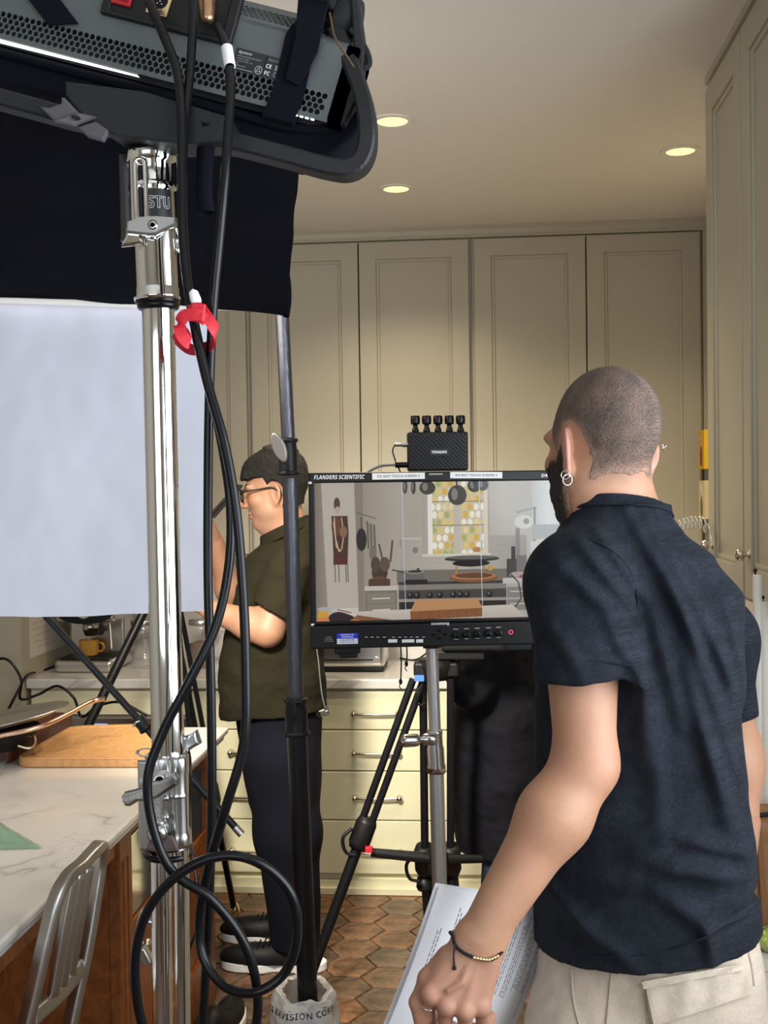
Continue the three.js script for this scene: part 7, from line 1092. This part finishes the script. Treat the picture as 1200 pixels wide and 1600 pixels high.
{ // chrome stand
  const D = 1.44, t = thing('chrome_stand', 'tall shiny chrome lighting stand carrying the lamp head at the left', 'stand', P(270, 1600, D).setY(0));
  const a0 = P(236, 238, D), a1 = P(246, 470, D), b0 = P(247, 474, D), b1 = P(263, 1185, D), c0 = P(261, 1178, D), c1 = P(262, 1322, D), K = D / F;
  // receiver
  const ax = a0.clone().sub(a1).normalize(), len = a0.distanceTo(a1), R0 = 36 * K;
  part(t, 'receiver', lathe(a1, a0, [[R0 * 0.6, 0], [R0 * 1.0, 0], [R0 * 1.02, 0.004], [R0 * 0.99, 0.005], [R0 * 0.99, 0.014], [R0 * 0.95, 0.016], [R0 * 0.95, 0.052], [R0 * 0.95, len - 0.052], [R0 * 1.06, len - 0.05], [R0 * 1.06, len - 0.042], [R0 * 0.88, len - 0.040], [R0 * 0.88, len - 0.016], [R0 * 1.1, len - 0.014], [R0 * 1.12, len - 0.003], [R0 * 1.08, len], [R0 * 0.8, len], [R0 * 0.8, len - 0.01], [0.0001, len - 0.01]], 56), M.chrome);
  { const d = D - 0.030, q = [], R = 7.5; for (let k = 0; k < 32; k++) { const a = k / 32 * 2 * Math.PI, top = k <= 16; q.push(P((top ? 219 : 222) + R * Math.cos(a), (top ? 256 : 342) - R * Math.sin(a), d)); }
    part(t, 'slot_frame', tube(q, 0.0036, 120, 10, true), M.chrome); }
  part(t, 'slot_block', [cyl(P(222, 350, D - 0.012), P(219, 248, D - 0.012), 0.0145)], M.chrome);
  part(t, 'slot_core', lathe(P(222, 340, D - 0.0235), P(219, 258, D - 0.0235), [[0.0001, 0], [0.0052, 0.001], [0.0052, 0.064], [0.0001, 0.065]]), M.black);
  part(t, 'side_sleeve', lathe(P(203, 378, D + 0.012), P(199, 239, D + 0.012), [[0.0001, 0], [0.011, 0], [0.012, 0.003], [0.012, 0.109], [0.010, 0.112], [0.0001, 0.112]]), mat({ color: rgb(0.10, 0.10, 0.11), metalness: 0.9, roughness: 0.25 }));
  const boss = P(239, 353, D - 0.040); part(t, 'clamp_lever', [extr([[-0.032, 0.006], [-0.018, 0.011], [-0.006, 0.012], [0.006, 0.012], [0.030, 0.009], [0.031, 0.0], [0.012, -0.008], [0.004, -0.012], [-0.006, -0.012], [-0.034, -0.008]], 0.010, 0.003).translate(boss.x, boss.y, boss.z - 0.006)], M.castAlu);
  part(t, 'lever_bolt', lathe(boss.clone().add(V(0.001, 0, 0)), boss.clone().add(V(0.001, 0, 0.008)), [[0.003, 0.006], [0.0062, 0.006], [0.0062, 0], [0.0001, 0], [0.0001, 0.004], [0.003, 0.004]]), M.silver);
  const wl = P(207, 378, D - 0.03); part(t, 'wing_lever', [extr([[-0.014, -0.006], [0.016, -0.004], [0.012, 0.014], [0.018, 0.024], [-0.004, 0.024], [-0.008, 0.006]], 0.012, 0.004).translate(wl.x, wl.y, wl.z - 0.006)], M.chrome);
  const wr = P(280, 382, D + 0.01); part(t, 'wing_lever', [extr([[-0.006, -0.008], [0.004, -0.014], [0.006, 0.006], [0.0, 0.02], [-0.006, 0.018]], 0.012, 0.003).translate(wr.x, wr.y, wr.z)], M.chrome);
  const lab = canvasTex(256, 320, (c, w, h) => { c.fillStyle = '#16181a'; c.fillRect(0, 0, w, h); c.strokeStyle = '#c9cccd'; c.lineWidth = 4; c.font = 'bold 130px sans-serif'; c.strokeText('STU', 6, 150); c.fillStyle = '#d8dada'; c.font = 'bold 50px sans-serif'; c.fillText('S T U', 14, 270); });
  const lg0 = new THREE.CylinderGeometry(R0 * 0.965, R0 * 0.965, 0.050, 24, 1, true, -0.02, 1.25).applyQuaternion(new THREE.Quaternion().setFromUnitVectors(V(0, 1, 0), ax)).translate(...a1.clone().lerp(a0, 0.585).toArray());
  part(t, 'sticker', lg0, mat({ map: lab, roughness: 0.45, side: THREE.DoubleSide }));
  part(t, 'rubber_ring', [new THREE.TorusGeometry(R0 * 0.80, 0.0052, 12, 48)].map(g => toAxis(g.rotateX(Math.PI / 2), b0.clone().lerp(a1, 0.6), b0.clone().lerp(a1, 0.6).add(ax))), M.rubber);
  part(t, 'rubber_ring', [new THREE.TorusGeometry(R0 * 0.76, 0.0048, 12, 48)].map(g => toAxis(g.rotateX(Math.PI / 2), P(247.5, 479, D), P(247.5, 479, D).add(ax))), M.rubber);
  part(t, 'riser', cyl(b1, b0.clone().addScaledVector(ax, 0.02), 26 * K), M.chrome);
  // cast collar: clamp block round the riser and a round side barrel
  const dn = c1.clone().sub(c0).normalize(), up = dn.clone().negate(), cl = c0.distanceTo(c1);
  part(t, 'collar', [lathe(c1, c0, [[26 * K, 0], [37 * K, 0], [38.5 * K, 0.004], [37.5 * K, 0.020], [34.5 * K, 0.024], [34 * K, cl - 0.03], [35 * K, cl - 0.02], [35 * K, cl - 0.002], [33 * K, cl], [26 * K, cl]], 56), lathe(P(281, 1322, D - 0.020), P(277, 1180, D - 0.020), [[0.0001, 0], [15 * K, 0], [16.5 * K, 0.004], [16.5 * K, 0.014], [14 * K, 0.019], [14 * K, 0.062], [15 * K, 0.064], [15 * K, 0.066], [13.4 * K, 0.068], [13.4 * K, 0.094], [15 * K, 0.096], [15 * K, 0.111], [13 * K, 0.1145], [0.0001, 0.1145]], 40)], M.castAlu);
  part(t, 'side_plate', [extr([[-0.019, -0.055], [0.014, -0.055], [0.016, 0.03], [0.004, 0.058], [-0.019, 0.058]], 0.012, 0.003).translate(P(250, 1250, D).x, P(250, 1250, D).y, -D + 0.022)], M.castAlu);
  for (const [x, y] of [[258, 1248], [258, 1278]]) { const p = P(x, y, D - 0.035); part(t, 'rivet', lathe(p.clone().add(V(0, 0, -0.002)), p.clone().add(V(0, 0, 0.0012)), [[0.0001, 0.003], [0.0042, 0.0026], [0.0046, 0], [0.0001, 0]]), M.castAlu); }
  const ms = P(247, 1257, D - 0.0355), mt = text3('Made in Italy', 0.0068, 0.0006).rotateZ(Math.PI / 2).translate(ms.x, ms.y + 0.004, ms.z - 0.001); part(t, 'lettering', mt, M.brushed);
  const bz = P(248, 1300, D - 0.034); part(t, 'bolt', lathe(bz, bz.clone().add(V(0, 0, 0.014)), [[0.0001, 0.008], [0.0035, 0.008], [0.0045, 0.014], [0.0095, 0.014], [0.0110, 0.010], [0.0130, 0.008], [0.0135, 0], [0.0001, 0]]), M.castAlu);
  const inb = P(253, 1319, D - 0.036); part(t, 'brown_inset', [extr([[-0.020, -0.006], [0.021, -0.006], [0.014, 0.011], [-0.014, 0.011]], 0.006, 0.002).translate(inb.x, inb.y, inb.z - 0.003)], mat({ color: rgb(0.10, 0.065, 0.06), roughness: 0.5 }));
  part(t, 'rubber_ring', toAxis(new THREE.TorusGeometry(36 * K, 0.004, 10, 48).rotateX(Math.PI / 2), P(263, 1333, D), P(263, 1333, D).add(up)), M.rubber);
  // T-handle in front, with the raised word along its wing
  const h0 = P(240, 1235, D - 0.06), hy = P(300, 1212, D - 0.06).sub(P(190, 1250, D - 0.06)).normalize();
  const hB = basis(h0, hy, V(0, 0, 1).cross(hy).normalize(), V(0, 0, 1));
  part(t, 't_handle', [extr([[-0.040, -0.006], [-0.034, -0.0085], [-0.022, -0.006], [-0.010, -0.010], [0.004, -0.010], [0.018, -0.006], [0.032, -0.003], [0.036, 0.004], [0.034, 0.013], [0.024, 0.010], [0.012, 0.010], [0.002, 0.012], [-0.010, 0.008], [-0.024, 0.009], [-0.034, 0.010], [-0.040, 0.006]], 0.012, 0.004).translate(0, 0, -0.006).applyMatrix4(hB), lathe(V(h0.x + 0.008, h0.y + 0.012, h0.z + 0.002), V(h0.x + 0.008, h0.y + 0.004, h0.z - 0.03), [[0.006, 0], [0.0125, 0], [0.014, 0.004], [0.0125, 0.02], [0.0001, 0.03]])], M.castAlu);
  part(t, 'lettering', text3('Avenger', 0.0058, 0.0008).translate(-0.024, 0.001, 0.0058).applyMatrix4(hB), M.brushed);
  // second T-handle and ring lever behind
  const r0 = P(296, 1158, D + 0.02), ry = P(318, 1146, D + 0.02).sub(P(288, 1160, D + 0.02)).normalize(), rB = basis(r0, ry, V(0, 0, 1).cross(ry).normalize(), V(0, 0, 1));
  part(t, 't_handle', extr([[-0.012, -0.012], [0.004, -0.009], [0.016, -0.008], [0.018, 0.010], [0.006, 0.008], [-0.012, 0.012]], 0.016, 0.004).applyMatrix4(rB), M.castAlu);
  const rg = P(229, 1176, D + 0.02); part(t, 'ring_lever', new THREE.TorusGeometry(0.0125, 0.0022, 10, 36).scale(1, 0.42, 1).translate(rg.x, rg.y, rg.z), M.castAlu);
  // two lower tubes and the base
  part(t, 'lower_tube', cyl(P(258, 2000, D), P(252, 1326, D), 16.5 * K), M.chrome); part(t, 'lower_tube', cyl(P(290, 2000, D - 0.012), P(283, 1326, D - 0.012), 12.5 * K), M.chrome);
  const hb = P(265, 2000, D); part(t, 'base_casting', lathe(hb.clone().add(V(0, -0.06, 0)), hb.clone().add(V(0, 0.02, 0)), [[0.0001, 0], [0.04, 0], [0.045, 0.02], [0.045, 0.06], [0.035, 0.08], [0.0001, 0.08]]), M.castAlu);
  for (let k = 0; k < 3; k++) { const q = k * 2.094 + 1.5; part(t, 'leg', cyl(V(hb.x + Math.cos(q) * 0.42, 0.016, hb.z + Math.sin(q) * 0.36), hb.clone().add(V(Math.cos(q) * 0.03, -0.03, Math.sin(q) * 0.03)), 0.0145), M.chrome); }
  for (const [x, y, s] of [[226, 1437, 0], [229, 1495, 1]]) { const p = P(x, y, D + 0.01); part(t, 'catch', [rbox(-0.008, 0.006, -0.010, 0.014, -0.008, 0.008, 0.003).rotateZ(s ? 0.5 : -0.3).translate(p.x, p.y, p.z), cyl(p, P(243, y + 6, D + 0.01), 0.0035)], M.castAlu); }
}
// ---------------------------------------------------------------- cables down the stand
{
  const D = 1.36, c3 = pts => pts.map(([x, y, d]) => P(x, y, d ?? D)), r = 0.0058;
  single('thick_cable', 'thick black cable with a white tape mark hanging straight down beside the chrome stand', 'cable', tube(c3([[340, 42, 1.405], [352, 70, 1.39], [360, 130, 1.37], [354, 240, 1.35], [343, 370, 1.35], [333, 480, 1.36], [327, 620, 1.37], [325, 760, 1.37], [325, 900, 1.37], [330, 1100, 1.37], [331, 1250, 1.37], [327, 1400, 1.375], [319, 1560, 1.38], [310, 1750, 1.38]]), r, 220, 12), M.rubber, 'lamp cables');
  const tp = lathe(P(359, 104, 1.375), P(353, 66, 1.39), [[r, 0], [r + 0.0012, 0], [r + 0.0012, 0.030], [r, 0.0305]]); single('white_tape', 'band of white tape round the thick cable below the lamp sockets', 'tape', tp, M.white);
  single('thick_cable', 'black cable from the socket bay that swings right then sweeps left under the collar', 'cable', tube(c3([[300, -40, 1.41], [302, 10, 1.395], [298, 100, 1.385], [289, 190, 1.37], [285, 300, 1.36], [291, 420, 1.365], [305, 510, 1.362], [323, 590, 1.36], [346, 690, 1.355], [360, 790, 1.35], [358, 880, 1.348], [338, 975, 1.342], [298, 1060, 1.33], [252, 1150, 1.325], [231, 1215, 1.32], [240, 1295, 1.32], [270, 1362, 1.32], [330, 1405, 1.325], [382, 1475, 1.33], [403, 1560, 1.335], [392, 1640, 1.34], [360, 1740, 1.35]]), r, 260, 12), M.rubber, 'lamp cables');
  single('thick_cable', 'black cable that ends in the big loose loops at the bottom of the stand', 'cable', tube(c3([[222, -30, 1.415], [238, 14, 1.395], [256, 56, 1.385], [276, 110, 1.375], [284, 180, 1.365], [284, 260, 1.36], [286, 370, 1.35], [297, 470, 1.34], [322, 590, 1.335], [350, 690, 1.33], [368, 790, 1.325], [378, 900, 1.325], [384, 1040, 1.325], [381, 1160, 1.325], [352, 1265, 1.325], [322, 1370, 1.345], [311, 1445, 1.352], [318, 1497, 1.348], [350, 1540, 1.335], [398, 1551, 1.316], [443, 1522, 1.32], [464, 1465, 1.315], [455, 1398, 1.31], [420, 1358, 1.305], [375, 1338, 1.30], [325, 1342, 1.30], [272, 1372, 1.30], [230, 1425, 1.305], [212, 1490, 1.31], [214, 1560, 1.315], [232, 1640, 1.32]]), r, 340, 12), M.rubber, 'lamp cables');
  single('thin_cable', 'thin black cable dangling behind the cast collar of the chrome stand', 'cable', tube(c3([[292, 1162, 1.47], [297, 1185, 1.49], [298, 1215, 1.49], [297, 1260, 1.49], [301, 1340, 1.48], [308, 1390, 1.47], [309, 1440, 1.465], [290, 1500, 1.47]]), 0.0018, 80, 8), M.rubber);
  const wt = P(303, 462, 1.338), tb = lathe(P(307, 473, 1.338), P(299, 452, 1.342), [[0.0001, 0], [0.0062, 0], [0.0068, 0.004], [0.0064, 0.013], [0.002, 0.018], [0.0001, 0.0185]]); single('cable_tag', 'small white tag stuck on the cables just above the red tie', 'tag', tb, M.white);
  // red hook-and-loop tie: a ribbon ring with a curled tail
  const ribbon = (pts, w, th) => { const cv = new THREE.CatmullRomCurve3(pts, false, 'centripetal'), N = 90, pos = [], idx = []; const wd = V(0.25, 0.9, 0.3).normalize(); for (let i = 0; i <= N; i++) { const q = cv.getPointAt(i / N), tg = cv.getTangentAt(i / N), b = wd.clone().addScaledVector(tg, -wd.dot(tg)).normalize(), n = tg.clone().cross(b); for (const [s, k] of [[-1, -1], [1, -1], [1, 1], [-1, 1]]) { const v = q.clone().addScaledVector(b, s * w / 2).addScaledVector(n, k * th / 2); pos.push(v.x, v.y, v.z); } } for (let i = 0; i < N; i++) for (let k = 0; k < 4; k++) { const a = i * 4 + k, b = i * 4 + (k + 1) % 4; idx.push(a, a + 4, b, b, a + 4, b + 4); } let g = new THREE.BufferGeometry(); g.setAttribute('position', new THREE.Float32BufferAttribute(pos, 3)); g.setIndex(idx); g = g.toNonIndexed(); g.computeVertexNormals(); return uvm(g); };
  const t = thing('cable_tie', 'red hook and loop cable tie wrapped round the black cables', 'cable tie', P(305, 512, 1.33));
  part(t, 'band', ribbon(c3([[296, 486, 1.318], [312, 482, 1.316], [324, 496, 1.318], [336, 518, 1.33], [333, 536, 1.35], [318, 544, 1.372], [298, 546, 1.378], [282, 534, 1.37], [274, 520, 1.355]]), 0.0135, 0.0016), M.red);
  part(t, 'tail', ribbon(c3([[322, 500, 1.318], [306, 492, 1.312], [288, 494, 1.312], [281, 508, 1.316], [286, 526, 1.322], [296, 536, 1.33], [291, 524, 1.336], [280, 512, 1.34]]), 0.0145, 0.0016), M.red);
  part(t, 'knot', rbox(-0.009, 0.009, -0.011, 0.011, -0.004, 0.004, 0.003).rotateZ(-0.15).translate(P(310, 489, 1.318).x, P(310, 489, 1.318).y, -1.316), M.red);
}
// ---------------------------------------------------------------- right-hand side
{
  const pic = (a, b, c, d, e) => canvasTex(128, 192, (x, w, h) => { x.fillStyle = a; x.fillRect(0, 0, w, h); x.fillStyle = b; x.beginPath(); x.ellipse(58, 50, 26, 34, 0, 0, 7); x.fill(); x.fillStyle = c; x.beginPath(); x.ellipse(64, 128, 30, 50, 0, 0, 7); x.fill(); x.fillStyle = d; x.beginPath(); x.ellipse(52, 64, 14, 18, 0, 0, 7); x.fill(); x.fillStyle = e; x.beginPath(); x.ellipse(70, 165, 16, 16, 0, 0, 7); x.fill(); });
  const mk = (y0, y1, lab, colr, tx) => { const z0 = -4.86, z1 = -4.74, xf = P(1100, 700, 4.74).x, a = P(1100, y1, 4.78).y, b = P(1100, y0, 4.78).y, t = thing('wall_canvas', lab, 'picture', V(0.95, a, -4.8), 'small canvases');
    part(t, 'block', rbox(xf, WX - 0.001, a, b, z0, z1, 0.002), mat({ color: colr, roughness: 0.7 }));
    part(t, 'print', new THREE.PlaneGeometry(z1 - z0 - 0.004, b - a - 0.004).rotateY(-Math.PI / 2).translate(xf - 0.0006, (a + b) / 2, (z0 + z1) / 2), mat({ map: tx, roughness: 0.6 })); };
  mk(672, 733, 'small bright yellow picture block in the corner, above the pale one', rgb(0.80, 0.50, 0.015), pic('#e0a41c', '#d9a878', '#7a3d1e', '#c98a5a', '#3a1c10'));
  mk(751, 811, 'small pale cream picture block in the corner, below the yellow one', rgb(0.66, 0.55, 0.33), pic('#d9c793', '#e6e0d4', '#7d6a48', '#c2b9a8', '#3b3440'));
  // clear coil hooked over the first cupboard knob
  const pts = []; for (let k = 0; k <= 200; k++) { const s = k / 220, q = P(mix(1060, 1111, s), 822 - 6 * Math.sin(s * Math.PI) + (s > 0.75 ? (s - 0.75) * 60 : 0), 3.16), a = s * 2 * Math.PI * 8; pts.push(q.add(V(0.003 * Math.sin(a), 0.015 * Math.cos(a), 0.012 * Math.sin(a)))); }
  pts.push(P(1112, 846, 3.14), P(1110, 856, 3.125));
  single('plastic_coil', 'shiny springy plastic coil hanging by the far cupboard knob', 'coil', tube(pts, 0.0021, 420, 8), phys({ color: rgb(0.85, 0.85, 0.83), roughness: 0.12, metalness: 0.5, clearcoat: 1 }));
  // white rods
  const rod = (px, py, d, r, lab) => { const p = P(px, py, d), t = thing('white_candle', lab, 'candle', V(p.x, RT, p.z), 'tall white candles'); part(t, 'stick', new THREE.LatheGeometry([[0.0001, 0], [r, 0], [r, p.y - RT - 0.004], [r * 0.85, p.y - RT], [0.0001, p.y - RT - 0.001]].map(q => new THREE.Vector2(...q)), 32).translate(p.x, RT + 0.0005, p.z), mat({ color: rgb(0.72, 0.69, 0.63), roughness: 0.5 })); part(t, 'wick', [cyl(V(p.x - r * 0.5, p.y - 0.001, p.z), V(p.x - r * 0.5, p.y + 0.008, p.z), 0.002), ball(V(p.x - r * 0.5, p.y + 0.009, p.z), 0.0045)], M.black); };
  rod(1184, 898, 2.53, 0.0108, 'tall white candle at the right edge, the taller of the two'); rod(1196, 940, 2.525, 0.0118, 'tall white candle at the right edge, the shorter of the two');
  // black bag, brown bag
  const soft = (c, hx, hy, hz, r, w) => sdfMesh((x, y, z) => { const qx = Math.abs(x - c.x) - hx + r, qy = Math.abs(y - c.y) - hy + r, qz = Math.abs(z - c.z) - hz + r; return Math.hypot(Math.max(qx, 0), Math.max(qy, 0), Math.max(qz, 0)) + Math.min(Math.max(qx, qy, qz), 0) - r + w * noise(x * 13, y * 13, z * 13) + w * 0.4 * noise(x * 34, y * 34, z * 34); }, V(c.x - hx - 0.03, c.y - hy - 0.03, c.z - hz - 0.03), V(c.x + hx + 0.03, c.y + hy + 0.03, c.z + hz + 0.03), 0.008);
  const bc = P(1250, 1180, 2.78); bc.y = RT + 0.205; const bb = thing('black_bag', 'black equipment bag behind the brown bag at the right edge', 'bag', V(bc.x, RT, bc.z));
  part(bb, 'body', soft(bc, 0.125, 0.195, 0.10, 0.03, 0.010), M.blackCloth); part(bb, 'handle', tube([V(bc.x - 0.10, bc.y + 0.05, bc.z + 0.10), V(bc.x - 0.11, bc.y + 0.12, bc.z + 0.125), V(bc.x - 0.06, bc.y + 0.15, bc.z + 0.13), V(bc.x + 0.02, bc.y + 0.10, bc.z + 0.11)], 0.008, 30), M.black);
  part(bb, 'buckle', rbox(-0.008, 0.008, -0.03, 0.03, -0.004, 0.004, 0.003).translate(P(1189, 1140, 2.65).x, P(1189, 1140, 2.65).y, bc.z + 0.108), mat({ color: rgb(0.45, 0.36, 0.22), roughness: 0.6 }));
  const lc = P(1226, 1340, 2.415); lc.y = RT + 0.132; const br = thing('brown_bag', 'soft brown leather bag on the marble behind the man in navy', 'bag', V(lc.x, RT, lc.z)), lm = mat({ color: rgb(0.27, 0.125, 0.045), roughness: 0.6, bumpMap: paintTex, bumpScale: 0.0015 });
  part(br, 'body', soft(lc, 0.105, 0.124, 0.058, 0.03, 0.008), lm); part(br, 'zip_flap', rbox(-0.006, 0.006, -0.10, 0.11, -0.004, 0.006, 0.003).rotateZ(0.06).translate(P(1188, 1330, 2.36).x, lc.y, lc.z + 0.066), lm); part(br, 'rim', tube([V(lc.x - 0.10, lc.y + 0.116, lc.z + 0.055), V(lc.x - 0.03, lc.y + 0.126, lc.z + 0.06), V(lc.x + 0.1, lc.y + 0.122, lc.z + 0.055)], 0.005, 24), M.black);
  const gp = onPlane(1204, 1484, RT); single('snack_packet', 'small lime green clear packet in front of the brown bag', 'packet', sdfMesh((x, y, z) => ell(x, y, z, gp.x, RT + 0.022, gp.z, 0.035, 0.0215, 0.035) + 0.005 * noise(x * 60, y * 60, z * 60), V(gp.x - 0.05, RT, gp.z - 0.05), V(gp.x + 0.05, RT + 0.06, gp.z + 0.05), 0.004), phys({ color: rgb(0.42, 0.52, 0.08), roughness: 0.2, clearcoat: 0.8, transmission: 0.2, thickness: 0.01 }));
  const fp = onPlane(1205, 1535, RT), fg = new THREE.PlaneGeometry(0.09, 0.08, 18, 18).rotateX(-Math.PI / 2), q = fg.attributes.position; for (let i = 0; i < q.count; i++) { const x = q.getX(i), z = q.getZ(i), e = Math.max(0, 1 - Math.hypot(x / 0.05, z / 0.045)); q.setXYZ(i, fp.x + 0.02 + x + 0.006 * noise(x * 60, z * 60, 1), RT + 0.002 + e * 0.02 + 0.010 * Math.abs(noise(x * 40, z * 40, 5)), fp.z + z); } fg.computeVertexNormals();
  single('cling_film', 'crumpled clear plastic film on the marble by the trouser pocket', 'plastic film', fg, phys({ color: 0xffffff, transmission: 0.85, thickness: 0, roughness: 0.12, side: THREE.DoubleSide, clearcoat: 1 }));
}
renderer.render(scene, camera);
